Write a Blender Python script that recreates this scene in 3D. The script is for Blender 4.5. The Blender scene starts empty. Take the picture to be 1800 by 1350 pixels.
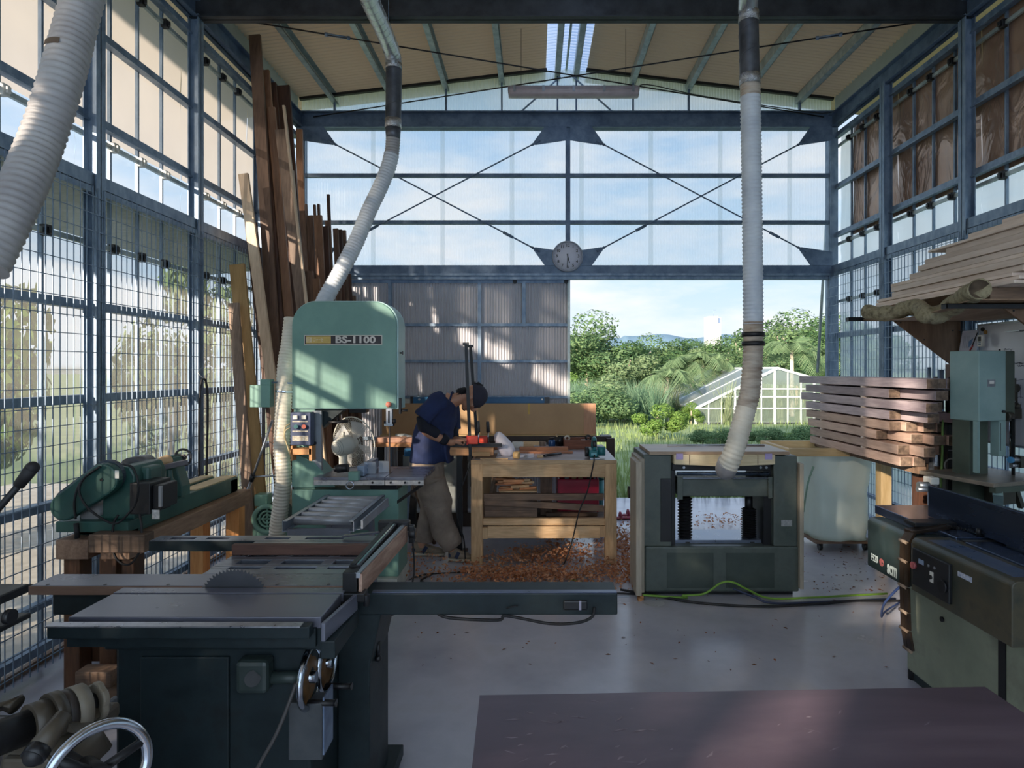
import bpy, bmesh, math, random
from mathutils import Vector, Matrix, noise
C = bpy.context.scene.collection
PI = math.pi
# ---- photograph frame: eye 1.6 m up, level, looking along +Y; 22 mm lens, slight shift
F = 1100.0; CX = 940.0; CY = 650.0; EYE = 1.6
def P(px, py, Y):            # the place that shows at (px,py) when it stands Y metres away
    return Vector(((px-CX)*Y/F, Y, EYE-(py-CY)*Y/F))
def YX(px, X): return X*F/(px-CX)     # distance of a plane point with known side offset
def V(*a): return Vector(a)

# ------------------------------------------------------------------ mesh collector
class MB:
    def __init__(s): s.v=[]; s.f=[]; s.sm=[]
    def add(s, vs, fs, smooth=False, M=None):
        b=len(s.v)
        for p in vs:
            p=Vector(p)
            s.v.append(M@p if M else p)
        for f in fs:
            s.f.append([b+i for i in f]); s.sm.append(smooth)
        return s
    def box(s, x0,x1,y0,y1,z0,z1, M=None):
        if x0>x1: x0,x1=x1,x0
        if y0>y1: y0,y1=y1,y0
        if z0>z1: z0,z1=z1,z0
        vs=[(x,y,z) for z in (z0,z1) for y in (y0,y1) for x in (x0,x1)]
        fs=[(0,2,3,1),(4,5,7,6),(0,1,5,4),(2,6,7,3),(0,4,6,2),(1,3,7,5)]
        return s.add(vs,fs,False,M)
    def cbox(s, c, d, M=None):
        return s.box(c[0]-d[0]/2,c[0]+d[0]/2,c[1]-d[1]/2,c[1]+d[1]/2,c[2]-d[2]/2,c[2]+d[2]/2,M)
    def bar(s, a, b, w, h, up=(0,0,1)):      # rectangular bar from a to b; w across, h along up
        a=Vector(a); b=Vector(b); d=(b-a); L=d.length; d.normalize()
        up=Vector(up)
        if abs(d.dot(up))>.98: up=Vector((0,1,0)) if abs(d.y)<.9 else Vector((1,0,0))
        x=d.cross(up).normalized(); z=x.cross(d).normalized()
        M=Matrix(((x.x,d.x,z.x,a.x),(x.y,d.y,z.y,a.y),(x.z,d.z,z.z,a.z),(0,0,0,1)))
        return s.box(-w/2,w/2,0,L,-h/2,h/2,M)
    def cyl(s, a, b, r, n=16, r2=None, caps=True, smooth=True):
        a=Vector(a); b=Vector(b); r2=r if r2 is None else r2
        d=(b-a).normalized(); up=Vector((0,0,1)) if abs(d.z)<.9 else Vector((1,0,0))
        x=d.cross(up).normalized(); y=d.cross(x)
        vs=[]; 
        for c,rr in ((a,r),(b,r2)):
            for i in range(n):
                t=2*PI*i/n; vs.append(c+x*rr*math.cos(t)+y*rr*math.sin(t))
        fs=[(i,(i+1)%n,n+(i+1)%n,n+i) for i in range(n)]
        s.add(vs,fs,smooth)
        if caps:
            b0=len(s.v)-2*n
            s.f.append([b0+i for i in range(n)][::-1]); s.sm.append(False)
            s.f.append([b0+n+i for i in range(n)]); s.sm.append(False)
        return s
    def tube(s, pts, r, n=8, closed=False, caps=True):
        pts=[Vector(p) for p in pts]; m=len(pts)
        rs=r if isinstance(r,(list,tuple)) else [r]*m
        nrm=None; rings=[]
        for i in range(m):
            if closed: t=(pts[(i+1)%m]-pts[i-1])
            else: t=pts[min(i+1,m-1)]-pts[max(i-1,0)]
            if t.length<1e-9: t=Vector((0,0,1))
            t.normalize()
            if nrm is None:
                up=Vector((0,0,1)) if abs(t.z)<.9 else Vector((1,0,0)); nrm=t.cross(up).normalized()
            else:
                nrm=(nrm-t*nrm.dot(t))
                nrm = nrm.normalized() if nrm.length>1e-6 else t.orthogonal().normalized()
            bn=t.cross(nrm)
            rings.append([pts[i]+nrm*rs[i]*math.cos(2*PI*k/n)+bn*rs[i]*math.sin(2*PI*k/n) for k in range(n)])
        vs=[p for rr in rings for p in rr]; fs=[]
        M=m if closed else m-1
        for i in range(M):
            j=(i+1)%m
            for k in range(n):
                fs.append((i*n+k,i*n+(k+1)%n,j*n+(k+1)%n,j*n+k))
        s.add(vs,fs,True)
        if caps and not closed:
            b0=len(s.v)-m*n
            s.f.append([b0+k for k in range(n)][::-1]); s.sm.append(False)
            s.f.append([b0+(m-1)*n+k for k in range(n)]); s.sm.append(False)
        return s
    def lathe(s, prof, M=None, n=24, smooth=True, a0=0, a1=2*PI):   # prof [(r,z)] about local Z
        full=abs(a1-a0-2*PI)<1e-6; nn=n if full else n+1
        vs=[(r*math.cos(a0+(a1-a0)*k/n), r*math.sin(a0+(a1-a0)*k/n), z) for r,z in prof for k in range(nn)]
        fs=[]
        for i in range(len(prof)-1):
            for k in range(n):
                k2=(k+1)%nn
                fs.append((i*nn+k,i*nn+k2,(i+1)*nn+k2,(i+1)*nn+k))
        return s.add(vs,fs,smooth,M)
    def prism(s, poly, t0, t1, M=None, smooth=False):   # poly in local XY extruded along Z
        n=len(poly)
        vs=[(p[0],p[1],t0) for p in poly]+[(p[0],p[1],t1) for p in poly]
        fs=[tuple(range(n))[::-1],tuple(range(n,2*n))]
        s.add(vs,fs,False,M)
        b=len(s.v)-2*n
        for i in range(n):
            s.f.append([b+i,b+(i+1)%n,b+n+(i+1)%n,b+n+i]); s.sm.append(smooth)
        return s
    def ball(s, c, r, M=None, n=12, m=8):
        c=Vector(c); r=(r,r,r) if not isinstance(r,(tuple,list,Vector)) else r
        vs=[]; 
        for i in range(m+1):
            th=PI*i/m
            for k in range(n):
                ph=2*PI*k/n
                p=Vector((r[0]*math.sin(th)*math.cos(ph),r[1]*math.sin(th)*math.sin(ph),r[2]*math.cos(th)))
                vs.append(c+(M@p if M else p))
        fs=[(i*n+k,(i+1)*n+k,(i+1)*n+(k+1)%n,i*n+(k+1)%n) for i in range(m) for k in range(n)]
        return s.add(vs,fs,True)
    def loft(s, secs, n=20, caps=True, pw=2.0):   # secs: (centre, xaxis vec(half), yaxis vec(half))
        vs=[]
        for c,ax,ay in secs:
            c=Vector(c);ax=Vector(ax);ay=Vector(ay)
            for k in range(n):
                t=2*PI*k/n; cs,sn=math.cos(t),math.sin(t)
                cs=math.copysign(abs(cs)**(2/pw),cs); sn=math.copysign(abs(sn)**(2/pw),sn)
                vs.append(c+ax*cs+ay*sn)
        fs=[(i*n+k,i*n+(k+1)%n,(i+1)*n+(k+1)%n,(i+1)*n+k) for i in range(len(secs)-1) for k in range(n)]
        s.add(vs,fs,True)
        if caps:
            b=len(s.v)-len(secs)*n
            s.f.append([b+k for k in range(n)][::-1]); s.sm.append(True)
            s.f.append([b+(len(secs)-1)*n+k for k in range(n)]); s.sm.append(True)
        return s
    def mesh(s, name, mat, uvs=None):
        me=bpy.data.meshes.new(name); me.from_pydata([tuple(p) for p in s.v],[],s.f)
        me.polygons.foreach_set('use_smooth', s.sm)
        if isinstance(mat,(list,tuple)):
            for m in mat: me.materials.append(m)
        else: me.materials.append(mat)
        bm=bmesh.new(); bm.from_mesh(me); bmesh.ops.recalc_face_normals(bm, faces=bm.faces); bm.to_mesh(me); bm.free()
        return me

def rotM(axis, ang, c=(0,0,0)):
    c=Vector(c); return Matrix.Translation(c)@Matrix.Rotation(ang,4,axis)@Matrix.Translation(-c)
def frame(o, x, y, z=None):      # matrix whose columns are x,y,z at o
    x=Vector(x).normalized(); y=Vector(y).normalized(); z=x.cross(y).normalized() if z is None else Vector(z).normalized(); o=Vector(o)
    return Matrix(((x.x,y.x,z.x,o.x),(x.y,y.y,z.y,o.y),(x.z,y.z,z.z,o.z),(0,0,0,1)))
def aim(o, z):                   # local +Z turned along z
    z=Vector(z).normalized(); up=Vector((0,0,1)) if abs(z.z)<.9 else Vector((0,1,0))
    x=up.cross(z).normalized(); return frame(o,x,z.cross(x),z)
def spline(pts, n=8):            # Catmull-Rom
    pts=[Vector(p) for p in pts]; out=[]
    q=[pts[0]*2-pts[1]]+pts+[pts[-1]*2-pts[-2]]
    for i in range(1,len(q)-2):
        for k in range(n):
            t=k/n; a,b,c,d=q[i-1],q[i],q[i+1],q[i+2]
            out.append(.5*((2*b)+(c-a)*t+(2*a-5*b+4*c-d)*t*t+(3*b-a-3*c+d)*t*t*t))
    out.append(pts[-1]); return out

# ------------------------------------------------------------------ objects
def bev(o, w, seg=2):
    m=o.modifiers.new('edge','BEVEL'); m.width=w; m.segments=seg; m.limit_method='ANGLE'; m.angle_limit=math.radians(35); m.harden_normals=False
    return o
def props(o, label=None, cat=None, group=None, kind=None):
    if label: o['label']=label
    if cat: o['category']=cat
    if group: o['group']=group
    if kind: o['kind']=kind
    return o
def thing(name, label, cat, loc=(0,0,0), group=None):
    o=bpy.data.objects.new(name,None); C.objects.link(o); o.location=loc; o.empty_display_size=.05
    o.matrix_basis=Matrix.Translation(Vector(loc)); return props(o,label,cat,group)
def sroot(name, loc=(0,0,0)):
    o=bpy.data.objects.new(name,None); C.objects.link(o); o.location=loc; o['kind']='structure'; return o
def wm(o):       # world matrix without a depsgraph update
    m=o.matrix_basis.copy()
    if o.parent: m=wm(o.parent)@o.matrix_parent_inverse@m
    return m
def part(name, mb, mat, parent, bevel=0, label=None):     # geometry given in world coordinates
    me=mb.mesh(name,mat) if isinstance(mb,MB) else mb
    o=bpy.data.objects.new(name,me); C.objects.link(o)
    o.parent=parent; o.matrix_parent_inverse=wm(parent).inverted()
    if bevel: bev(o,bevel)
    if label: o['label']=label
    return o
def solo(name, mb, mat, label=None, cat=None, group=None, kind=None, bevel=0):   # a thing that is one mesh
    lo=[min(p[i] for p in mb.v) for i in range(3)]; hi=[max(p[i] for p in mb.v) for i in range(3)]
    c=Vector(((lo[0]+hi[0])/2,(lo[1]+hi[1])/2,lo[2]))
    mb.v=[p-c for p in mb.v]
    me=mb.mesh(name,mat); o=bpy.data.objects.new(name,me); C.objects.link(o); o.location=c
    if bevel: bev(o,bevel)
    return props(o,label,cat,group,kind)
def struct(name, mb, mat, bevel=0, parent=None):
    me=mb.mesh(name,mat); o=bpy.data.objects.new(name,me); C.objects.link(o)
    if parent: o.parent=parent; o.matrix_parent_inverse=wm(parent).inverted()
    else: o['kind']='structure'
    if bevel: bev(o,bevel)
    return o
def copy_tree(o, loc=None, rot=None, parent=None):
    c=o.copy(); C.objects.link(c)
    if parent: c.parent=parent
    for ch in list(o.children): copy_tree(ch,parent=c)
    if loc is not None: c.location=loc
    if rot is not None: c.rotation_euler=rot
    return c
def text_mb(s, size, M, depth=.001, align='CENTER', bold=0):
    cu=bpy.data.curves.new('writing','FONT'); cu.body=s; cu.size=size; cu.align_x=align; cu.align_y='CENTER'; cu.extrude=depth; cu.offset=bold; cu.resolution_u=3
    o=bpy.data.objects.new('writing',cu); C.objects.link(o)
    dg=bpy.context.evaluated_depsgraph_get(); dg.update()
    me=bpy.data.meshes.new_from_object(o.evaluated_get(dg))
    mb=MB(); mb.add([v.co.copy() for v in me.vertices],[list(p.vertices) for p in me.polygons],False,M)
    bpy.data.objects.remove(o); bpy.data.curves.remove(cu); bpy.data.meshes.remove(me); return mb

# ------------------------------------------------------------------ materials
MATS={}
def newmat(name):
    m=bpy.data.materials.new(name); m.use_nodes=True; nt=m.node_tree; nt.nodes.clear()
    out=nt.nodes.new('ShaderNodeOutputMaterial'); return m,nt,out
def N(nt,t,**k):
    n=nt.nodes.new(t)
    for a,b in k.items():
        if a.startswith('i_'): n.inputs[a[2:].replace('_',' ')].default_value=b
        else: setattr(n,a,b)
    return n
def L(nt,a,b): nt.links.new(a,b)
def rgb(c): return (c[0],c[1],c[2],1)
def sc(r,g,b):       # sRGB 0-255 to linear
    f=lambda u:(u/255/12.92) if u/255<=.04045 else ((u/255+.055)/1.055)**2.4
    return (f(r),f(g),f(b))
def coords(nt, scale=(1,1,1), rot=(0,0,0), kind='Object'):
    tc=N(nt,'ShaderNodeTexCoord'); mp=N(nt,'ShaderNodeMapping'); mp.inputs['Scale'].default_value=scale; mp.inputs['Rotation'].default_value=rot
    L(nt,tc.outputs[kind],mp.inputs['Vector']); return mp.outputs['Vector']
def ramp(nt, fac, stops):
    r=N(nt,'ShaderNodeValToRGB'); e=r.color_ramp.elements
    while len(e)<len(stops): e.new(.5)
    for k,(p,c) in enumerate(stops): e[k].position=p; e[k].color=rgb(c)
    L(nt,fac,r.inputs['Fac']); return r.outputs['Color']
def mottled(name, a, b, scale=6, rough=.5, metal=0, stretch=(1,1,1), bump=.0, detail=6, third=None, coat=0, bscale=None, spec=.5, dist=0):
    if name in MATS: return MATS[name]
    m,nt,out=newmat(name); bs=N(nt,'ShaderNodeBsdfPrincipled')
    v=coords(nt,stretch)
    n=N(nt,'ShaderNodeTexNoise'); n.inputs['Scale'].default_value=scale; n.inputs['Detail'].default_value=detail; n.inputs['Roughness'].default_value=.6; n.inputs['Distortion'].default_value=dist
    L(nt,v,n.inputs['Vector'])
    st=[(.32,a),(.68,b)] if third is None else [(.3,a),(.55,b),(.72,third)]
    L(nt,ramp(nt,n.outputs['Fac'],st),bs.inputs['Base Color'])
    bs.inputs['Roughness'].default_value=rough; bs.inputs['Metallic'].default_value=metal
    bs.inputs['Specular IOR Level'].default_value=spec
    if coat: bs.inputs['Coat Weight'].default_value=coat
    rr=N(nt,'ShaderNodeMapRange'); rr.inputs['To Min'].default_value=max(.05,rough-.12); rr.inputs['To Max'].default_value=min(1,rough+.12)
    L(nt,n.outputs['Fac'],rr.inputs['Value']); L(nt,rr.outputs['Result'],bs.inputs['Roughness'])
    if bump:
        n2=N(nt,'ShaderNodeTexNoise'); n2.inputs['Scale'].default_value=bscale or scale*5; n2.inputs['Detail'].default_value=4; L(nt,v,n2.inputs['Vector'])
        bp=N(nt,'ShaderNodeBump'); bp.inputs['Strength'].default_value=bump; bp.inputs['Distance'].default_value=.01
        L(nt,n2.outputs['Fac'],bp.inputs['Height']); L(nt,bp.outputs['Normal'],bs.inputs['Normal'])
    L(nt,bs.outputs[0],out.inputs[0]); MATS[name]=m; return m
def wood(name, a, b, axis='x', scale=9, rough=.6, knots=False):
    if name in MATS: return MATS[name]
    m,nt,out=newmat(name); bs=N(nt,'ShaderNodeBsdfPrincipled')
    st={'x':(.12,1,1),'y':(1,.12,1),'z':(1,1,.12)}[axis]
    v=coords(nt,st)
    oi=N(nt,'ShaderNodeObjectInfo'); ad=N(nt,'ShaderNodeVectorMath',operation='ADD'); ml=N(nt,'ShaderNodeMath',operation='MULTIPLY'); ml.inputs[1].default_value=37
    L(nt,oi.outputs['Random'],ml.inputs[0]); L(nt,v,ad.inputs[0]); L(nt,ml.outputs[0],ad.inputs[1]); v=ad.outputs[0]
    n=N(nt,'ShaderNodeTexNoise'); n.inputs['Scale'].default_value=scale; n.inputs['Detail'].default_value=5; n.inputs['Distortion'].default_value=.8; L(nt,v,n.inputs['Vector'])
    n2=N(nt,'ShaderNodeTexNoise'); n2.inputs['Scale'].default_value=scale*9; n2.inputs['Detail'].default_value=3; L(nt,v,n2.inputs['Vector'])
    mx=N(nt,'ShaderNodeMix'); mx.inputs[0].default_value=.35; L(nt,n.outputs['Fac'],mx.inputs[2]); L(nt,n2.outputs['Fac'],mx.inputs[3])
    mid=tuple((p+q)/2 for p,q in zip(a,b))
    col=ramp(nt,mx.outputs[0],[(.36,a),(.5,mid),(.62,b)])
    hs=N(nt,'ShaderNodeHueSaturation'); mr=N(nt,'ShaderNodeMapRange'); mr.inputs['To Min'].default_value=.82; mr.inputs['To Max'].default_value=1.2
    L(nt,oi.outputs['Random'],mr.inputs['Value']); L(nt,mr.outputs[0],hs.inputs['Value']); L(nt,col,hs.inputs['Color'])
    col=hs.outputs['Color']
    if knots:
        vo=N(nt,'ShaderNodeTexVoronoi'); vo.inputs['Scale'].default_value=5; L(nt,coords(nt,{'x':(.6,1,1),'y':(1,.6,1),'z':(1,1,.6)}[axis]),vo.inputs['Vector'])
        kr=ramp(nt,vo.outputs['Distance'],[(.05,(.25,.2,.15)),(.09,(1,1,1))])
        mm=N(nt,'ShaderNodeMix',data_type='RGBA',blend_type='MULTIPLY'); mm.inputs[0].default_value=1; L(nt,col,mm.inputs[6]); L(nt,kr,mm.inputs[7]); col=mm.outputs[2]
    L(nt,col,bs.inputs['Base Color']); bs.inputs['Roughness'].default_value=rough
    bp=N(nt,'ShaderNodeBump'); bp.inputs['Strength'].default_value=.15; bp.inputs['Distance'].default_value=.004; L(nt,mx.outputs[0],bp.inputs['Height']); L(nt,bp.outputs['Normal'],bs.inputs['Normal'])
    L(nt,bs.outputs[0],out.inputs[0]); MATS[name]=m; return m
def plain(name, c, rough=.5, metal=0, var=.15, scale=8, **k):
    return mottled(name,tuple(x*(1-var) for x in c),tuple(min(1,x*(1+var)) for x in c),scale,rough,metal,**k)
def emit(name,c,s=1):
    m,nt,out=newmat(name); e=N(nt,'ShaderNodeEmission'); e.inputs[0].default_value=rgb(c); e.inputs[1].default_value=s; L(nt,e.outputs[0],out.inputs[0]); return m
def sheet(name, tint, clear, trans, gloss=.06, clear_tint=None, ribs=None, bump=.0, blot=0, rough=.25):
    """see-through plastic sheet: diffusing share + clear share + a little gloss"""
    if name in MATS: return MATS[name]
    m,nt,out=newmat(name)
    t=N(nt,'ShaderNodeBsdfTranslucent'); d=N(nt,'ShaderNodeBsdfDiffuse'); tr=N(nt,'ShaderNodeBsdfTransparent'); g=N(nt,'ShaderNodeBsdfGlossy')
    tr.inputs[0].default_value=rgb(clear_tint or (1,1,1)); g.inputs['Roughness'].default_value=rough; g.inputs[0].default_value=(.9,.95,1,1)
    v=coords(nt); n=N(nt,'ShaderNodeTexNoise'); n.inputs['Scale'].default_value=2.2; n.inputs['Detail'].default_value=4; L(nt,v,n.inputs['Vector'])
    col=ramp(nt,n.outputs['Fac'],[(.35,tuple(x*(1-blot) for x in tint)),(.65,tint)])
    L(nt,col,t.inputs[0]); L(nt,col,d.inputs[0])
    m1=N(nt,'ShaderNodeMixShader'); m1.inputs[0].default_value=trans; L(nt,d.outputs[0],m1.inputs[1]); L(nt,t.outputs[0],m1.inputs[2])
    m2=N(nt,'ShaderNodeMixShader'); m2.inputs[0].default_value=clear; L(nt,m1.outputs[0],m2.inputs[1]); L(nt,tr.outputs[0],m2.inputs[2])
    m3=N(nt,'ShaderNodeMixShader'); m3.inputs[0].default_value=gloss; L(nt,m2.outputs[0],m3.inputs[1]); L(nt,g.outputs[0],m3.inputs[2])
    if bump:
        n2=N(nt,'ShaderNodeTexNoise'); n2.inputs['Scale'].default_value=7; n2.inputs['Detail'].default_value=3; n2.inputs['Distortion'].default_value=1; L(nt,coords(nt,(1,1,.5)),n2.inputs['Vector'])
        bp=N(nt,'ShaderNodeBump'); bp.inputs['Strength'].default_value=bump; bp.inputs['Distance'].default_value=.05; L(nt,n2.outputs['Fac'],bp.inputs['Height'])
        L(nt,bp.outputs['Normal'],g.inputs['Normal'])
    L(nt,m3.outputs[0],out.inputs[0]); MATS[name]=m; return m
def leafmat(name, a, b, trans=.3):
    if name in MATS: return MATS[name]
    m,nt,out=newmat(name); d=N(nt,'ShaderNodeBsdfDiffuse'); t=N(nt,'ShaderNodeBsdfTranslucent'); mx=N(nt,'ShaderNodeMixShader'); mx.inputs[0].default_value=trans
    ge=N(nt,'ShaderNodeNewGeometry'); col=ramp(nt,ge.outputs['Random Per Island'],[(0,a),(1,b)])
    L(nt,col,d.inputs[0]); L(nt,col,t.inputs[0]); L(nt,d.outputs[0],mx.inputs[1]); L(nt,t.outputs[0],mx.inputs[2]); L(nt,mx.outputs[0],out.inputs[0]); MATS[name]=m; return m

galv=mottled('galvanised_steel',sc(96,118,142),sc(146,164,184),14,.45,.3,stretch=(1,1,.5))
galv_l=mottled('bright_galvanised_steel',sc(150,164,166),sc(196,206,204),14,.4,.3)
beamst=mottled('painted_beam_steel',sc(78,98,124),sc(118,138,162),9,.5,.2)
blackst=plain('black_steel',sc(34,35,38),.45,.3)
castiron=mottled('cast_iron_top',sc(96,98,112),sc(120,122,136),3,.3,.35,stretch=(.4,1,1),bump=.02)
chrome=plain('polished_chrome',sc(190,198,210),.15,1,.05)
alu=plain('aluminium',sc(165,170,178),.35,.8,.08)
darkgreen=mottled('dark_green_paint',sc(24,34,38),sc(36,48,52),8,.5,0,third=sc(32,38,40),spec=.3)
bsgreen=mottled('sea_green_paint',sc(104,144,134),sc(124,164,152),3,.42,0,bump=.02,bscale=60)
latheg=mottled('lathe_green_paint',sc(50,84,80),sc(70,106,98),5,.4)
greyg=mottled('grey_green_paint',sc(70,80,74),sc(88,96,90),6,.45,third=sc(78,84,78))
olive=mottled('olive_grey_paint',sc(128,136,118),sc(150,156,136),3,.5,third=sc(120,122,108))
rubber=plain('black_rubber',sc(24,24,27),.6)
blackpl=plain('black_plastic',sc(28,29,33),.4)
redpl=plain('red_plastic',sc(200,38,30),.4)
whitepl=plain('white_plastic',sc(222,220,212),.4,var=.05)
bluepl=plain('blue_paint',sc(20,92,138),.4)
bench_w=wood('bench_timber',sc(176,138,98),sc(218,184,142),'x',9,.6,knots=True)
bench_wz=wood('bench_leg_timber',sc(168,130,92),sc(212,178,136),'z',9,.6,knots=True)
bench_wy=wood('bench_rail_timber',sc(176,138,98),sc(218,184,142),'y',9,.6)
brown_w=wood('brown_timber',sc(94,74,60),sc(138,112,92),'x')
brown_wz=wood('brown_upright_timber',sc(84,62,50),sc(132,102,82),'z')
dark_wz=wood('dark_upright_timber',sc(50,32,25),sc(92,60,44),'z')
tan_wz=wood('tan_upright_timber',sc(150,116,80),sc(196,160,118),'z')
pale_wz=wood('pale_upright_timber',sc(176,150,124),sc(214,190,162),'z')
grey_wz=wood('weathered_upright_timber',sc(108,88,74),sc(158,132,112),'z')
pink_y=wood('pink_brown_beam',sc(164,136,122),sc(204,176,160),'y',7)
pale_y=wood('pale_plank',sc(212,190,172),sc(240,222,208),'y',7)
endgrain=mottled('end_grain',sc(66,54,46),sc(112,94,80),30,.8,third=sc(142,120,102))
ply=mottled('red_brown_plywood',sc(72,60,70),sc(96,80,92),2.6,.36,0,stretch=(.35,1.4,1),third=sc(112,96,106),dist=1.2)
ply_d=wood('shelf_plywood',sc(104,78,58),sc(138,108,84),'z')
mdf=mottled('tan_board',sc(180,146,108),sc(194,160,120),3,.7)
# ================================================================== the building
XL,XR,XC,YF,YB=-2.62,3.33,.355,6.98,-3.5
BAYS=[6.98-1.1*i for i in range(10)]+[YB]
def roofz(x): return 5.0-abs(x-XC)*.1175
# floor
floor_m=mottled('floor_concrete',sc(166,166,178),sc(190,190,200),1.3,.24,0,third=sc(180,176,178),bump=.04,bscale=40)
struct('floor',MB().box(XL-.1,XR+.1,YB,YF+.85,-.12,0),floor_m)
struct('trim_1',MB().box(XL-.16,XL-.06,YB,YF,-.05,.035),mottled('kerb_dirt',sc(128,92,64),sc(170,160,150),5,.9))
struct('trim_2',MB().box(XR+.06,XR+.16,YB,YF,-.05,.035),MATS['kerb_dirt'])

# sheets
sh_up_l=sheet('cream_film',(.33,.305,.28),.05,.86,.05,blot=.06,bump=.2)
sh_mid_l=sheet('clear_strip_sheet',(.28,.33,.38),.60,.7,.08,blot=.08)
sh_low_l=sheet('hazy_side_sheet',(.33,.305,.265),.60,.75,.07,blot=.10,bump=.1)
sh_brown=None
def film_brown():
    m,nt,out=newmat('brown_reflecting_film'); bs=N(nt,'ShaderNodeBsdfPrincipled')
    v=coords(nt); n=N(nt,'ShaderNodeTexNoise'); n.inputs['Scale'].default_value=1.3; n.inputs['Detail'].default_value=3; L(nt,v,n.inputs['Vector'])
    L(nt,ramp(nt,n.outputs['Fac'],[(.35,sc(150,116,96)),(.65,sc(196,164,142))]),bs.inputs['Base Color'])
    bs.inputs['Metallic'].default_value=.35; bs.inputs['Roughness'].default_value=.28
    n2=N(nt,'ShaderNodeTexNoise'); n2.inputs['Scale'].default_value=4; n2.inputs['Detail'].default_value=3; n2.inputs['Distortion'].default_value=1.5; L(nt,coords(nt,(1,1,.6)),n2.inputs['Vector'])
    bp=N(nt,'ShaderNodeBump'); bp.inputs['Strength'].default_value=.6; bp.inputs['Distance'].default_value=.06; L(nt,n2.outputs['Fac'],bp.inputs['Height']); L(nt,bp.outputs['Normal'],bs.inputs['Normal'])
    L(nt,bs.outputs[0],out.inputs[0]); return m
sh_brown=film_brown()
sh_mid_r=sheet('blue_white_sheet',(.9,.96,1.0),.3,.75,.08,blot=.06,bump=.4)
sh_low_r=sheet('grey_side_sheet',(.66,.74,.84),.3,.75,.10,blot=.14,bump=.2)
sh_far=sheet('clear_ribbed_sheet',(.86,.94,1.0),.66,.85,.05)
sh_ridge=sheet('ridge_skylight_sheet',(.62,.74,.9),.25,.8,.05)

def hpost(mb,x,y,z0,z1,w=.08,dx=.08,t=.007):
    mb.box(x-dx/2,x-dx/2+t,y-w/2,y+w/2,z0,z1); mb.box(x+dx/2-t,x+dx/2,y-w/2,y+w/2,z0,z1); mb.box(x-dx/2,x+dx/2,y-t/2,y+t/2,z0,z1)
def hbeam_x(mb,x0,x1,y,z0,z1,w=.1,t=.01):
    mb.box(x0,x1,y-w/2,y+w/2,z0,z0+t); mb.box(x0,x1,y-w/2,y+w/2,z1-t,z1); mb.box(x0,x1,y-t/2,y+t/2,z0,z1)
def hbeam_y(mb,x,y0,y1,z0,z1,w=.1,t=.01):
    mb.box(x-w/2,x+w/2,y0,y1,z0,z0+t); mb.box(x-w/2,x+w/2,y0,y1,z1-t,z1); mb.box(x-t/2,x+t/2,y0,y1,z0,z1)

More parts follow.
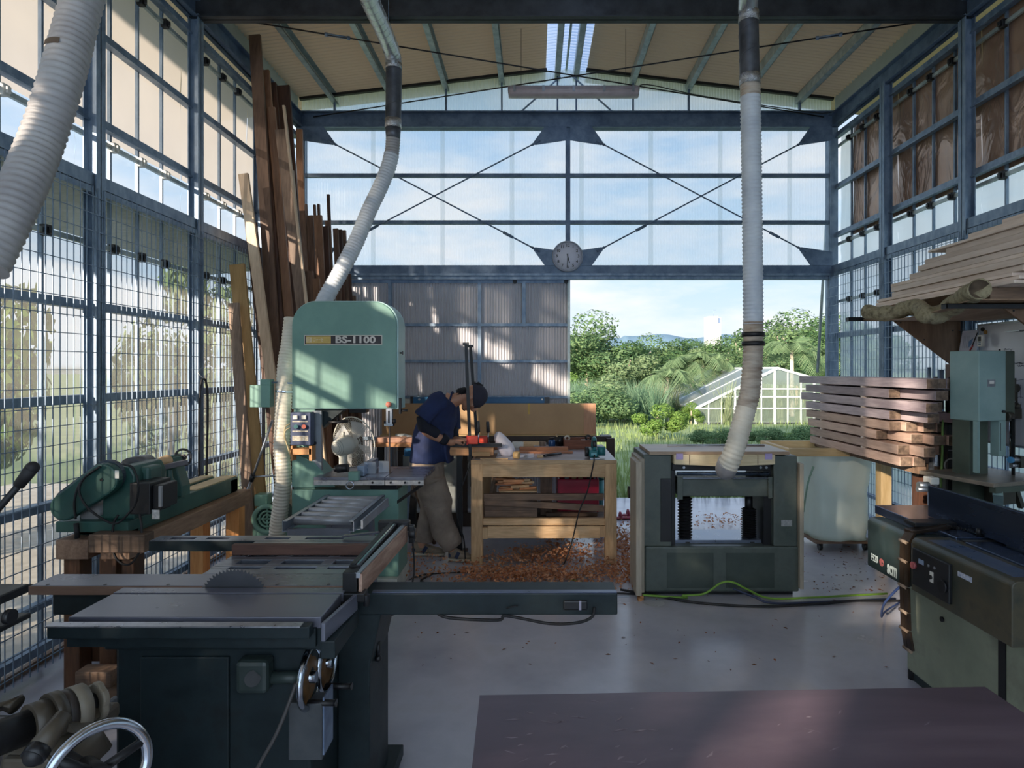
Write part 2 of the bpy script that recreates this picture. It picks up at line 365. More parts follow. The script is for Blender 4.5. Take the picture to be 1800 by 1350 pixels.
def side_wall(side):
    s=-1 if side=='left' else 1; X0=XL if s<0 else XR
    r=sroot('wall_'+side,(X0,2,0))
    for y in BAYS:
        mb=MB(); hpost(mb,X0-s*.03,y,0,4.3); 
        part('post',mb,galv,r)
        mb=MB(); mb.box(X0-s*.10,X0+s*.03,y-.075,y+.075,0,.012); 
        for a in (-.055,.055): mb.cyl((X0-s*.085,y+a,.01),(X0-s*.085,y+a,.045),.008,6)
        part('base_plate',mb,galv,r)
    # eave beam, mid beam, girts
    mb=MB(); hbeam_y(mb,X0-s*.02,YB,YF,4.28,4.43,.09); part('eave_beam',mb,beamst,r)
    mb=MB().box(X0-s*.055,X0+s*.02,YB,YF,2.665,2.745); mb.box(X0-s*.055,X0-s*.03,YB,YF,2.63,2.67); part('middle_beam',mb,galv,r)
    for z,h in ((.11,.045),(.34,.03),(.86,.045),(1.43,.05),(1.98,.05),(3.10,.045),(3.63,.045),(4.20,.05)):
        mb=MB().box(X0+s*.005,X0+s*.06,YB,YF,z-h/2,z+h/2)
        if z>3: mb.box(X0-s*.01,X0+s*.01,YB,YF,z-h/2-.012,z-h/2)
        part('girt',mb,galv,r)
    for z in (4.09,3.0,2.36): part('clip_rail',MB().box(X0+s*.04,X0+s*.06,YB,YF,z-.014,z+.014),galv_l,r)
    for i in range(9):
        y1=BAYS[i]; y0=BAYS[i+1]
        for k in range(1,4):
            y=y1+(y0-y1)*k/4
            mb=MB().box(X0+s*.058,X0+s*.078,y-.008,y+.008,0.02,4.2); part('batten',mb,galv,r)
            if i<6:
              for z in (4.09,3.0,2.36):
                mb=MB().box(X0+s*.02,X0+s*.062,y-.022,y+.022,z-.03,z+.03); mb.box(X0+s*.005,X0+s*.02,y-.012,y+.012,z-.018,z+.018)
                lightclip = (s<0 and abs(z-3.0)<.01)
                o=part('sheet_clip',mb,whitepl if lightclip else blackpl,r,.005)
        for zone,(z0,z1,m) in (('upper_sheet',(3.05,4.28,None)),('strip_sheet',(2.75,3.05,None)),('lower_sheet',(.03,2.72,None))):
            if s<0: m={'upper_sheet':sh_up_l,'strip_sheet':sh_mid_l,'lower_sheet':sh_low_l}[zone]
            else: m={'upper_sheet':sh_brown,'strip_sheet':sh_mid_r,'lower_sheet':sh_low_r}[zone]
            segs=[(y0,y1,m)]
            if s>0 and zone=='upper_sheet' and i==0: segs=[(y0,y1-.275,m),(y1-.275,y1,sh_mid_r)]
            for a,b,mm in segs:
                X=X0+s*.085
                n=8; vs=[];fs=[]
                for q in range(n+1):
                    for zz in range(9):
                        vs.append((X+.004*math.sin(q*2.1+zz*1.3+i), a+(b-a)*q/n, z0+(z1-z0)*zz/8))
                for q in range(n):
                    for zz in range(8): fs.append((q*9+zz,(q+1)*9+zz,(q+1)*9+zz+1,q*9+zz+1))
                part(zone,MB().add(vs,fs,True),mm,r)
    # white eave band
    part('eave_board',MB().box(X0+s*.02,X0+s*.035,YB,YF,4.43,4.68),mottled('pale_eave_board',sc(170,184,178),sc(196,206,200),2,.7),r)
    # wire mesh panels
    for i in range(5):
        y1=BAYS[i]-.0; y0=BAYS[i+1]+.0; X=X0-s*.075; t=.0021; mb=MB()
        k=0; y=y0+.025
        while y<y1-.01:
            mb.box(X-t,X+t,y-t,y+t,.05,2.66); y+=.05
        z=.10
        while z<2.66:
            mb.box(X-s*.004-t,X-s*.004+t,y0,y1,z-t,z+t); z+=.1
        part('wire_mesh_panel',mb,galv,r)
    return r
wl=side_wall('left'); wr=side_wall('right')
# awning outside the left wall
mb=MB().bar((XL-.1,YB,2.80),(XL-.1,YF,2.80),.02,.02)
struct('trim_3',MB().add([(XL-.09,YB,2.78),(XL-.09,YF,2.78),(XL-1.0,YF,2.70),(XL-1.0,YB,2.70),(XL-.09,YB,2.74),(XL-.09,YF,2.74),(XL-1.0,YF,2.66),(XL-1.0,YB,2.66)],
   [(0,1,2,3),(4,5,6,7),(0,1,5,4),(2,3,7,6),(1,2,6,5),(0,3,7,4)]),galv)

# ---- ceiling
ce=sroot('ceiling',(XC,2,5))
tan=sheet('tan_roof_lining',(.62,.51,.34),.0,.07,.02)
pitch=.058; npw=6; amp=.017
for s in (-1,1):
    vs=[];fs=[]; ys=[]; n=int((7.35-YB)/pitch*npw)
    xa=XC+s*.23; xb=(XL-1.3) if s<0 else (XR+1.0)
    for k in range(n+1):
        y=YB+k*pitch/npw; dz=amp*math.cos(2*PI*k/npw)
        vs+= [(xa,y,roofz(xa)+dz),(xb,y,roofz(xb)+dz)]
    fs=[(2*k,2*k+2,2*k+3,2*k+1) for k in range(n)]
    o=part('roof_sheet',MB().add(vs,fs,True),tan,ce)
vs=[];fs=[];n=int((7.35-YB)/pitch*npw)
for k in range(n+1):
    y=YB+k*pitch/npw; dz=amp*math.cos(2*PI*k/npw)
    vs+=[(XC-.25,y,roofz(XC-.25)+dz+.03),(XC,y,roofz(XC)+dz+.03),(XC+.25,y,roofz(XC+.25)+dz+.03)]
for k in range(n): fs+=[(3*k,3*k+3,3*k+4,3*k+1),(3*k+1,3*k+4,3*k+5,3*k+2)]
part('ridge_sheet',MB().add(vs,fs,True),sh_ridge,ce)
for x in (-2.5,-2.0,-1.61+.24,-.75,-.12,.24,.47,.83,1.46,2.08,2.71,3.21):
    pass
for px in (490,588,686,784,882,980,1013,1113,1211,1309,1406,1503):
    x=(px-CX)*6.98/F
    if x<XL-.1 or x>XR+.1: continue
    z=roofz(x)-.012
    mb=MB().box(x-.03,x+.03,YB,7.1,z-.008,z-.004); mb.box(x-.03,x-.026,YB,7.1,z-.10,z-.004); mb.box(x-.03,x+.03,YB,7.1,z-.104,z-.10); mb.box(x+.026,x+.03,YB,7.1,z-.104,z-.085)
    part('purlin',mb,galv_l,ce)
part('ridge_flashing',MB().box(XC-.012,XC+.012,YB,7.1,4.97,4.985),galv_l,ce)
for y in (4.79,.38):
    mb=MB(); hbeam_x(mb,XL-.02,XR+.02,y,4.278,4.478,.1)
    part('tie_beam',mb,mottled('dark_beam_steel',sc(40,44,50),sc(66,70,76),7,.5,.4),ce)
    mb=MB()
    for s in (-1,1):
        xb=XL if s<0 else XR
        a=(xb,y,4.5); b=(XC,y,roofz(XC)-.15)
        mb.bar(a,b,.09,.1)
    part('rafter',mb,galv,ce)
for a,b in (((-2.4,4.83,4.32),(3.2,6.93,4.40)),((3.2,4.83,4.32),(-2.45,6.93,4.40))):
    part('brace_rod',MB().cyl(a,b,.0065,8),blackst,ce)
    A=Vector(a);B=Vector(b);d=(B-A).normalized(); c=A+(B-A)*.14
    u=d.cross(Vector((0,0,1))).normalized()
    part('turnbuckle',MB().tube([c-d*.09+u*.012,c+d*.09+u*.012],.006,6).tube([c-d*.09-u*.012,c+d*.09-u*.012],.006,6).cyl(c-d*.1,c-d*.075,.017,8).cyl(c+d*.075,c+d*.1,.017,8),galv,ce)

# ---- far wall
fw=sroot('wall_far',(XC,YF,0))
mb=MB(); hbeam_x(mb,XL,XR,YF-.02,4.28,4.46,.12,.012); part('eave_beam',mb,beamst,fw)
part('header_beam',MB().box(XL,XR,YF-.07,YF-.01,2.665,2.745).box(XL,XR,YF-.07,YF-.062,2.745,2.755),beamst,fw)
part('door_track',MB().box(XL,XR,YF-.03,YF+.03,2.605,2.66).box(XL,XR,YF-.07,YF-.03,2.64,2.665),galv,fw)
for x,w in ((XL+.02,.08),(.368,.05),(XR-.02,.09)):
    z0=0 if w>.06 else 2.74
    mb=MB().box(x-w/2,x+w/2,YF-.06,YF-.05,z0,4.28).box(x-w/2,x+w/2,YF+.01,YF+.02,z0,4.28).box(x-.005,x+.005,YF-.05,YF+.01,z0,4.28)
    part('post',mb,galv if w>.06 else beamst,fw)
for z in (3.757,3.237):
    part('girt',MB().box(XL,XR,YF-.045,YF+.0,z-.02,z+.02),beamst,fw)
# diagonal bracing
for xa,xb in ((XL+.05,.35),(.39,XR-.05)):
    for (za,zb) in ((4.28,2.75),(2.75,4.28)):
        A=Vector((xa,YF-.08,za)); B=Vector((xb,YF-.08,zb)); d=(B-A).normalized()
        a2=A+d*.36; b2=B-d*.36
        part('brace_rod',MB().cyl(a2,b2,.008,8),beamst,fw)
        t=A+(B-A)*(.78 if zb<za else .27)
        part('turnbuckle',MB().cyl(t-d*.06,t+d*.06,.016,8),beamst,fw)
        for Q,dd,zz in ((A,d,za),(B,-d,zb)):
            sx=1 if dd.x>0 else -1; sz=1 if dd.z>0 else -1
            tip=Q+dd*.40; nn=Vector((-dd.z,0,dd.x))*.018
            base1=Q+Vector((sx*.24,0,0)); base2=Q+Vector((0,0,sz*.15))
            poly=[Q,base1,tip+nn*(1 if (nn.dot(base1-tip)>0) else -1),tip-nn*(1 if (nn.dot(base1-tip)>0) else -1),base2]
            mb=MB(); n=len(poly)
            mb.add([p+Vector((0,-.004,0)) for p in poly]+[p+Vector((0,.004,0)) for p in poly],[tuple(range(n)),tuple(range(n,2*n))]+[(i,(i+1)%n,n+(i+1)%n,n+i) for i in range(n)])
            part('gusset_plate',mb,beamst,fw)
            part('rod_clevis',MB().cyl(Q+dd*.33,Q+dd*.43,.014,8),beamst,fw)
# ribbed clear sheet
def ribbed(x0,x1,zf0,zf1,y,p=.032,a=.005,seg=6):
    n=int((x1-x0)/p*seg); vs=[]
    for k in range(n+1):
        x=x0+(x1-x0)*k/n; yy=y+a*math.cos(2*PI*(x-x0)/p)
        vs+=[(x,yy,zf0(x)),(x,yy,zf1(x))]
    return MB().add(vs,[(2*k,2*k+2,2*k+3,2*k+1) for k in range(n)],True)
x=XL
k=0
while x<XR-.05:
    x2=min(x+.78,XR)
    part('ribbed_sheet',ribbed(x,x2+.05,lambda q:2.70,lambda q:4.30,YF+.045+.004*(k%2)),sh_far,fw); x=x2; k+=1
part('gable_sheet',ribbed(XL,XR,lambda q:4.28,lambda q:roofz(q)-.02,YF+.05),sheet('gable_ribbed_sheet',(.80,.88,.95),.30,.85,.06),fw)
for px in (490,588,686,784,882,980,1013,1113,1211,1309,1406,1500):
    x=(px-CX)*6.98/F
    if XL<x<XR: part('gable_stud',MB().box(x-.009,x+.009,YF-.01,YF+.03,4.44,roofz(x)-.1),beamst,fw)
for s in (-1,1):
    xb=XL if s<0 else XR
    part('gable_edge',MB().bar((xb,YF,roofz(xb)-.03),(XC+s*.22,YF,roofz(XC+s*.22)-.03),.04,.03),blackst,fw)
    part('ridge_strut',MB().bar((XC+s*.07,YF-.02,4.86),(XC+s*.52,YF-.02,4.46),.012,.016),galv,fw)
# long thin brace at the right of the doorway
part('leaning_brace',MB().cyl(P(1437,655,7.1),P(1462,235,7.1),.016,10),galv_l,fw)

# ---- back wall behind the camera
wb=sroot('wall_back',(XC,YB,0))
part('back_sheet',ribbed(XL-.1,XR+.1,lambda q:0,lambda q:roofz(q),YB,p=.2,a=.02),sheet('fill_light_sheet',(.40,.52,.70),.0,.85,.03),wb)  # unseen wall, made translucent and blue-tinted to fill the room with light

# ---- sliding door, shut half way
dr=sroot('door_1',(-.8,YF+.1,0))
dx0,dx1=-2.45,(1002-CX)*7.1/F; dY=7.1
doorm=mottled('grey_door_sheet',sc(186,186,192),sc(206,206,212),1.5,.6)
part('door_sheet',ribbed(dx0,dx1,lambda q:.02,lambda q:2.62,dY+.03,p=.032,a=.008,seg=8),doorm,dr)
for yy in (495,571,635,698,770,830):
    z=EYE-(yy-CY)*dY/F
    part('door_rail',MB().box(dx0,dx1,dY-.015,dY+.012,z-.016,z+.016),galv,dr)
part('door_rail',MB().box(dx0,dx1,dY-.015,dY+.012,.03,.08),galv,dr)
for xx in (686,843):
    x=(xx-CX)*dY/F; part('door_stile',MB().box(x-.02,x+.02,dY-.02,dY+.012,.03,2.6),galv,dr)
x=(921-CX)*dY/F; part('door_stile',MB().box(x-.02,x+.02,dY-.018,dY+.012,2.11,2.6),galv,dr)
part('door_edge',MB().box(dx1-.03,dx1,dY-.03,dY+.04,.02,2.62),galv_l,dr)
for xx in (905,995): 
    x=(xx-CX)*dY/F; part('door_roller',MB().cyl((x,dY-.03,2.60),(x,dY+.0,2.60),.025,12),blackst,dr)
# clock
def clock():
    c=P(998,450,6.86); c.y=6.86
    t=thing('wall_clock','round grey-white wall clock showing half past five below the centre post','clock',c+V(0,0,-.17))
    part('case',MB().lathe([(0,.0),(.168,.0),(.172,.012),(.168,.035),(.155,.04),(.152,.03)],frame(c+V(0,.04,0),(1,0,0),(0,0,1)),48),plain('clock_rim',sc(150,156,170),.4),t)
    part('dial',MB().lathe([(0,.028),(.153,.028),(.153,.026)],frame(c+V(0,.04,0),(1,0,0),(0,0,1)),48),plain('clock_dial',sc(214,216,230),.5,var=.03),t)
    M0=frame(c+V(0,.011,0),(1,0,0),(0,0,1))
    for h in range(1,13):
        a=PI/2-h*PI/6
        M=Matrix.Translation(c+V(.118*math.cos(a),.0105,.118*math.sin(a)))@Matrix.Rotation(PI/2,4,'X')
        part('numeral',text_mb(str(h),.046,M,.0008,bold=.0008),blackpl,t)
    mk=MB()
    for h in range(0,60):
        a=h*PI/30; r0=.140 if h%5 else .137
        mk.bar(c+V(r0*math.cos(a),.010,r0*math.sin(a)),c+V(.146*math.cos(a),.010,.146*math.sin(a)),.0012,.001,up=(0,1,0))
    part('minute_marks',mk,blackpl,t)
    def hand(ang,l,w,yy):
        a=PI/2-ang; d=V(math.cos(a),0,math.sin(a))
        return MB().bar(c+V(0,yy,0)-d*.025,c+V(0,yy,0)+d*l,w,.002,up=(0,1,0))
    part('hour_hand',hand(2*PI*(5.5/12),.08,.011,.007),blackpl,t)
    part('minute_hand',hand(2*PI*(30.5/60),.125,.008,.004),blackpl,t)
    part('hub',MB().cyl(c+V(0,.0,0),c+V(0,.01,0),.007,12),blackpl,t)
clock()
# hanging lamp
def lamp():
    Y=5.95; a=P(893,162,Y); b=P(1123,165,Y); z=(a.z+b.z)/2; x0,x1=a.x,b.x
    t=thing('ceiling_lamp','long twin-tube batten lamp hung under the roof ridge','lamp',((x0+x1)/2,Y,z-.04))
    lm=plain('lamp_housing',sc(150,142,148),.5)
    part('housing',MB().loft([((x,Y,z+.03),(0,.06 if 0<q<3 else .045,0),(0,0,.028)) for q,x in enumerate((x0,x0+.03,x1-.03,x1))],12,pw=3),lm,t)
    part('diffuser',MB().loft([((x,Y,z-.005),(0,.062 if 0<q<3 else .05,0),(0,0,.035)) for q,x in enumerate((x0+.005,x0+.03,x1-.03,x1-.005))],12,pw=3),plain('lamp_diffuser',sc(176,164,166),.35),t)
    for f in (.05,.27,.5,.73,.95):
        x=x0+(x1-x0)*f; part('latch',MB().box(x-.012,x+.012,Y-.068,Y-.055,z-.01,z+.045),alu,t)
    for f in (.1,.9):
        x=x0+(x1-x0)*f; part('suspension_wire',MB().cyl((x,Y,z+.05),(x,Y,roofz(x)-.1),.0025,6),blackst,t)
    pts=spline([(x1-.02,Y,z+.02),(x1+.08,Y,z+.08),(x1+.7,Y+.3,z+.10),(XR-.4,YF-.3,z+.12),(XR-.15,YF-.2,z+.15)],6)
    part('power_cable',MB().tube(pts,.005,6),blackpl,t)
lamp()
# ================================================================== outside
random.seed(4)
SKY=.50; GLOW=1.1; SUN=6.2; EXPO=1.15
def ground_z(x,y):
    z=0
    if y>7.6: z=-.028*(y-7.6)
    if y>40: z=-.9-.03*(y-40)*0
    return z+.03*math.sin(x*.7)*min(1,max(0,(y-8)/5))
vs=[];fs=[]
xs=[-260,-120,-60,-30,-16,-10,-6,-4,-2.72,-2,-1,0,1,2,3.43,5,8,12,20,40,80,200,320]; ys=[-40,-20,-8,-3.6,0,4,7.75,8.5,9.5,11,13,16,20,26,34,44,60,90,160,320,700]
for y in ys:
    for x in xs: vs.append((x,y,ground_z(x,y)-.06 if y<7.8 else ground_z(x,y)-.03))
nx=len(xs)
for j in range(len(ys)-1):
    for i in range(nx-1): fs.append((j*nx+i,j*nx+i+1,(j+1)*nx+i+1,(j+1)*nx+i))
gm=mottled('meadow_ground',sc(89,107,66),sc(117,132,85),.8,.95,third=sc(117,135,81))
struct('ground',MB().add(vs,fs,True),gm)
# grass blades: one mesh of stuff
def grass(name,n,xr,yr,h,spread,mat,label,cat='grass',lean=.3,zf=ground_z,clump=0):
    mb=MB()
    cl=[(random.uniform(*xr),random.uniform(*yr)) for _ in range(clump)] if clump else None
    for _ in range(n):
        if cl:
            c=random.choice(cl); x=random.gauss(c[0],spread*6); y=random.gauss(c[1],spread*6)
        else:
            y=yr[0]+(yr[1]-yr[0])*random.random()**1.6; x=random.uniform(*xr)*(y/yr[1]*.9+.1 if yr[0]>7 else 1)
        z=zf(x,y)-.05; hh=h*random.uniform(.5,1.25); a=random.uniform(0,2*PI); w=spread*random.uniform(.6,1.3)
        l=hh*lean*random.uniform(.2,1.4); b=random.uniform(0,2*PI)
        wx,wy=w*math.cos(a),w*math.sin(a); lx,ly=l*math.cos(b),l*math.sin(b)
        mb.add([(x-wx,y-wy,z),(x+wx,y+wy,z),(x+wx*.7+lx*.4,y+wy*.7+ly*.4,z+hh*.6),(x-wx*.7+lx*.4,y-wy*.7+ly*.4,z+hh*.6),(x+lx,y+ly,z+hh)],[(0,1,2,3),(3,2,4)])
    return solo(name,mb,mat,label,cat,kind='stuff')
lg=leafmat('bright_grass',sc(115,135,81),sc(146,161,109),.45)
grass('meadow_grass',16000,(-12,26),(7.85,24),.24,.012,lg,'bright green meadow grass growing beyond the concrete doorstep')
reed=leafmat('pale_reeds',sc(122,137,100),sc(158,167,135),.45)
reed2=leafmat('blue_green_reeds',sc(85,115,91),sc(120,145,115),.45)
random.seed(8)
grass('tall_grass',5000,(-1,4.5),(22,27),1.5,.018,reed2,'tall feathery grass bank left of the small palm',clump=26,lean=.5)
grass('dry_reeds',2500,(4.5,11),(24,29),1.5,.016,reed,'pale dry reeds beside the glasshouse',clump=18,lean=.25)
# leafy crowns
def leaves(mb,c,r,n,s,rnd,shell=.35,flat=0):
    c=Vector(c)
    for _ in range(n):
        d=Vector((rnd.gauss(0,1),rnd.gauss(0,1),rnd.gauss(0,1))); d.normalize()
        q=1-shell*rnd.random()**1.5
        p=c+Vector((d.x*r[0],d.y*r[1],d.z*r[2]))*q
        a=Vector((rnd.gauss(0,1),rnd.gauss(0,1),rnd.gauss(0,1)*.6)); a=(a-d*a.dot(d)*.6).normalized(); b=a.cross(d+Vector((rnd.gauss(0,.4),rnd.gauss(0,.4),rnd.gauss(0,.4)))).normalized()
        ss=s*rnd.uniform(.6,1.4)
        mb.add([p-a*ss-b*ss*.2,p-b*ss*.5,p+a*ss,p+b*ss*.5],[(0,1,2,3)])
def crown(R,H,lobes,n,s,seed,base=0):
    rnd=random.Random(seed); mb=MB()
    for i in range(lobes):
        a=rnd.uniform(0,2*PI); q=rnd.random()**.5
        c=(R*.72*q*math.cos(a),R*.72*q*math.sin(a),base+H*(.25+.62*rnd.random()*(1-.45*q)))
        rr=R*rnd.uniform(.26,.44)
        leaves(mb,c,(rr,rr,rr*.72),n//lobes,s,rnd)
    return mb
def trunk(H,r,seed,br=4):
    rnd=random.Random(seed); mb=MB()
    mb.tube(spline([(0,0,-.4),(rnd.uniform(-.1,.1)*H*.1,0,H*.3),(rnd.uniform(-1,1)*.05*H,rnd.uniform(-1,1)*.05*H,H*.7)],5),[r*(1-.05*i) for i in range(11)],7)
    for i in range(br):
        a=rnd.uniform(0,2*PI); z0=H*rnd.uniform(.25,.5)
        mb.tube(spline([(0,0,z0),(H*.15*math.cos(a),H*.15*math.sin(a),z0+H*.15),(H*.3*math.cos(a),H*.3*math.sin(a),z0+H*.3)],4),r*.35,5)
    return mb
lv=[leafmat('leaves_deep',sc(52,79,53),sc(91,115,74),.35),leafmat('leaves_mid',sc(72,100,70),sc(111,132,91),.35),leafmat('leaves_pale',sc(96,120,85),sc(133,148,109),.4)]
bark=mottled('tree_bark',sc(120,108,92),sc(160,148,128),6,.9)
def make_tree(kind,seed,R,H,n,s,lobes,lm):
    t=thing('tree','tree','tree',(0,0,0))
    part('foliage',crown(R,H,lobes,n,s,seed,base=H*.1),lm,t); part('trunk',trunk(H,H*.022,seed),bark,t)
    return t
protos=[make_tree('a',1,3.2,6.6,8000,.115,16,lv[0]),make_tree('b',2,3.4,6.2,8000,.115,18,lv[1]),make_tree('c',3,2.8,6.4,7000,.115,14,lv[0]),make_tree('d',5,3.0,5.6,6500,.10,14,lv[2])]
used=set()
words_k=['dark leafy broad tree','mid green spreading tree','dense tall leafy tree','pale green loose tree']
trees=[ # px, top py, Y, kind
 (1030,556,40,1),(1075,590,40,0),(990,575,47,0),(1110,600,46,2),(1150,592,58,1),(1190,588,60,0),(1228,592,62,2),(1262,600,58,1),(1298,578,54,0),(1335,560,56,2),(1372,552,52,1),(1410,558,48,0),(1448,560,50,2),(1490,556,52,1),(1530,560,52,0),
 (1100,612,38,3),(1165,606,50,0),(1245,600,50,3),(1320,600,46,1),(1400,606,44,1),(1460,612,42,0),(950,570,45,2),(900,575,50,1),(820,570,52,0),(730,566,50,2),(640,560,46,1),(560,566,46,0)]
pos=['beside the door edge','behind the pale bushes','by the door','before the distant hill','under the distant hill ridge','behind the small palm','behind the twin palm','under the white tower','right of the white tower','behind the hose','in the middle of the wooded ridge','above the glasshouse roof','behind the leaning brace','beyond the right wall','past the right wall']
for i,(px,py,Y,k) in enumerate(trees):
    p=P(px,py,Y); gz=ground_z(p.x,Y); Hh=p.z-gz
    o=protos[k] if k not in used else copy_tree(protos[k]); used.add(k)
    base={0:6.6,1:6.2,2:6.4,3:5.6}[k]; f=Hh/(base*.97)
    o.matrix_basis=Matrix.Translation((p.x,Y,gz))@Matrix.Rotation(i*1.3,4,'Z')@Matrix.Diagonal((max(f,.9)*1.08,max(f,.9)*1.08,f,1))
    where=pos[i] if i<len(pos) else ['low before the ridge, left of the small palm','between the two palms','right of the twin palm','behind the hose, low','over the glasshouse ridge','above the far end of the glasshouse','hidden partly by the sliding door','behind the ribbed door','seen dimly through the ribbed wall sheet','dim behind the sheet wall','dim behind the hose at the sheet wall','dim behind the leaning boards'][i-15]
    o['label']=words_k[k]+' '+where; o['group']='trees on the wooded ridge'
# bushes
bp=[]
def make_bush(seed,R,H,n,s,lm,lobes=8):
    t=thing('bush','bush','bush'); part('foliage',crown(R,H,lobes,n,s,seed,base=-.1),lm,t); part('stem',MB().cyl((0,0,-.2),(0,0,H*.5),.04,6),bark,t); return t
B=[make_bush(11,1.0,1.5,4000,.04,lv[2]),make_bush(12,.8,1.3,4500,.035,leafmat('leaves_lime',sc(85,117,55),sc(122,146,79),.4)),make_bush(13,1.2,1.5,4000,.045,lv[1])]
ub=set()
for i,(px,top,Y,k,wd,txt) in enumerate([(1155,698,17,1,1.0,'conical lime green bush below the small palm'),(1055,650,26,0,2.2,'round pale bush under the big tree by the door edge'),(1035,675,22,2,1.5,'grey-green bush beside the door edge'),
      (1095,668,30,0,1.8,'pale green bush behind the tall grass'),(1215,700,24,1,.7,'small lime bush left of the glasshouse'),(1258,752,14,2,.45,'low bush before the glasshouse left corner'),(1300,752,15,2,.4,'low bush growing against the glasshouse middle'),
      (1235,752,15,2,.4,'little bush at the foot of the reeds'),(1345,750,15,2,.5,'low bush right of the hose'),(1380,756,15,1,.45,'low bush at the glasshouse right part'),(1418,745,14,2,.5,'leafy dark bush beside the beam stack'),(1120,690,27,2,1.6,'soft green bush behind the lime bush'),
      (1270,640,33,2,1.6,'dense bush behind the twin palm'),(1175,660,34,0,1.6,'pale bush behind the small palm'),(1010,640,30,1,1.5,'leafy bush close to the sliding door')]):
    p=P(px,top,Y); gz=ground_z(p.x,Y); Hh=max(.3,p.z-gz); o=B[k] if k not in ub else copy_tree(B[k]); ub.add(k)
    hb={0:1.5,1:1.3,2:1.5}[k]*.92
    o.matrix_basis=Matrix.Translation((p.x,Y,gz))@Matrix.Rotation(i*2.1,4,'Z')@Matrix.Diagonal((wd,wd,Hh/hb,1))
    o['label']=txt; o['group']='bushes before the wooded ridge'
# palms
def palm(px,crown_py,Y,H2,nfr,R,label,trunks=1,seed=3):
    rnd=random.Random(seed); p=P(px,crown_py,Y); gz=ground_z(p.x,Y)
    t=thing('palm_tree',label,'palm tree',(p.x,Y,gz),'palm trees beyond the meadow')
    pm=mottled('palm_trunk',sc(170,160,140),sc(206,196,176),10,.8)
    lm=leafmat('palm_leaves',sc(83,109,76),sc(126,145,106),.4)
    for q in range(trunks):
        off=(q-(trunks-1)/2)*.5
        top=p+V(off*1.2,0,rnd.uniform(-.3,.1))
        part('trunk',MB().tube(spline([(p.x+off*.6,Y,gz-.2),(p.x+off*.9,Y,(gz+p.z)/2),top],6),[.13-.004*i for i in range(13)],8),pm,t)
        for k in range(nfr):
            a=2*PI*k/nfr+rnd.uniform(-.2,.2); el=rnd.uniform(-.1,1.1); mb=MB(); L_=R*rnd.uniform(.85,1.1)
            d=Vector((math.cos(a),math.sin(a),0)); pts=[]
            for j in range(9):
                u=j/8; pts.append(top+d*L_*math.cos(el)*u*(1-.15*u)+V(0,0,L_*(math.sin(el)*u-(.75)*u*u)))
            mb.tube(pts,[.018*(1-.8*j/8) for j in range(9)],4)
            side=d.cross(V(0,0,1))
            for j in range(1,33):
                u=j/33; i0=min(7,int(u*8)); c=pts[i0].lerp(pts[i0+1],u*8-i0); ll=L_*.33*math.sin(PI*min(1,u*.85+.12))
                tt=(pts[i0+1]-pts[i0]).normalized()
                for s in (-1,1):
                    e=c+side*s*ll*.75+tt*ll*.5+V(0,0,-ll*.35+rnd.uniform(-.05,.05)); ww=tt*.022
                    mb.add([c-ww,c+ww,e+ww*.4,e-ww*.4],[(0,1,2,3)])
            part('frond',mb,lm,t)
palm(1172,655,26,0,15,1.9,'small single-trunk palm above the lime green bush',1,3)
palm(1235,640,30,0,13,2.4,'clump of grey-trunked palms left of the glasshouse gable',3,5)
palm(1392,612,30,0,14,2.3,'feathery palm rising behind the glasshouse ridge',1,9)
palm(1455,625,32,0,14,2.3,'palm behind the leaning brace by the doorway edge',1,12)
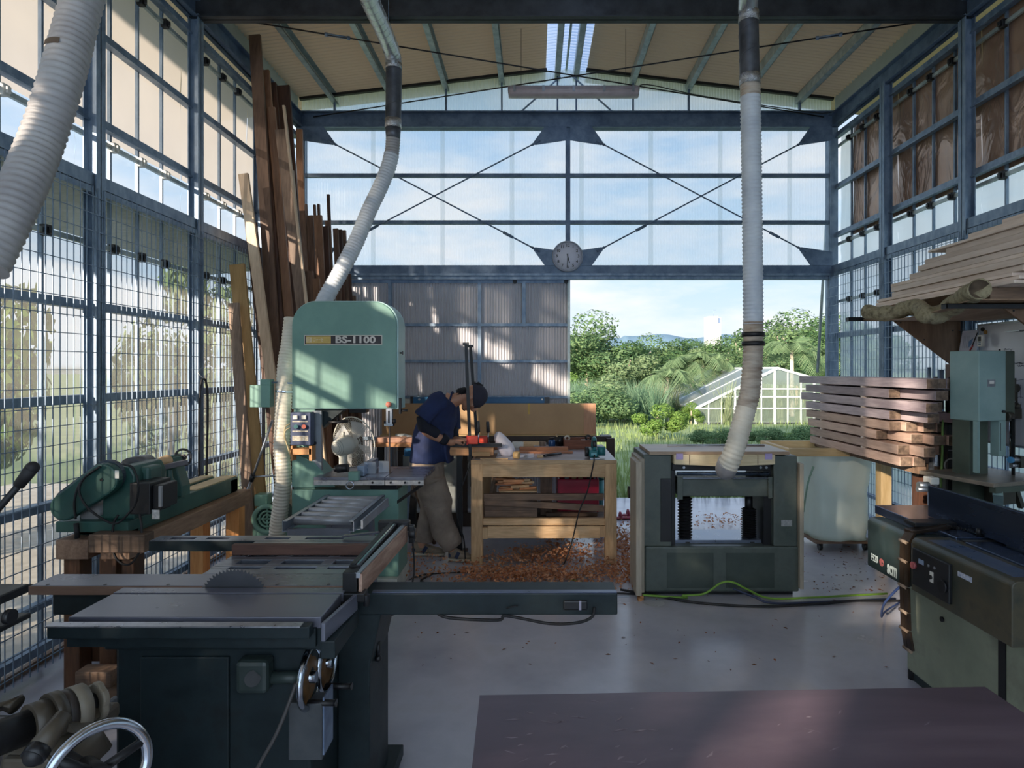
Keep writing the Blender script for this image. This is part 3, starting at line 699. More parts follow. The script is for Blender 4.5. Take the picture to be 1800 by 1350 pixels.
# glasshouse
def glasshouse():
    Y=24; Y2=33
    fr=plain('white_glasshouse_frame',sc(166,174,172),.6,var=.04)
    gl=sheet('glasshouse_pane',(.26,.32,.26),.55,.4,.06,rough=.08)
    rf=sheet('glasshouse_roof_film',(.36,.42,.44),.35,.5,.06,rough=.1)
    a=P(1222,718,Y); b=P(1224,772,Y); ridge=P(1366,647,Y); z0=ground_z(a.x,Y)-.1
    xl=a.x; xr=P(1500,700,Y).x; zl=a.z; xp=ridge.x; zp=ridge.z; zr=zp-(xr-xp)*.28
    t=thing('glasshouse','white-framed glasshouse with a peaked roof beyond the meadow','greenhouse',((xl+xr)/2,Y+4,z0))
    def top(x): return zl+(zp-zl)*(x-xl)/(xp-xl) if x<xp else zp+(zr-zp)*(x-xp)/(xr-xp)
    part('gable_glass',MB().add([(xl,Y,z0),(xr,Y,z0),(xr,Y,zr),(xp,Y,zp),(xl,Y,zl)],[(0,1,2,3,4)]),gl,t)
    part('rear_glass',MB().add([(xl,Y2,z0),(xr,Y2,z0),(xr,Y2,zr),(xp,Y2,zp),(xl,Y2,zl)],[(0,1,2,3,4)]),gl,t)
    part('side_glass',MB().add([(xl,Y,z0),(xl,Y2,z0),(xl,Y2,zl),(xl,Y,zl)],[(0,1,2,3)]),gl,t)
    part('roof_film',MB().add([(xl,Y,zl),(xp,Y,zp),(xp,Y2,zp),(xl,Y2,zl),(xr,Y,zr),(xr,Y2,zr)],[(0,1,2,3),(1,4,5,2)]),rf,t)
    n=12
    for i in range(n+1):
        x=xl+(xr-xl)*i/n
        part('upright',MB().bar((x,Y-.03,z0),(x,Y-.03,top(x)),.045 if i%3 else .08,.05),fr,t)
    for z in (zl,zl-.55,zl+.45,zl+.75,z0+.15):
        x0=xl if z<=zl+.01 else xl+(z-zl)/(zp-zl)*(xp-xl)
        part('cross_rail',MB().bar((x0,Y-.03,z),(xr,Y-.03,z),.04,.05),fr,t)
    for A,B_ in (((xl,Y-.04,zl),(xp,Y-.04,zp)),((xp,Y-.04,zp),(xr,Y-.04,zr)),((xp,Y,zp),(xp,Y2,zp)),((xl,Y,zl),(xl,Y2,zl))):
        part('rafter',MB().bar(A,B_,.09,.09),fr,t)
    for yy in (Y+2,Y+4,Y+6): part('rafter',MB().bar((xl,yy,zl),(xp,yy,zp),.05,.05),fr,t)
glasshouse()
# distant tower block, hill
def tower():
    Y=240; a=P(1245,556,Y); b=P(1268,600,Y); m=plain('white_tower_wall',sc(180,180,178),.9,var=.03)
    t=thing('tower_building','white flat-roofed tower standing above the wooded ridge','building',((a.x+b.x)/2,Y+4,-5))
    part('wall',MB().box(a.x,b.x-1.2,Y,Y+6,-5,a.z),m,t); part('side_wing',MB().box(b.x-1.2,b.x,Y+.5,Y+5,-5,a.z-.3),m,t)
    part('window',MB().box(b.x-1.0,b.x-.2,Y+.4,Y+.5,a.z-2.6,a.z-.6),plain('tower_window',sc(96,112,140),.3),t)
    part('antenna',MB().cyl((b.x-2.4,Y+2,a.z),(b.x-2.4,Y+2,a.z+3),.06,5).cyl((b.x-3.2,Y+2,a.z+2.6),(b.x-1.6,Y+2,a.z+2.6),.05,5),galv,t)
tower()
vs=[];fs=[];n=60
for i in range(n+1):
    px=1000+500*i/n; h=585-2+3*math.sin(i*.5)+5*abs(math.sin(i*.13+1))+ (0 if px>1100 else 6)
    p=P(px,h,900); q=P(px,640,900); vs+=[(p.x,900+60,p.z),(q.x,860,q.z-10),(q.x,1000,q.z-10)]
fs=[(3*i,3*i+3,3*i+4,3*i+1) for i in range(n)]+[(3*i,3*i+2,3*i+5,3*i+3) for i in range(n)]
solo('distant_hill',MB().add(vs,fs,True),plain('hazy_hill',sc(122,150,160),.9),'low hazy blue hill on the skyline left of the white tower','hill')
# side plants outside the walls
random.seed(21)
for i,(x,y,h,w_) in enumerate([(-4.3,-1.6,4.2,1.3),(-4.6,.4,3.0,1.2),(-4.1,2.9,1.9,.8),(-5.4,4.6,2.1,1.0),(-6.6,6.9,4.4,1.3),(-4.4,-3.6,4.6,1.5),(-5.0,8.6,3.6,1.2)]):
    o=copy_tree(B[i%3]); o.matrix_basis=Matrix.Translation((x,y,-.05))@Matrix.Rotation(i*1.7,4,'Z')@Matrix.Diagonal((w_,w_,h/1.35,1))
    o['label']='leafy shrub growing outside against the see-through side wall'; o['group']='shrubs outside the side wall'
lawn=MB()
# pair of slippers on the doorstep

struct('trim_4',MB().box(-7.5,XL-.17,-6,9,-.1,-.035),mottled('pale_gravel',sc(168,160,144),sc(200,192,176),9,.9))
# ================================================================== ducts and hoses
hosem=mottled('beige_hose',sc(206,198,180),sc(232,226,212),5,.45)
hosew=mottled('white_hose',sc(186,194,206),sc(220,226,232),5,.4)
hoseg=mottled('grey_hose',sc(150,148,150),sc(182,180,180),5,.45)
hoses=mottled('sawdust_stained_hose',sc(120,96,78),sc(196,186,172),7,.5,stretch=(.4,.4,2),third=sc(168,140,112))
spiral=mottled('spiral_duct_steel',sc(180,186,192),sc(220,224,228),9,.3,.8)
spirald=mottled('grey_duct_steel',sc(74,78,86),sc(112,116,124),7,.4,.6)
foil=mottled('foil_tape',sc(150,152,156),sc(210,212,214),30,.25,.85,bump=.6)
def hose(pts,r,pitch=.026,n=20,depth=.10):
    c=spline(pts,24); Ls=[0]
    for i in range(1,len(c)): Ls.append(Ls[-1]+(c[i]-c[i-1]).length)
    tot=Ls[-1]; m=int(tot/pitch*4); out=[];rs=[]; j=0
    for k in range(m+1):
        d=tot*k/m
        while j<len(Ls)-2 and Ls[j+1]<d: j+=1
        u=(d-Ls[j])/max(1e-9,Ls[j+1]-Ls[j]); out.append(c[j].lerp(c[j+1],min(1,u)))
        ph=k%4; rs.append(r*(1 if ph==1 else (1-depth*.45) if ph in (0,2) else 1-depth))
    return MB().tube(out,rs,n)
def duct(pts,r,seam=.10,n=24):
    c=spline(pts,12); mb=MB().tube(c,r,n)
    # raised helical seam
    L0=0; tot=sum((c[i]-c[i-1]).length for i in range(1,len(c))); ph=0; sp=[]
    M=int(tot/.006); acc=[0]
    for i in range(1,len(c)): acc.append(acc[-1]+(c[i]-c[i-1]).length)
    for k in range(M+1):
        d=tot*k/M; j=0
        while j<len(acc)-2 and acc[j+1]<d: j+=1
        p=c[j].lerp(c[j+1],(d-acc[j])/max(1e-9,acc[j+1]-acc[j])); t=(c[j+1]-c[j]).normalized(); a=t.cross(V(0,1,0)).normalized(); b=t.cross(a)
        an=2*PI*d/seam; sp.append(p+a*r*math.cos(an)+b*r*math.sin(an))
    mb.tube(sp,.0028,4); return mb
def ring_at(a,b,r,w=.0,t=.004,n=24):
    return MB().cyl(a,b,r+t,n)
# middle pipe run
t=thing('dust_pipe','bright spiral dust pipe and pale hose running down to the green bandsaw','dust pipe',P(690,240,5.3))
part('spiral_pipe',duct([P(622,-70,3.85),P(650,0,4.35),P(672,48,4.79),P(688,88,5.2)],.066),spiral,t)
part('elbow',MB().tube(spline([P(686,84,5.18),P(691,100,5.28),P(692,120,5.3)],6),.067,24),spiral,t)
part('foil_tape',MB().cyl(P(692,112,5.3),P(692,122,5.3),.0695,24),foil,t); part('foil_tape',MB().cyl(P(691,210,5.3),P(691,226,5.3),.0695,24),foil,t)
part('grey_pipe',duct([P(692,120,5.3),P(692,165,5.3),P(691,212,5.3)],.066,.14),spirald,t)
part('reducer',MB().cyl(P(691,224,5.3),P(691,246,5.3),.066,24,r2=.058),spirald,t)
part('hose_end',hose([P(691,244,5.3),P(690,258,5.3),P(688,275,5.3)],.062,.022),hoseg,t)
part('flexible_hose',hose([P(688,272,5.3),P(682,296,5.28),P(668,330,5.24),P(648,372,5.18),P(626,425,5.1),P(600,475,5.0),P(572,525,4.92),P(556,560,4.88)],.0655,.027),hosew,t)
part('hanging_wire',MB().cyl(P(683,-5,4.7),P(683,40,4.7),.003,6),galv,t)
# right pipe run
t=thing('dust_pipe','dark grey spiral pipe with a long ribbed hose dropping onto the planer','dust pipe',P(1322,400,4.1))
part('elbow',MB().tube(spline([P(1330,-60,3.7),P(1318,-20,3.95),P(1315,10,4.08),P(1316,34,4.1)],6),.062,24),spiral,t)
part('foil_tape',MB().cyl(P(1316,22,4.1),P(1316,40,4.1),.0655,24),foil,t); part('foil_tape',MB().cyl(P(1318,132,4.1),P(1318,150,4.1),.0665,24),foil,t)
part('grey_pipe',duct([P(1316,38,4.1),P(1317,90,4.1),P(1318,140,4.1)],.0625,.16),spirald,t)
part('hose_collar',hose([P(1318,146,4.1),P(1319,160,4.1),P(1319,172,4.1)],.066,.02),hoses,t)
part('upper_hose',hose([P(1319,170,4.1),P(1321,300,4.1),P(1323,440,4.1),P(1324,570,4.1)],.0665,.0255),hosew,t)
part('hose_clamp',MB().cyl(P(1324,584,4.1),P(1324,592,4.1),.073,24).cyl(P(1324,600,4.1),P(1324,608,4.1),.073,24),blackst,t)
part('hose_joint',MB().cyl(P(1324,566,4.1),P(1324,612,4.1),.064,24),hoses,t)
part('stained_hose',hose([P(1324,610,4.1),P(1322,650,4.09),P(1318,690,4.07),P(1311,720,4.05)],.0665,.026),hoses,t)
part('lower_hose',hose([P(1311,718,4.05),P(1304,745,4.03),P(1296,775,4.0),P(1287,800,4.0),P(1279,820,4.02)],.067,.026),hosem,t)
part('hose_mouth',MB().tube(spline([P(1281,812,4.01),P(1277,822,4.05),P(1276,826,4.15)],5),[.068]*10+[.066],24),hoseg,t)
# near left hose
solo('dust_hose',hose([P(160,-60,2.15),P(133,45,2.12),P(105,150,2.05),P(72,250,2.0),P(30,350,1.9),P(-30,470,1.8)],.063,.0235,24),hoseg,'thick grey ribbed dust hose hanging near the steel side wall, with a brown label','dust hose')
t=thing('hose_label','small brown sticker wrapped on the thick near dust hose','label',P(113,98,2.05))
part('sticker',MB().lathe([(.066,-.012),(.066,.012)],aim(P(119,97,2.09),P(133,45,2.12)-P(105,150,2.05))@Matrix.Rotation(-2.2,4,'Z'),8,a0=0,a1=.9),plain('brown_sticker',sc(92,78,66),.7),t)
bpy.data.objects[t.name]  # keep

# ================================================================== green bandsaw
def bandsaw():
    Y=4.5; g=bsgreen
    base=P(607,1035,Y); t=thing('bandsaw','tall sea-green bandsaw with a rounded wheel cover','bandsaw',V(base.x,Y+.2,0))
    x0,x1=P(513,0,Y).x,P(697,0,Y).x; zt=P(0,530,Y).z; zb=P(0,718,Y).z
    def cover(x0,x1,zb,zt,r,y0,y1):
        poly=[(x0,zb),(x1,zb)]
        for k in range(9): a=k/8*PI/2; poly.append((x1-r+r*math.cos(a),zt-r+r*math.sin(a)))
        for k in range(9): a=PI/2+k/8*PI/2; poly.append((x0+r+r*math.cos(a),zt-r+r*math.sin(a)))
        return MB().prism(poly,-y1,-y0,Matrix.Rotation(PI/2,4,'X'),smooth=False)
    part('wheel_cover',cover(x0,x1,zb,zt,.17,Y,Y+.20),g,t,.006)
    o=part('cover_edge',cover(x0-.004,x1+.012,zb-.006,zt+.006,.175,Y+.012,Y+.24),mottled('pale_green_edge',sc(150,186,186),sc(178,206,204),3,.4),t,.004)
    part('cover_latch',MB().cyl((x1+.01,Y+.06,P(0,620,Y).z),(x1+.03,Y+.06,P(0,620,Y).z),.006,8).cyl((x1+.03,Y+.06,P(0,620,Y).z),(x1+.034,Y+.06,P(0,620,Y).z),.014,12),blackpl,t)
    part('cover_latch',MB().cyl((x0-.02,Y+.1,P(0,725,Y).z),(x0-.002,Y+.1,P(0,725,Y).z),.01,8),blackpl,t)
    # name plate
    a=P(535,589,Y); b=P(672,606,Y)
    pl=part('name_plate',MB().box(a.x,b.x,Y-.004,Y,b.z,a.z),plain('plate_silver',sc(196,190,180),.4,.2),t)
    part('plate_field',MB().box(a.x+.006,b.x-.006,Y-.0055,Y-.003,b.z+.006,a.z-.006),plain('plate_black',sc(46,38,42),.4),pl)
    yb=P(582,0,Y).x
    part('plate_badge',MB().box(a.x+.014,yb,Y-.0065,Y-.004,b.z+.010,a.z-.010),plain('badge_gold',sc(206,176,100),.4),pl)
    zc=(a.z+b.z)/2; Mt=Matrix.Translation((0,Y-.0066,zc))@Matrix.Rotation(PI/2,4,'X')
    part('lettering',text_mb('BS-1100',.066,Matrix.Translation((P(625,0,Y).x,0,-.001))@Mt@Matrix.Diagonal((1.32,1,1,1)),.0008,bold=.0022),plain('plate_letters',sc(214,208,200),.5),pl)
    # emblem: square mark and cream strokes in a gold field
    em=MB(); w_=.004; cx=a.x+.035
    em.box(a.x+.017,a.x+.055,Y-.0072,Y-.0065,zc-.018,zc+.018)
    part('badge_mark',em,plain('badge_cream',sc(222,206,170),.5),pl)
    em=MB(); em.lathe([(.006,0),(.010,0)],frame((cx,Y-.0076,zc),(1,0,0),(0,0,1)),16); em.box(cx-.010,cx-.006,Y-.0078,Y-.0072,zc-.014,zc+.014)
    part('badge_ring',em,MATS['badge_gold'],pl)
    em=MB(); bx=a.x+.066
    for (u0,v0,u1,v1) in ((0,.010,0,-.008),(0,-.008,.014,-.008),(.014,-.008,.014,.010),(.004,.012,.018,.014),(.022,.004,.036,.004),(.030,.004,.026,-.010),(.040,.002,.052,.002),(.054,.006,.070,.006),(.058,.012,.058,-.008),(.058,-.008,.070,-.008),(.070,.006,.064,0)):
        em.bar((bx+u0,Y-.0072,zc+v0),(bx+u1,Y-.0072,zc+v1),.0035,.001,up=(0,1,0))
    part('badge_strokes',em,MATS['badge_cream'],pl)
    # column and lower body
    part('column',MB().box(x0+.002,P(551,0,Y).x,Y+.03,Y+.12,.14,zb+.02),g,t,.004)
    lx1=P(701,0,Y).x
    part('lower_body',MB().box(x0+.002,lx1,Y-.01,Y+.30,P(0,1013,Y).z,P(0,853,Y).z-.03),g,t,.006)
    part('side_fillet',MB().add([(P(552,0,Y).x,Y-.005,P(0,812,Y).z),(P(590,0,Y).x,Y-.005,P(0,856,Y).z),(x0+.003,Y-.005,P(0,856,Y).z),(x0+.003,Y-.005,P(0,795,Y).z),(P(552,0,Y).x,Y+.2,P(0,812,Y).z),(P(590,0,Y).x,Y+.2,P(0,856,Y).z),(x0+.003,Y+.2,P(0,856,Y).z),(x0+.003,Y+.2,P(0,795,Y).z)],
        [(0,1,2,3),(4,5,6,7),(0,1,5,4),(1,2,6,5),(2,3,7,6),(3,0,4,7)]),g,t)
    part('plinth',MB().box(x0-.02,lx1+.0,Y-.06,Y+.36,0,P(0,1013,Y).z),plain('pale_plinth',sc(190,192,184),.6),t,.004)
    part('column_door_edge',MB().box(P(549,0,Y).x,P(565,0,Y).x,Y+.0,Y+.03,P(0,850,Y).z,P(0,722,Y).z),plain('steel_strip',sc(150,158,166),.35,.4),t)
    part('door_latch',MB().cyl((P(554,0,Y).x,Y-.015,P(0,779,Y).z),(P(554,0,Y).x,Y,P(0,779,Y).z),.012,10),blackpl,t)
    da=P(545,718,Y); 
    part('neck_bracket',MB().add([(P(548,0,Y).x,Y+.05,zb),(P(604,0,Y).x,Y+.05,zb),(P(560,0,Y).x,Y+.05,P(0,755,Y).z),(P(548,0,Y).x,Y+.05,P(0,745,Y).z),(P(548,0,Y).x,Y+.15,zb),(P(604,0,Y).x,Y+.15,zb),(P(560,0,Y).x,Y+.15,P(0,755,Y).z),(P(548,0,Y).x,Y+.15,P(0,745,Y).z)],[(0,1,2,3),(4,5,6,7),(0,1,5,4),(1,2,6,5),(2,3,7,6),(3,0,4,7)]),darkgreen,t)
    # tension handwheel under the cover
    c=P(594,742,Y+.08)
    hw=part('tension_wheel',MB().lathe([(.01,.0),(.068,-.004),(.076,.002),(.076,.010),(.066,.014),(.02,.012),(.01,.012)],Matrix.Translation(c),28),blackpl,t)
    part('spindle',MB().cyl(c,(c.x,c.y,zb),.010,10),blackst,hw)
    part('bearing_block',MB().box(P(604,0,Y).x,P(636,0,Y).x,Y+.12,Y+.2,P(0,728,Y).z,zb),blackst,t,.006)
    # crank on the right
    cx=x1+.018; z=P(0,712,Y).z
    ck=part('crank_arm',MB().box(cx-.006,cx+.008,Y+.02,Y+.05,P(0,728,Y).z,P(0,700,Y).z),blackst,t)
    part('crank_handle',MB().cyl((cx,Y+.035,P(0,722,Y).z),(cx+.055,Y+.035,P(0,722,Y).z),.009,10),blackpl,ck)
    # upper guide
    gx=P(683,0,Y).x
    gd=part('blade_guide',MB().box(gx-.022,gx+.022,Y+.01,Y+.05,P(0,748,Y).z,P(0,715,Y).z),alu,t,.003)
    part('guide_slot',MB().box(gx-.006,gx+.006,Y+.006,Y+.012,P(0,744,Y).z,P(0,722,Y).z),blackst,gd)
    part('guide_roller',MB().cyl((gx+.022,Y+.03,P(0,741,Y).z),(gx+.045,Y+.03,P(0,741,Y).z),.016,14).cyl((gx-.04,Y+.03,P(0,743,Y).z),(gx-.022,Y+.03,P(0,743,Y).z),.008,10),blackst,gd)
    part('guide_foot',MB().box(gx-.034,gx+.03,Y+.005,Y+.06,P(0,749,Y).z,P(0,745,Y).z),chrome,gd)
    part('red_knob',MB().ball(P(683,711,Y-.03),.021),plain('coral_knob',sc(214,130,110),.35),t)
    part('saw_blade',MB().box(gx-.003,gx+.003,Y+.02,Y+.045,P(0,835,Y).z,P(0,748,Y).z),plain('blade_steel',sc(130,112,100),.4,.6),t)
    # table
    zt_=.85; ty0=4.36; tx0=-1.54; tx1=P(745,0,4.37).x; gpx=P(677,0,4.37).x
    tb=part('table',MB().box(tx0,gpx-.003,ty0,4.86,zt_-.02,zt_).box(gpx+.003,tx1,ty0,4.86,zt_-.02,zt_).box(tx0,tx1,ty0+.25,4.86,zt_-.03,zt_-.021).box(gpx-.01,gpx+.01,4.62,4.86,zt_-.0305,zt_-.001),mottled('worn_table_steel',sc(120,124,142),sc(166,168,180),9,.28,.7,stretch=(.4,1,1)),t,.002)
    part('table_apron',MB().box(tx0,gpx-.003,ty0-.001,ty0+.02,zt_-.055,zt_-.021).box(gpx+.003,tx1,ty0-.001,ty0+.02,zt_-.055,zt_-.021),mottled('worn_apron_paint',sc(170,166,168),sc(216,212,208),14,.4,.3,third=sc(120,112,120)),tb,.002)
    for px in (655,687,712,737):
        part('apron_bolt',MB().cyl((P(px,0,ty0).x,ty0-.008,zt_-.036),(P(px,0,ty0).x,ty0,zt_-.036),.008,8),blackst,tb)
    part('table_strut',MB().bar(P(742,852,4.4),P(688,890,4.52),.012,.02),blackst,t)
    part('trunnion',MB().box(gpx-.14,gpx+.06,4.5,4.68,.70,zt_-.03),blackst,t,.01)
    # fence
    fm=mottled('fence_blue_grey',sc(120,140,170),sc(160,176,196),8,.3,.5)
    fe=part('fence_plate',MB().box(P(628,0,4.4).x,P(640,0,4.4).x,4.40,4.80,zt_+.002,zt_+.075),fm,t,.003)
    part('fence_face',MB().box(P(640,0,4.5).x,P(660,0,4.5).x,4.50,4.54,zt_+.002,zt_+.085).box(P(662,0,4.5).x,P(681,0,4.5).x,4.56,4.575,zt_+.002,zt_+.085),alu,fe)
    part('fence_head',MB().box(P(611,0,4.3).x,P(629,0,4.3).x,4.31,4.37,P(0,846,4.3).z,zt_+.045),bsgreen,fe,.006)
    part('fence_motor',MB().cyl(P(593,824,4.45),P(612,822,4.45),.03,14).cyl(P(588,824,4.45),P(593,824,4.45),.022,14),blackpl,fe)
    part('ring_handle',MB().tube([P(615,853,4.3)+V(.026*math.cos(a),0,.026*math.sin(a)) for a in [k*2*PI/16 for k in range(16)]],.0045,6,closed=True),chrome,fe)
    # control box on its wooden bracket
    bx=part('control_box',MB().box(P(510,0,4.4).x,P(546,0,4.4).x,4.40,4.48,P(0,783,4.4).z,P(0,725,4.4).z),mottled('navy_box',sc(44,54,82),sc(74,86,118),6,.4),t,.006)
    for px in (520,535): part('white_button',MB().box(P(px-4,0,4.4).x,P(px+4,0,4.4).x,4.385,4.40,P(0,737,4.4).z,P(0,730,4.4).z),whitepl,bx,.002)
    part('green_button',MB().cyl(P(520,750,4.375),P(520,750,4.4),.015,16),plain('teal_button',sc(84,130,130),.4),bx)
    part('red_button',MB().cyl(P(534,750,4.375),P(534,750,4.4),.015,16),plain('salmon_button',sc(220,120,96),.4),bx)
    lab=MB().box(P(514,0,4.4).x,P(542,0,4.4).x,4.398,4.40,P(0,775,4.4).z,P(0,766,4.4).z); part('instruction_label',lab,mottled('worn_label',sc(150,140,120),sc(220,214,200),60,.6),bx)
    part('caption_strip',MB().box(P(514,0,4.4).x,P(541,0,4.4).x,4.398,4.40,P(0,742,4.4).z,P(0,740,4.4).z).box(P(514,0,4.4).x,P(541,0,4.4).x,4.398,4.40,P(0,759,4.4).z,P(0,757,4.4).z),MATS['worn_label'],bx)
    ow=wood('orange_bracket_wood',sc(196,134,84),sc(226,168,112),'x')
    br=part('wooden_bracket',MB().box(P(512,0,4.42).x,P(547,0,4.42).x,4.42,4.5,P(0,799,4.42).z,P(0,789,4.42).z).box(P(511,0,4.42).x,P(514,0,4.42).x,4.42,4.5,P(0,810,4.42).z,P(0,784,4.42).z).box(P(543,0,4.42).x,P(548,0,4.42).x,4.42,4.5,P(0,810,4.42).z,P(0,784,4.42).z),ow,t)
    for dx in (0,7):
        part('cable',MB().tube(spline([P(510,745+dx,4.42),P(502,750+dx,4.40),P(500,762+dx,4.40),P(504,780,4.41),P(511,796+dx,4.43)],6),.005,6),plain('cream_cable',sc(196,180,140),.5),bx)
    # side hose
    hs=part('extraction_hose',hose([P(513,560,4.80),P(508,605,4.76),P(502,640,4.72),P(499,690,4.66),P(497,740,4.62),P(495,790,4.6),P(498,840,4.6),P(494,885,4.62),P(488,930,4.65),P(485,985,4.68)],.060,.0245),hosem,t)
    part('hose_clip',MB().lathe([(.064,-.008),(.066,0),(.064,.008)],aim(P(500,688,4.66),(0.05,0,1)),20),chrome,hs)
    # separate green guard box with rod
    gb=part('guard_box',MB().box(P(439,0,4.6).x,P(474,0,4.6).x,4.6,4.68,P(0,716,4.6).z,P(0,677,4.6).z).box(P(457,0,4.6).x,P(474,0,4.6).x,4.6,4.68,P(0,677,4.6).z,P(0,667,4.6).z),g,t,.004)
    part('guard_rod',MB().cyl(P(474,672,4.64),P(520,674,4.64),.007,8),galv,gb)
    # lower vents: small caster arcs
    # column feet
    return t
bandsaw()
# blower motor
def blower():
    Y=4.95; c=P(470,912,Y); g=plain('mint_green_paint',sc(134,176,156),.4)
    t=thing('blower_motor','round mint green blower motor with ring grille on the floor behind the beige hose','motor',(c.x,Y,0))
    M=frame(c,(1,0,0),(0,0,1))
    part('ring_grille',MB().lathe([(.085,0),(.118,0),(.118,.02),(.085,.02),(.085,0)],M,32).lathe([(.055,0),(.068,0),(.068,.01),(.055,.01),(.055,0)],M,28).lathe([(.028,0),(.040,0),(.040,.01),(.028,.01),(.028,0)],M,24),g,t)
    part('body',MB().cyl(c+V(0,.02,0),c+V(0,.25,0),.105,28),plain('dark_motor',sc(60,84,78),.5),t)
    part('spokes',MB().bar(c+V(-.1,0,0),c+V(.1,0,0),.012,.012).bar(c+V(0,0,-.1),c+V(0,0,.1),.012,.012),g,t)
    part('foot',MB().box(c.x-.13,c.x+.13,Y+.03,Y+.24,0,c.z-.085),g,t)
    part('terminal_box',MB().box(c.x-.13,c.x-.02,Y+.05,Y+.15,c.z+.085,c.z+.18),g,t,.01)
blower()
# white fan
def fan():
    c=P(622,778,5.35); ax=V(.42,.90,.12).normalized(); wf=plain('fan_white',sc(226,224,214),.4,var=.04)
    t=thing('pedestal_fan','white caged pedestal fan behind the bandsaw table','fan',(c.x,c.y,0))
    M=aim(c,ax); R=.222
    mb=MB()
    for s,dep in ((-1,.07),(1,.075)):
        for k in range(72):
            a=2*PI*k/72
            pts=[M@V(r*math.cos(a+q),r*math.sin(a+q),s*dep*(1-(r/R)**2.2)) for r,q in ((.05,-.12*s),(.11,-.05*s),(.17,0),(R,0.02*s))]
            mb.tube(pts,.0013,3,caps=False)
    for r,z in ((R,0),(.12,-.055),(.05,-.068),(.12,.055),(.05,.07)):
        mb.tube([M@V(r*math.cos(a),r*math.sin(a),z) for a in [k*2*PI/48 for k in range(48)]],.0022 if r<R else .0055,5,closed=True)
    part('cage',mb,wf,t)
    bl=sheet('fan_blade_plastic',(.85,.86,.86),.2,.5,.1)
    for k in range(4):
        a0=k*PI/2+.4; vs=[]
        for i in range(6):
            r=.04+.155*i/5
            for q,z in ((-.32,-.025),(.0,0),(.42,.028)):
                a=a0+q*(1 if i>0 else .5); vs.append(M@V(r*math.cos(a),r*math.sin(a),z*(.5+i/6)))
        part('blade',MB().add(vs,[(3*i+j,3*i+3+j,3*i+4+j,3*i+1+j) for i in range(5) for j in range(2)],True),bl,t)
    part('hub',MB().lathe([(0,.03),(.035,.02),(.045,-.02),(.03,-.04)],M,20),wf,t)
    mo=part('motor_housing',MB().lathe([(0,-.215),(.045,-.213),(.062,-.20),(.072,-.17),(.080,-.12),(.082,-.07),(.05,-.06)],M,28),wf,t)
    part('motor_vents',MB().lathe([(.064,-.199),(.067,-.1985)],M,28).lathe([(.05,-.2125),(.053,-.2125)],M,28).lathe([(.035,-.2145),(.038,-.2145)],M,28),plain('fan_grey',sc(150,150,146),.5),mo)
    part('swing_knob',MB().cyl(c-ax*.13+V(0,0,.08),c-ax*.13+V(0,0,.12),.012,10),wf,mo)
    nb=c-ax*.13
    part('neck',MB().box(nb.x-.03,nb.x+.03,nb.y-.03,nb.y+.03,nb.z-.16,nb.z-.07),wf,t,.01)
    part('pole',MB().cyl((nb.x,nb.y,.03),(nb.x,nb.y,nb.z-.14),.014,14),wf,t)
    part('base',MB().lathe([(0,.035),(.05,.035),(.17,.02),(.19,.0),(0,0)],Matrix.Translation((nb.x,nb.y,0)),32),wf,t)
fan()
# roller stand
def rollers():
    st=plain('stand_steel',sc(126,130,142),.4,.4); rl=plain('roller_grey',sc(172,174,180),.35,.3)
    z=.735; t=thing('roller_stand','low steel roller conveyor stand in front of the green bandsaw','roller stand',(-1.24,3.95,0))
    for x,w in ((-1.43,-1),(-1.05,1)):
        mb=MB().box(x-.015,x+.015,3.58,4.33,z-.004,z).box(x+(-.015 if w<0 else .012),x+(-.012 if w<0 else .015),3.58,4.33,z-.06,z).box(x-.015,x+.015,3.58,4.33,z-.063,z-.06)
        part('side_rail',mb,plain('rail_light_steel',sc(160,170,186),.35,.4),t)
    part('outer_rail',MB().bar((-1.0,3.62,z-.03),(-1.0,4.25,z-.03),.012,.05).bar((-1.02,3.6,z-.055),(-1.0,4.25,z-.055),.03,.004),MATS['rail_light_steel'],t)
    for k in range(6):
        y=3.68+k*.118; part('roller',MB().cyl((-1.41,y,z-.022),(-1.07,y,z-.022),.025,20),rl,t)
    part('cross_bar',MB().box(-1.42,-1.06,3.59,3.62,z-.085,z-.05),st,t); part('cross_bar',MB().box(-1.42,-1.06,4.26,4.29,z-.085,z-.05),st,t)
    for x in (-1.38,-1.10):
        for y in (3.66,4.2):
            part('leg',MB().bar((x,y,z-.06),(x+(-.02 if x<-1.2 else .02),y+(-.04 if y<4 else .04),0),.035,.025,up=(0,1,0)),st,t)
    for y,zz in ((3.65,.54),(3.64,.38),(4.22,.54),(4.2,.45)): part('brace',MB().box(-1.39,-1.09,y-.012,y+.012,zz-.018,zz+.018),st,t)
    part('spring_ring',MB().tube([V(-1.23,3.7,.40)+V(.085*math.cos(a),0,.085*math.sin(a)) for a in [k*2*PI/32 for k in range(32)]],.006,6,closed=True),st,t)
rollers()
# leaning support pole
t=thing('support_pole','thin aluminium support pole with black joint leaning near the floor blower','pole',P(405,955,4.95))
part('lower_tube',MB().cyl(P(403,948,4.9),P(443,842,4.95),.012,12),alu,t); part('upper_tube',MB().cyl(P(443,842,4.95),P(479,738,5.0),.0095,12),alu,t)
part('joint',MB().cyl(P(441,846,4.95),P(445,834,4.95),.02,12),blackpl,t); part('side_arm',MB().cyl(P(446,838,4.95),P(488,836,4.9),.007,8),alu,t)

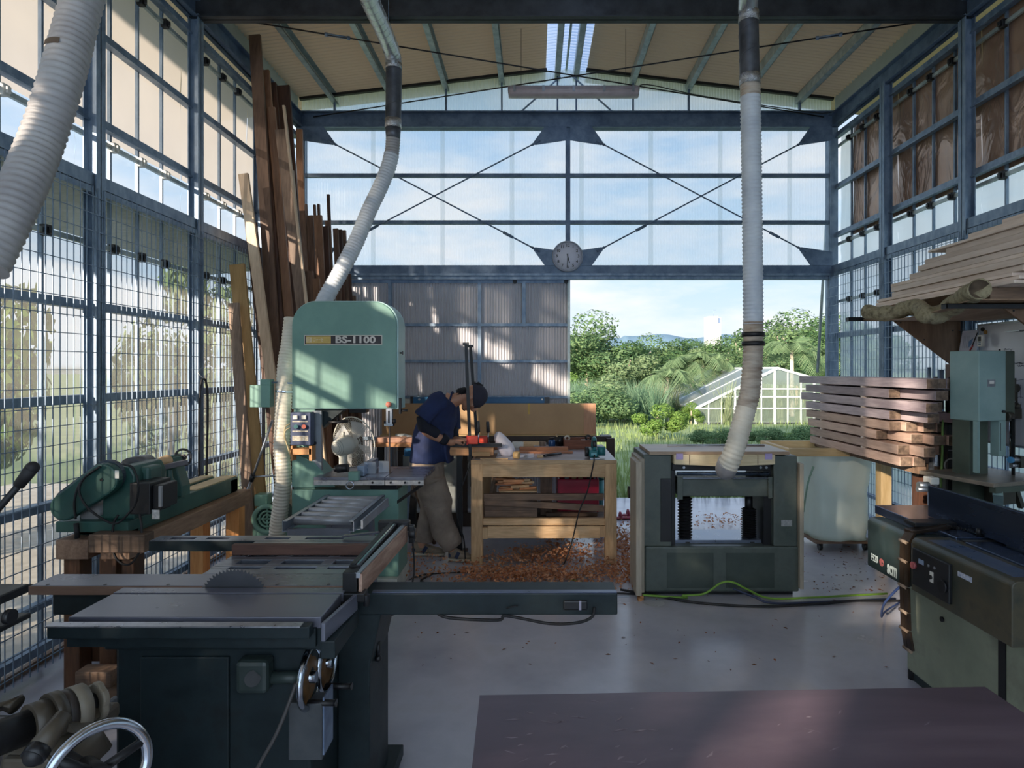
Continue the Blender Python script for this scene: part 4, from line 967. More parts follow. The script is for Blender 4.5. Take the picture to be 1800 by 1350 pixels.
# ================================================================== leaning boards
def lean(tx,ty,bx,Y,wpx,mat,label,cat='board',th=.03,Yb=None,name='leaning_board',group='boards leaning in the corner of the side wall'):
    a=P(tx,ty,Y); Yb=Yb or Y-.12; fl=CY+EYE*F/Yb; b=P(bx,fl,Yb); b.z=.0
    w=wpx*Y/F; d=(a-b).normalized(); b=b+d*(.006+w*.5*abs(d.x)/max(.1,d.z))
    solo(name,MB().bar(b,a,w,th,up=(0,1,0)),mat,label,cat,group,bevel=.002)
wz=brown_wz
LB=[(448,62,504,5.62,20,wz,'tallest brown board, its top just under the roof'),
(460,150,528,5.68,9,dark_wz,'narrow near-black board right beside the tallest board'),
(467,124,538,5.76,13,wood('warm_upright_timber',sc(128,90,66),sc(170,128,98),'z'),'warm brown board with a round top, second tallest'),
(480,146,550,5.92,11,dark_wz,'dark thin board behind the round-topped board'),
(497,151,556,6.06,24,dark_wz,'wide dark board, a string tied round its top'),
(478,189,545,5.70,11,MATS['warm_upright_timber'],'light reddish board in front of the dark ones, third in height'),
(494,228,584,5.60,20,grey_wz,'wide weathered board, cracked down its length, slanting to the saw cover'),
(499,186,590,5.50,4,pale_wz,'thin pale batten lying across the weathered board'),
(428,306,520,5.38,17,pale_wz,'pale rough-sawn board with a big knot, nearest its wall'),
(441,392,507,5.50,20,dark_wz,'dark brown plank behind the pale knotty board'),
(417,465,466,5.22,26,wood('ochre_upright_timber',sc(146,114,68),sc(178,142,92),'z'),'ochre yellow wide plank, short, by the wire mesh'),
(411,533,446,5.10,18,grey_wz,'shortest greyish brown plank at the front of the row'),
(526,228,548,6.45,11,MATS['warm_upright_timber'],'slim red-brown board standing alone in the far corner'),
(531,371,560,6.30,13,wz,'brown board with a pale edge, left of the short cluster'),
(545,379,568,6.38,11,wz,'plain brown board, second in the short cluster'),
(559,379,584,6.34,14,MATS['warm_upright_timber'],'broad red-brown board with a white edge in the short cluster'),
(572,398,596,6.42,10,dark_wz,'dark brown board just left of the ribbed hose top'),
(576,388,604,6.50,9,wz,'brown board with a notch, behind the dark one'),
(577,342,600,6.6,5,dark_wz,'thin black stick rising above the short cluster'),
(553,360,575,6.66,4,dark_wz,'thin dark stick, left one of the short pair'),
(560,359,582,6.62,4,dark_wz,'thin dark stick, right one of the short pair'),
(538,359,562,6.7,4,dark_wz,'thin dark stick next to the brown board with pale edge'),
(590,402,616,6.56,9,wz,'narrow brown board near the hose bend'),
(598,404,622,6.62,7,dark_wz,'narrow dark board, second from the hose bend'),
(605,405,630,6.68,6,wz,'last narrow board of the row, by the hose'),
(543,477,566,6.16,15,wz,'short dark red board with pale top over the saw cover'),
(556,490,578,6.12,12,MATS['warm_upright_timber'],'short orange-brown board with a pale side over the saw cover'),
(613,482,634,6.7,8,dark_wz,'short dark board right of the hose'),(621,520,640,6.72,8,wz,'lowest short board beside the ribbed door'),
(512,300,566,6.0,9,pale_wz,'slim pale strip between the weathered board and the cluster')]
for i,(a,b,c,Y,wp,m,lb) in enumerate(LB): lean(a,b,c,Y,wp,m,lb)
# cable loop hanging on the mesh
t=thing('cable_loop','black doubled cable loop hung on the wire mesh','cable',(XL+.1,4.72,1.0))
k=[(-2.50,4.66,.30),(-2.50,4.66,.9),(-2.50,4.665,1.35),(-2.50,4.69,1.50),(-2.50,4.725,1.53),(-2.50,4.76,1.50),(-2.50,4.785,1.35),(-2.50,4.77,.9),(-2.50,4.74,.30)]
part('rubber_cable',MB().tube(spline(k,8),.0085,8),rubber,t)
part('tie',MB().tube(spline([(-2.50,4.725,1.535),(-2.53,4.70,1.58),(-2.55,4.80,1.62)],5),.0015,5),whitepl,t)
# ================================================================== wood lathe on its bench
def disc_link(mb,c1,r1,c2,r2,y0,y1):     # belt-guard outline: hull of two circles in XZ
    pts=[]
    d=Vector((c2[0]-c1[0],c2[1]-c1[1])); an=math.atan2(d.y,d.x); of=math.acos(max(-1,min(1,(r1-r2)/d.length)))
    for k in range(15): a=an+of+(2*PI-2*of)*k/14; pts.append((c1[0]+r1*math.cos(a),c1[1]+r1*math.sin(a)))
    for k in range(15): a=an-of+2*of*k/14; pts.append((c2[0]+r2*math.cos(a),c2[1]+r2*math.sin(a)))
    return mb.prism(pts,-y1,-y0,Matrix.Rotation(PI/2,4,'X'))
def lathe_machine():
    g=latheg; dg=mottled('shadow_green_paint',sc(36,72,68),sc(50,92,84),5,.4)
    t=thing('wood_lathe','green wood lathe with belt guard and a turned blank between centres','lathe',(-2.2,3.7,.75))
    Y=3.12
    # bed running away from the eye
    part('bed',MB().box(-2.16,-2.05,3.16,4.32,.765,.865).box(-2.30,-2.21,3.16,4.32,.765,.865).box(-2.3,-2.05,3.16,3.24,.765,.865).box(-2.3,-2.05,4.22,4.32,.765,.855),g,t,.004)
    part('bed_ways',MB().box(-2.155,-2.055,3.8,4.31,.865,.872).box(-2.295,-2.215,3.8,4.31,.865,.872),plain('dusty_ways',sc(206,184,146),.6),t)
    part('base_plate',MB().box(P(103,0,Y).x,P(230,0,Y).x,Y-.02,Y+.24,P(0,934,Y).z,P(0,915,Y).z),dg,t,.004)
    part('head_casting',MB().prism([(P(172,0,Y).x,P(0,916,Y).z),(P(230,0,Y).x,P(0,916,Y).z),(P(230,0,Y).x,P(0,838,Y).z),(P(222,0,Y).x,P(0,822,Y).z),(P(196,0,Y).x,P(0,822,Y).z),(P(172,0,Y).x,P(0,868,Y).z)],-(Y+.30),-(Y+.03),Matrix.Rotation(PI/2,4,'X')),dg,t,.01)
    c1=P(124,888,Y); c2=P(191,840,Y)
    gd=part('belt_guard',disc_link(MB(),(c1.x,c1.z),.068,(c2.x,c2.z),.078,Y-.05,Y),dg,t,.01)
    part('guard_screw',MB().cyl((c2.x+.0,Y-.056,c2.z-.0),(c2.x,Y-.05,c2.z),.007,10),blackst,gd)
    part('guard_sticker',MB().box(P(214,0,Y).x,P(221,0,Y).x,Y-.052,Y-.0505,P(0,838,Y).z,P(0,824,Y).z),whitepl,gd)
    part('guard_back',disc_link(MB(),(c1.x-.012,c1.z+.012),.07,(c2.x-.01,c2.z+.01),.078,Y+.0,Y+.03),plain('guard_rear',sc(70,80,92),.5),t)
    part('headstock',MB().box(P(215,0,Y+.1).x,P(262,0,Y+.1).x,Y+.10,Y+.22,P(0,862,Y+.1).z,P(0,821,Y+.1).z),g,t,.015)
    part('head_pulley',MB().cyl((-1.985-.16,Y+.2,P(0,826,3.3).z),(-1.985-.16,Y+.34,P(0,826,3.3).z),.062,24),plain('pulley_steel',sc(120,122,128),.35,.6),t)
    part('drive_motor',MB().cyl((P(150,0,Y).x,Y+.03,P(0,905,Y).z),(P(150,0,Y).x,Y+.2,P(0,905,Y).z),.05,20),plain('motor_grey',sc(150,150,152),.5,.3),t)
    sb=part('switch_box',MB().box(P(232,0,Y).x,P(268,0,Y).x,Y-.02,Y+.16,P(0,903,Y).z,P(0,848,Y).z),blackpl,t,.004)
    part('switch_panel',MB().box(P(268,0,Y).x,P(284,0,Y).x,Y-.0,Y+.14,P(0,895,Y).z,P(0,853,Y).z),blackpl,sb,.004)
    part('switch_plate',MB().box(P(281,0,Y).x,P(286,0,Y).x,Y-.012,Y+.0,P(0,890,Y).z,P(0,854,Y).z),alu,sb)
    part('switch_label',MB().box(P(268,0,Y).x,P(281,0,Y).x,Y-.004,Y-.001,P(0,912,Y).z,P(0,896,Y).z),mottled('grey_white_label',sc(150,150,150),sc(220,220,220),40,.6),sb)
    # tool rest
    rs=part('tool_rest_post',MB().lathe([(.038,.868),(.038,.89),(.030,.90),(.027,.985),(.020,.995),(.016,1.04)],Matrix.Translation((-2.045,3.50,0)),20).box(-2.12,-1.99,3.44,3.56,.866,.875),g,t)
    part('tool_rest',MB().bar((-2.13,3.42,1.045),(-2.0,3.60,1.07),.03,.028),plain('rest_steel',sc(128,124,130),.35,.6),rs,.003)
    # tailstock
    tx=-2.10; ty=3.62
    ts=part('tailstock',MB().prism([(-.09,.868),(.075,.868),(.075,.93),(.025,1.095),(-.04,1.095),(-.07,.98)],-(ty+.06),-(ty-.03),Matrix.Translation((tx,0,0))@Matrix.Rotation(PI/2,4,'X')),g,t,.006)
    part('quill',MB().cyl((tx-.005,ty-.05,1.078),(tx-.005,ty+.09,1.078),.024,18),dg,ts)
    c=V(tx+.02,ty+.08,1.082)
    hw=part('tail_handwheel',MB().tube([c+V(.048*math.cos(a),0,.048*math.sin(a)) for a in [k*2*PI/32 for k in range(32)]],.0065,8,closed=True).cyl(c-V(0,.01,0),c+V(0,.012,0),.018,14),plain('iron_wheel',sc(84,82,84),.4,.6),ts)
    for k in range(3):
        a=k*2*PI/3+.5; part('wheel_spoke',MB().cyl(c,c+V(.046*math.cos(a),0,.046*math.sin(a)),.005,6),MATS['iron_wheel'],hw)
    # black cable
    part('power_cable',MB().tube(spline([P(216,816,Y-.06),P(233,822,Y-.08),P(243,850,Y-.09),P(240,880,Y-.08),P(228,900,Y-.08),P(205,920,Y-.08),P(180,912,Y-.08),P(152,890,Y-.09),P(139,862,Y-.09),P(150,838,Y-.08),P(176,820,Y-.07)],6),.0055,6),rubber,t)
    part('power_cable',MB().tube(spline([P(176,820,Y-.06),P(143,846,Y-.07),P(131,880,Y-.07),P(133,912,Y-.06)],6),.0055,6).cyl(P(134,920,Y-.05),P(136,946,Y-.05),.012,8),rubber,t)
    part('power_cable',MB().tube(spline([P(246,904,Y-.04),P(249,930,Y-.06),P(247,965,Y-.07),P(228,992,Y-.07),P(206,984,Y-.07),P(197,955,Y-.06),P(200,920,Y-.04),P(208,905,Y-.03)],6),.0055,6),rubber,t)
lathe_machine()
sp=MB().lathe([(0,0),(.012,0),(.015,.05),(.022,.09),(.026,.16),(.022,.185),(.032,.205),(.028,.22),(.034,.235),(.034,.25),(.02,.262),(0,.262)],aim((-2.14,3.345,1.07),(.035,.26,.008)),20)
solo('turned_spindle',sp,wood('turning_wood',sc(196,160,118),sc(226,194,156),'y'),'pale turned wooden piece clamped between the lathe centres','turned wood')
t=thing('lathe_bench','rough timber bench carrying the green lathe along the side wall','bench',(-2.2,3.75,0))
rw=wood('rough_bench_beam',sc(120,92,74),sc(168,136,112),'y')
part('top_beam',MB().box(-2.14,-1.995,3.08,4.40,.665,.762).box(-2.36,-2.20,3.08,4.40,.665,.762),rw,t,.005)
part('cross_timber',MB().box(P(165,0,3.06).x,P(263,0,3.06).x,3.02,3.10,P(0,968,3.06).z,P(0,936,3.06).z),brown_w,t,.005)
for px,wp in ((200,30),(226,24)):
    pass
dw=wood('dark_leg_timber',sc(70,44,28),sc(108,72,48),'z')
for x,y,w_ in ((-2.13,3.12,.042),(-2.03,3.12,.03),(-2.31,3.12,.04)): part('leg',MB().box(x-w_,x+w_,y-.0,y+.09,0,.665),dw,t,.004)
ol=wood('orange_leg_timber',sc(206,134,72),sc(232,170,108),'z')
for x in (-2.04,-2.28): part('leg',MB().box(x-.045,x+.045,4.22,4.31,0,.665),ol,t,.004)
part('lower_timber',MB().box(-2.36,-1.99,3.215,3.30,.10,.20),dw,t,.005)
for i,(x0,x1,z0,z1,y) in enumerate(((-2.19,-2.02,.085,.16,2.98),(-2.17,-1.98,0,.085,2.97))):
    solo('timber_block',MB().box(x0,x1,y,y+.085,z0,z1),brown_w,['upper brown timber offcut under the lathe bench','lower brown timber offcut on the floor under the lathe bench'][i],'offcut',bevel=.003)

# ================================================================== sliding table saw
def table_saw():
    t=thing('table_saw','dark green sliding table saw with a cast iron top and raised toothed blade','table saw',(-1.0,2.1,0))
    ci=castiron; dg=darkgreen; Z=.85
    def xx(px,Y): return P(px,0,Y).x
    # main table with blade slot
    part('table_top',MB().box(-1.415,-.648,1.897,2.094,Z-.035,Z),ci,t,.003)
    part('table_insert_strip',MB().box(-1.42,-.645,2.106,2.160,Z-.035,Z-.001),ci,t,.002)
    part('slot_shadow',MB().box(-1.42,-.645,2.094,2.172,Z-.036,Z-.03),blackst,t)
    # sliding carriage along x
    cr=part('sliding_carriage',MB().box(-1.755,-.648,2.172,2.30,Z-.022,Z),ci,t,.003)
    part('carriage_lip',MB().box(-1.755,-.648,2.168,2.172,Z-.03,Z-.001),wood('lip_dust',sc(120,92,76),sc(150,120,104),'x'),cr)
    part('carriage_nose',MB().cyl((-1.79,2.19,Z-.012),(-1.755,2.19,Z-.012),.012,8),blackpl,cr)
    for x in (-1.70,-1.5,-1.28,-.9,-.72): part('countersunk_screw',MB().cyl((x,2.185,Z-.001),(x,2.185,Z+.0008),.006,8),blackst,cr)
    # grid outrigger table built with real openings
    def grid(x0,x1,y0,y1,cols,rows,z0,z1,skew=0):
        mb=MB(); xs=[x0]+[v for c in cols for v in c]+[x1]; ys=[y0]+[v for r in rows for v in r]+[y1]
        for j in range(len(ys)-1):
            solid_row=(j%2==0)
            if solid_row: mb.box(x0,x1,ys[j],ys[j+1],z0,z1)
            else:
                for i in range(0,len(xs)-1,2): mb.box(xs[i],xs[i+1],ys[j],ys[j+1],z0,z1)
        return mb
    bg_=mottled('blue_grey_casting',sc(104,110,124),sc(142,148,160),6,.3,.6)
    gt=part('outrigger_grid',grid(-1.225,-.66,2.302,2.745,[(-1.16,-1.04),(-.985,-.83),(-.785,-.69)],[(2.36,2.39),(2.42,2.475),(2.515,2.57)],Z-.03,Z-.001),bg_,t,.003)
    part('outrigger_rib',MB().box(-1.225,-.66,2.302,2.315,Z-.05,Z-.03).box(-1.225,-1.20,2.302,2.745,Z-.05,Z-.03),dg,gt)
    part('grid_slot_shade',MB().box(-1.20,-.67,2.31,2.74,Z-.037,Z-.031),rubber,gt); part('arm_slot_shade',MB().box(-1.66,-.64,2.753,2.829,Z-.018,Z-.013),rubber,gt)  # dark sheets added under the openings, standing in for the shade inside
    ar=part('outrigger_arm',grid(-1.69,-.62,2.745,2.83,[(-1.62,-1.51),(-1.46,-1.36),(-1.20,-1.09),(-1.02,-.85)],[(2.768,2.80)],Z-.012,Z),bg_,t)
    part('arm_front',MB().box(-1.69,-.62,2.74,2.752,Z-.045,Z-.001),dg,ar)
    # wooden crosscut fence
    part('wood_fence',MB().box(-1.226,-.655,2.53,2.556,Z,Z+.042),wood('fence_timber',sc(84,58,50),sc(116,84,72),'x'),t,.002)
    # blade
    bx=-1.04; by=2.166; R=.1285; bz=Z+.063-R; mb=MB(); n=60; pr=[]
    for k in range(n*3):
        a=2*PI*k/(n*3); r=R if k%3==0 else (R-.011 if k%3==1 else R-.007); pr.append((bx+r*math.cos(a),bz+r*math.sin(a)))
    vs=[(bx,by-.0012,bz),(bx,by+.0012,bz)]+[(p[0],by-.0012,p[1]) for p in pr]+[(p[0],by+.0012,p[1]) for p in pr]; m=len(pr)
    fs=[(0,2+i,2+(i+1)%m) for i in range(m)]+[(1,2+m+(i+1)%m,2+m+i) for i in range(m)]+[(2+i,2+(i+1)%m,2+m+(i+1)%m,2+m+i) for i in range(m)]
    part('saw_blade',MB().add(vs,fs),plain('saw_plate',sc(88,90,96),.35,.5),t)
    # crosscut rail along y on the right, with clamps and wooden facing
    part('crosscut_rail',MB().box(-.650,-.612,2.19,2.78,Z+.03,Z+.066).box(-.646,-.628,2.19,2.78,Z+.0661,Z+.072),blackst,t,.002)
    part('rail_shine',MB().box(-.626,-.618,2.2,2.78,Z+.066,Z+.0685),chrome,t)
    part('rail_board',MB().bar((-.594,2.13,Z+.018),(-.575,2.80,Z+.018),.012,.072),wood('rail_board_wood',sc(150,112,96),sc(204,170,150),'y'),t,.001)
    part('rail_board_top',MB().bar((-.603,2.13,Z+.05),(-.585,2.80,Z+.05),.018,.018),alu,t)
    part('near_clamp',MB().box(-.655,-.605,2.13,2.19,Z-.01,Z+.06).box(-.66,-.575,2.11,2.16,Z-.035,Z-.005).cyl((-.57,2.12,Z-.05),(-.57,2.12,Z-.01),.012,10),blackst,t,.004)
    part('far_clamp',MB().box(-.70,-.56,2.79,2.83,Z+.03,Z+.075).box(-.68,-.60,2.74,2.79,Z+.01,Z+.05).cyl((-.56,2.79,Z+.02),(-.53,2.79,Z+.02),.026,14).box(-.56,-.535,2.77,2.80,Z-.02,Z+.06),blackpl,t,.006)
    part('flip_stop',MB().bar((-.85,2.78,Z+.012),(-.64,2.78,Z+.034),.03,.006),castiron,t)
    part('clamp_cable',MB().tube(spline([(-.545,2.79,Z),(-.54,2.79,.68),(-.56,2.6,.60),(-.66,2.45,.62)],6),.004,6),rubber,t)
    # scale bar beside the table
    part('rip_scale',MB().bar((-.633,1.87,Z-.035),(-.605,2.12,Z-.035),.012,.055),plain('scale_steel',sc(120,124,140),.4,.4),t,.002)
    part('table_side_web',MB().box(-.66,-.645,1.9,2.16,Z-.10,Z-.036),dg,t)
    part('side_casting',MB().box(-.645,-.6,1.88,2.14,Z-.12,Z-.065),dg,t,.004)
    # front rail
    fr=part('front_rail',MB().box(-1.44,-.665,1.845,1.885,Z-.045,Z-.008),dg,t,.004)
    part('rail_cap',MB().box(-1.44,-.69,1.838,1.872,Z-.0081,Z-.004),mottled('worn_rail_top',sc(130,134,144),sc(176,178,186),20,.3,.7),fr)
    part('rail_apron',MB().box(-1.41,-.66,1.885,1.91,Z-.085,Z-.03),dg,t)
    # guide beam
    gb=part('guide_beam',MB().box(-1.70,.292,2.205,2.33,.735,.812),dg,t,.005)
    part('beam_cap',MB().box(-.575,.29,2.208,2.232,.812,.8155),plain('cap_steel',sc(96,104,124),.3,.7),gb)
    part('motor_switch',MB().box(.10,.185,2.195,2.206,.755,.79),blackpl,gb,.006)
    part('switch_tag',MB().box(.155,.163,2.192,2.1955,.758,.79),plain('tag_grey',sc(170,164,180),.5),gb)
    part('beam_cable',MB().tube(spline([(-.06,2.19,.775),(-.10,2.19,.765)],3)+[],.003,5).tube(spline([(.21,2.2,.765),(.20,2.19,.735),(.15,2.19,.715),(.05,2.2,.708),(-.10,2.2,.735),(-.13,2.2,.72),(-.3,2.2,.728),(-.36,2.22,.745)],6),.0055,6),rubber,gb)
    # body
    part('cabinet',MB().box(-1.315,-.70,1.96,2.42,0,.80),dg,t,.012)
    part('cabinet_door',MB().box(P(250,0,1.96).x,P(405,0,1.96).x,1.948,1.96,.02,P(0,1152,1.96).z),darkgreen,t,.004)
    part('upper_casting',MB().box(-1.33,-.66,1.93,2.40,.735,.80),dg,t,.006)
    gbx=part('tilt_gearbox',MB().box(P(418,0,1.92).x,P(474,0,1.92).x,1.90,1.96,P(0,1216,1.92).z,P(0,1158,1.92).z),mottled('gearbox_paint',sc(42,54,54),sc(60,72,70),8,.4),t,.014)
    part('gearbox_nut',MB().cyl(P(444,1193,1.885),P(444,1193,1.90),.017,6).cyl(P(444,1193,1.89),P(444,1193,1.90),.023,20),blackst,gbx)
    part('drive_shaft',MB().cyl(P(474,1191,1.94),P(536,1191,1.94),.018,16),MATS['gearbox_paint'],gbx)
    rust=mottled('rusty_rim',sc(96,68,40),sc(136,100,60),22,.5,.5,third=sc(120,118,120))
    def wheel(c,r,name,lab):
        w=part(name,MB().tube([c+V(0,r*math.cos(a),r*math.sin(a)) for a in [k*2*PI/40 for k in range(40)]],.010,10,closed=True),chrome,t,label=lab)
        part('wheel_disc',MB().lathe([(.016,0),(.03,.004),(.06,.004),(r-.008,-.002)],aim(c,(1,0,0)),32),rust,w)
        part('wheel_hub',MB().cyl(c-V(.03,0,0),c+V(.02,0,0),.018,16),chrome,w)
        part('wheel_handle',MB().cyl(c+V(0,-.02,-r*.8),c+V(.085,-.02,-r*.8),.010,10).cyl(c+V(.085,-.02,-r*.8),c+V(.09,-.02,-r*.8),.012,10),blackpl,w)
    wheel(P(545,1190,1.96),.088,'tilt_handwheel','chrome and rust handwheel'); wheel(P(575,1164,2.10),.088,'rise_handwheel','chrome and rust handwheel')
    part('switch_cabinet',MB().box(P(511,0,1.95).x,P(570,0,1.95).x,1.93,2.0,P(0,1330,1.95).z,P(0,1230,1.95).z),mottled('dull_grey_box',sc(62,66,70),sc(84,88,92),8,.5),t,.004)
    part('cabinet_side_plate',MB().box(P(570,0,1.95).x,P(571,0,1.95).x+.003,1.935,2.02,P(0,1322,1.95).z,P(0,1222,1.95).z),mottled('scuffed_blue',sc(90,110,140),sc(150,166,190),12,.4,.3),t)
    part('feed_cable',MB().tube(spline([P(521,1200,1.9),P(508,1236,1.88),P(486,1290,1.86),P(452,1352,1.84),P(420,1420,1.82)],6),.006,6),plain('grey_cable',sc(78,76,76),.5),t)
    # second pedestal
    part('pedestal',MB().prism([(-.70,0),(-.585,0),(-.585,.55),(-.545,.735),(-.70,.735)],-2.50,-2.22,Matrix.Rotation(PI/2,4,'X')),dg,t,.006)
    part('pedestal_foot',MB().box(-.72,-.545,2.24,2.60,0,.045),dg,t,.004)
    part('lock_handle',MB().cyl((-.575,2.3,.60),(-.575,2.3,.545),.008,8).ball((-.575,2.3,.54),.013),blackpl,t)
table_saw()

# ================================================================== near machine at the bottom left
def near_machine():
    gb=mottled('taupe_casting',sc(64,58,50),sc(88,80,68),7,.42); gk=mottled('cream_nylon',sc(104,98,86),sc(136,128,114),5,.4)
    t=thing('tailstock_unit','taupe cast tailstock with white threaded knob and round clamp lever','lathe tailstock',P(60,1330,1.35))
    Y=1.35; ax=(P(185,1228,1.42)-P(0,1296,1.25)).normalized(); o=P(0,1296,1.25)
    def q(px): 
        u=(px-0)/185; return P(0,1296,1.25).lerp(P(185,1228,1.42),u)
    part('spindle_barrel',MB().cyl(o-ax*.10,q(48),.034,24),blackst,t)
    part('quill_body',MB().cyl(q(45),q(82),.044,24,r2=.044),gb,t); part('collar',MB().cyl(q(78),q(98),.052,28),gb,t)
    part('dark_ring',MB().cyl(q(97),q(117),.048,28),plain('brown_ring',sc(60,54,52),.4),t)
    part('nylon_drum',MB().cyl(q(116),q(142),.050,32).cyl(q(138),q(142),.044,32,r2=.05),gk,t)
    part('threaded_stem',MB().cyl(q(142),q(165),.022,20),blackst,t)
    a=q(162); b=q(176); M=aim(a,b-a); L_=(b-a).length; pr=[]
    for k in range(48):
        an=2*PI*k/48; r=.043-.004*(abs(math.cos(3*an))**6); pr.append((r*math.cos(an),r*math.sin(an)))
    part('star_knob',MB().prism(pr,0,L_,M),gk,t,.004)
    part('casting_body',MB().loft([(P(64,1270,1.33),(.05,0,0),(0,.05,0)),(P(95,1300,1.33),(.075,0,0),(0,.06,0)),(P(100,1340,1.33),(.085,0,0),(0,.08,0))],20,pw=4),gb,t)
    part('skirt',MB().prism([(P(118,0,1.35).x,P(0,1262,1.35).z),(P(160,0,1.35).x,P(0,1272,1.35).z),(P(140,0,1.35).x,P(0,1248,1.35).z)],-1.42,-1.31,Matrix.Rotation(PI/2,4,'X')),gb,t)
    l0=P(112,1258,1.28); l1=P(70,1315,1.22)
    lv_=part('clamp_lever',MB().cyl(l0,l1,.016,16,r2=.022),gb,t); part('lever_end',MB().cyl(l1,l1+(l1-l0).normalized()*.02,.022,20).ball(l1+(l1-l0).normalized()*.012,.0215),blackpl,lv_)
    part('sole_plate',MB().box(P(30,0,1.3).x,P(112,0,1.3).x,1.26,1.48,P(0,1342,1.3).z,P(0,1312,1.3).z),gb,t,.008)
    part('sole_side',MB().box(P(112,0,1.34).x,P(120,0,1.34).x,1.3,1.5,P(0,1335,1.34).z,P(0,1290,1.34).z),plain('side_steel',sc(110,114,120),.4,.4),t,.004)
    part('upright_grip',MB().loft([(P(-10,1245,1.32),(.03,0,0),(0,.02,0)),(P(18,1232,1.32),(.022,0,.01),(0,.02,0)),(P(30,1240,1.32),(.006,0,.016),(0,.02,0))],14),gb,t)
    t2=thing('lathe_bed','dark machined steel bed rails under the taupe tailstock','machine bed',P(10,1340,1.3)+V(0,0,-.15))
    z=P(0,1330,1.4).z
    zb=P(0,1342,1.3).z-.001
    for dx in (0,.075): part('bed_rail',MB().box(-2.2,P(122,0,1.4).x-.02,1.30+dx*1.6,1.36+dx*1.6,zb-.03,zb-.001),plain('rail_dull',sc(84,82,90),.35,.6),t2,.003)
    part('bed_body',MB().box(-2.2,P(100,0,1.4).x,1.30,1.54,0,zb-.031),darkgreen,t2)
    # handwheel standing clear
    c=P(172,1362,1.20); R=.088
    nrm=V(.80,-.55,.1).normalized(); M=aim(c,nrm)
    w=part('handwheel',MB().tube([M@V(R*math.cos(a),R*math.sin(a),0) for a in [k*2*PI/48 for k in range(48)]],.0105,14,closed=True),chrome,t,label='polished chrome handwheel')
    for k in range(3):
        a=k*2*PI/3+.3; part('spoke',MB().cyl(M@V(0,0,-.01),M@V(R*.97*math.cos(a),R*.97*math.sin(a),0),.009,10),blackst,w)
    part('hub',MB().cyl(M@V(0,0,-.06),M@V(0,0,.02),.02,18),blackst,w); part('shaft',MB().cyl(M@V(0,0,-.06),M@V(0,0,-.45),.012,12),blackst,w)
    # long control lever
    a=P(-60,960,1.55); b=P(34,852,1.5); g0=P(57,822,1.49)
    t3=thing('control_lever','black control lever with rubber grip standing before the wire mesh','lever',a)
    part('rod',MB().cyl(a,b,.008,12).cyl((a.x,a.y,0.5),a,.010,12),blackst,t3); part('grip',MB().cyl(b+(a-b).normalized()*.0,g0,.0125,16,r2=.015).ball(g0,.0148),rubber,t3)
    part('pedestal',MB().cyl((a.x,a.y,0),(a.x,a.y,.52),.05,16),darkgreen,t3)
    t4=thing('machine_guard','dark steel guard bracket of a machine at the wire mesh side','machine part',P(5,1100,1.6))
    part('plate',MB().box(-1.7,P(18,0,1.6).x,1.55,1.66,P(0,1056,1.6).z,P(0,1040,1.6).z),blackst,t4,.003); part('plate',MB().box(-1.7,P(22,0,1.6).x,1.55,1.66,P(0,1102,1.6).z,P(0,1092,1.6).z),blackst,t4,.003)
    part('knob',MB().cyl(P(12,1084,1.56),P(22,1084,1.56),.018,14),blackpl,t4); part('stand',MB().box(-1.75,-1.45,1.6,1.64,0,P(0,1056,1.6).z),blackst,t4)
near_machine()
def PX(px,py,X):
    Y=X*F/(px-CX); return P(px,py,Y)
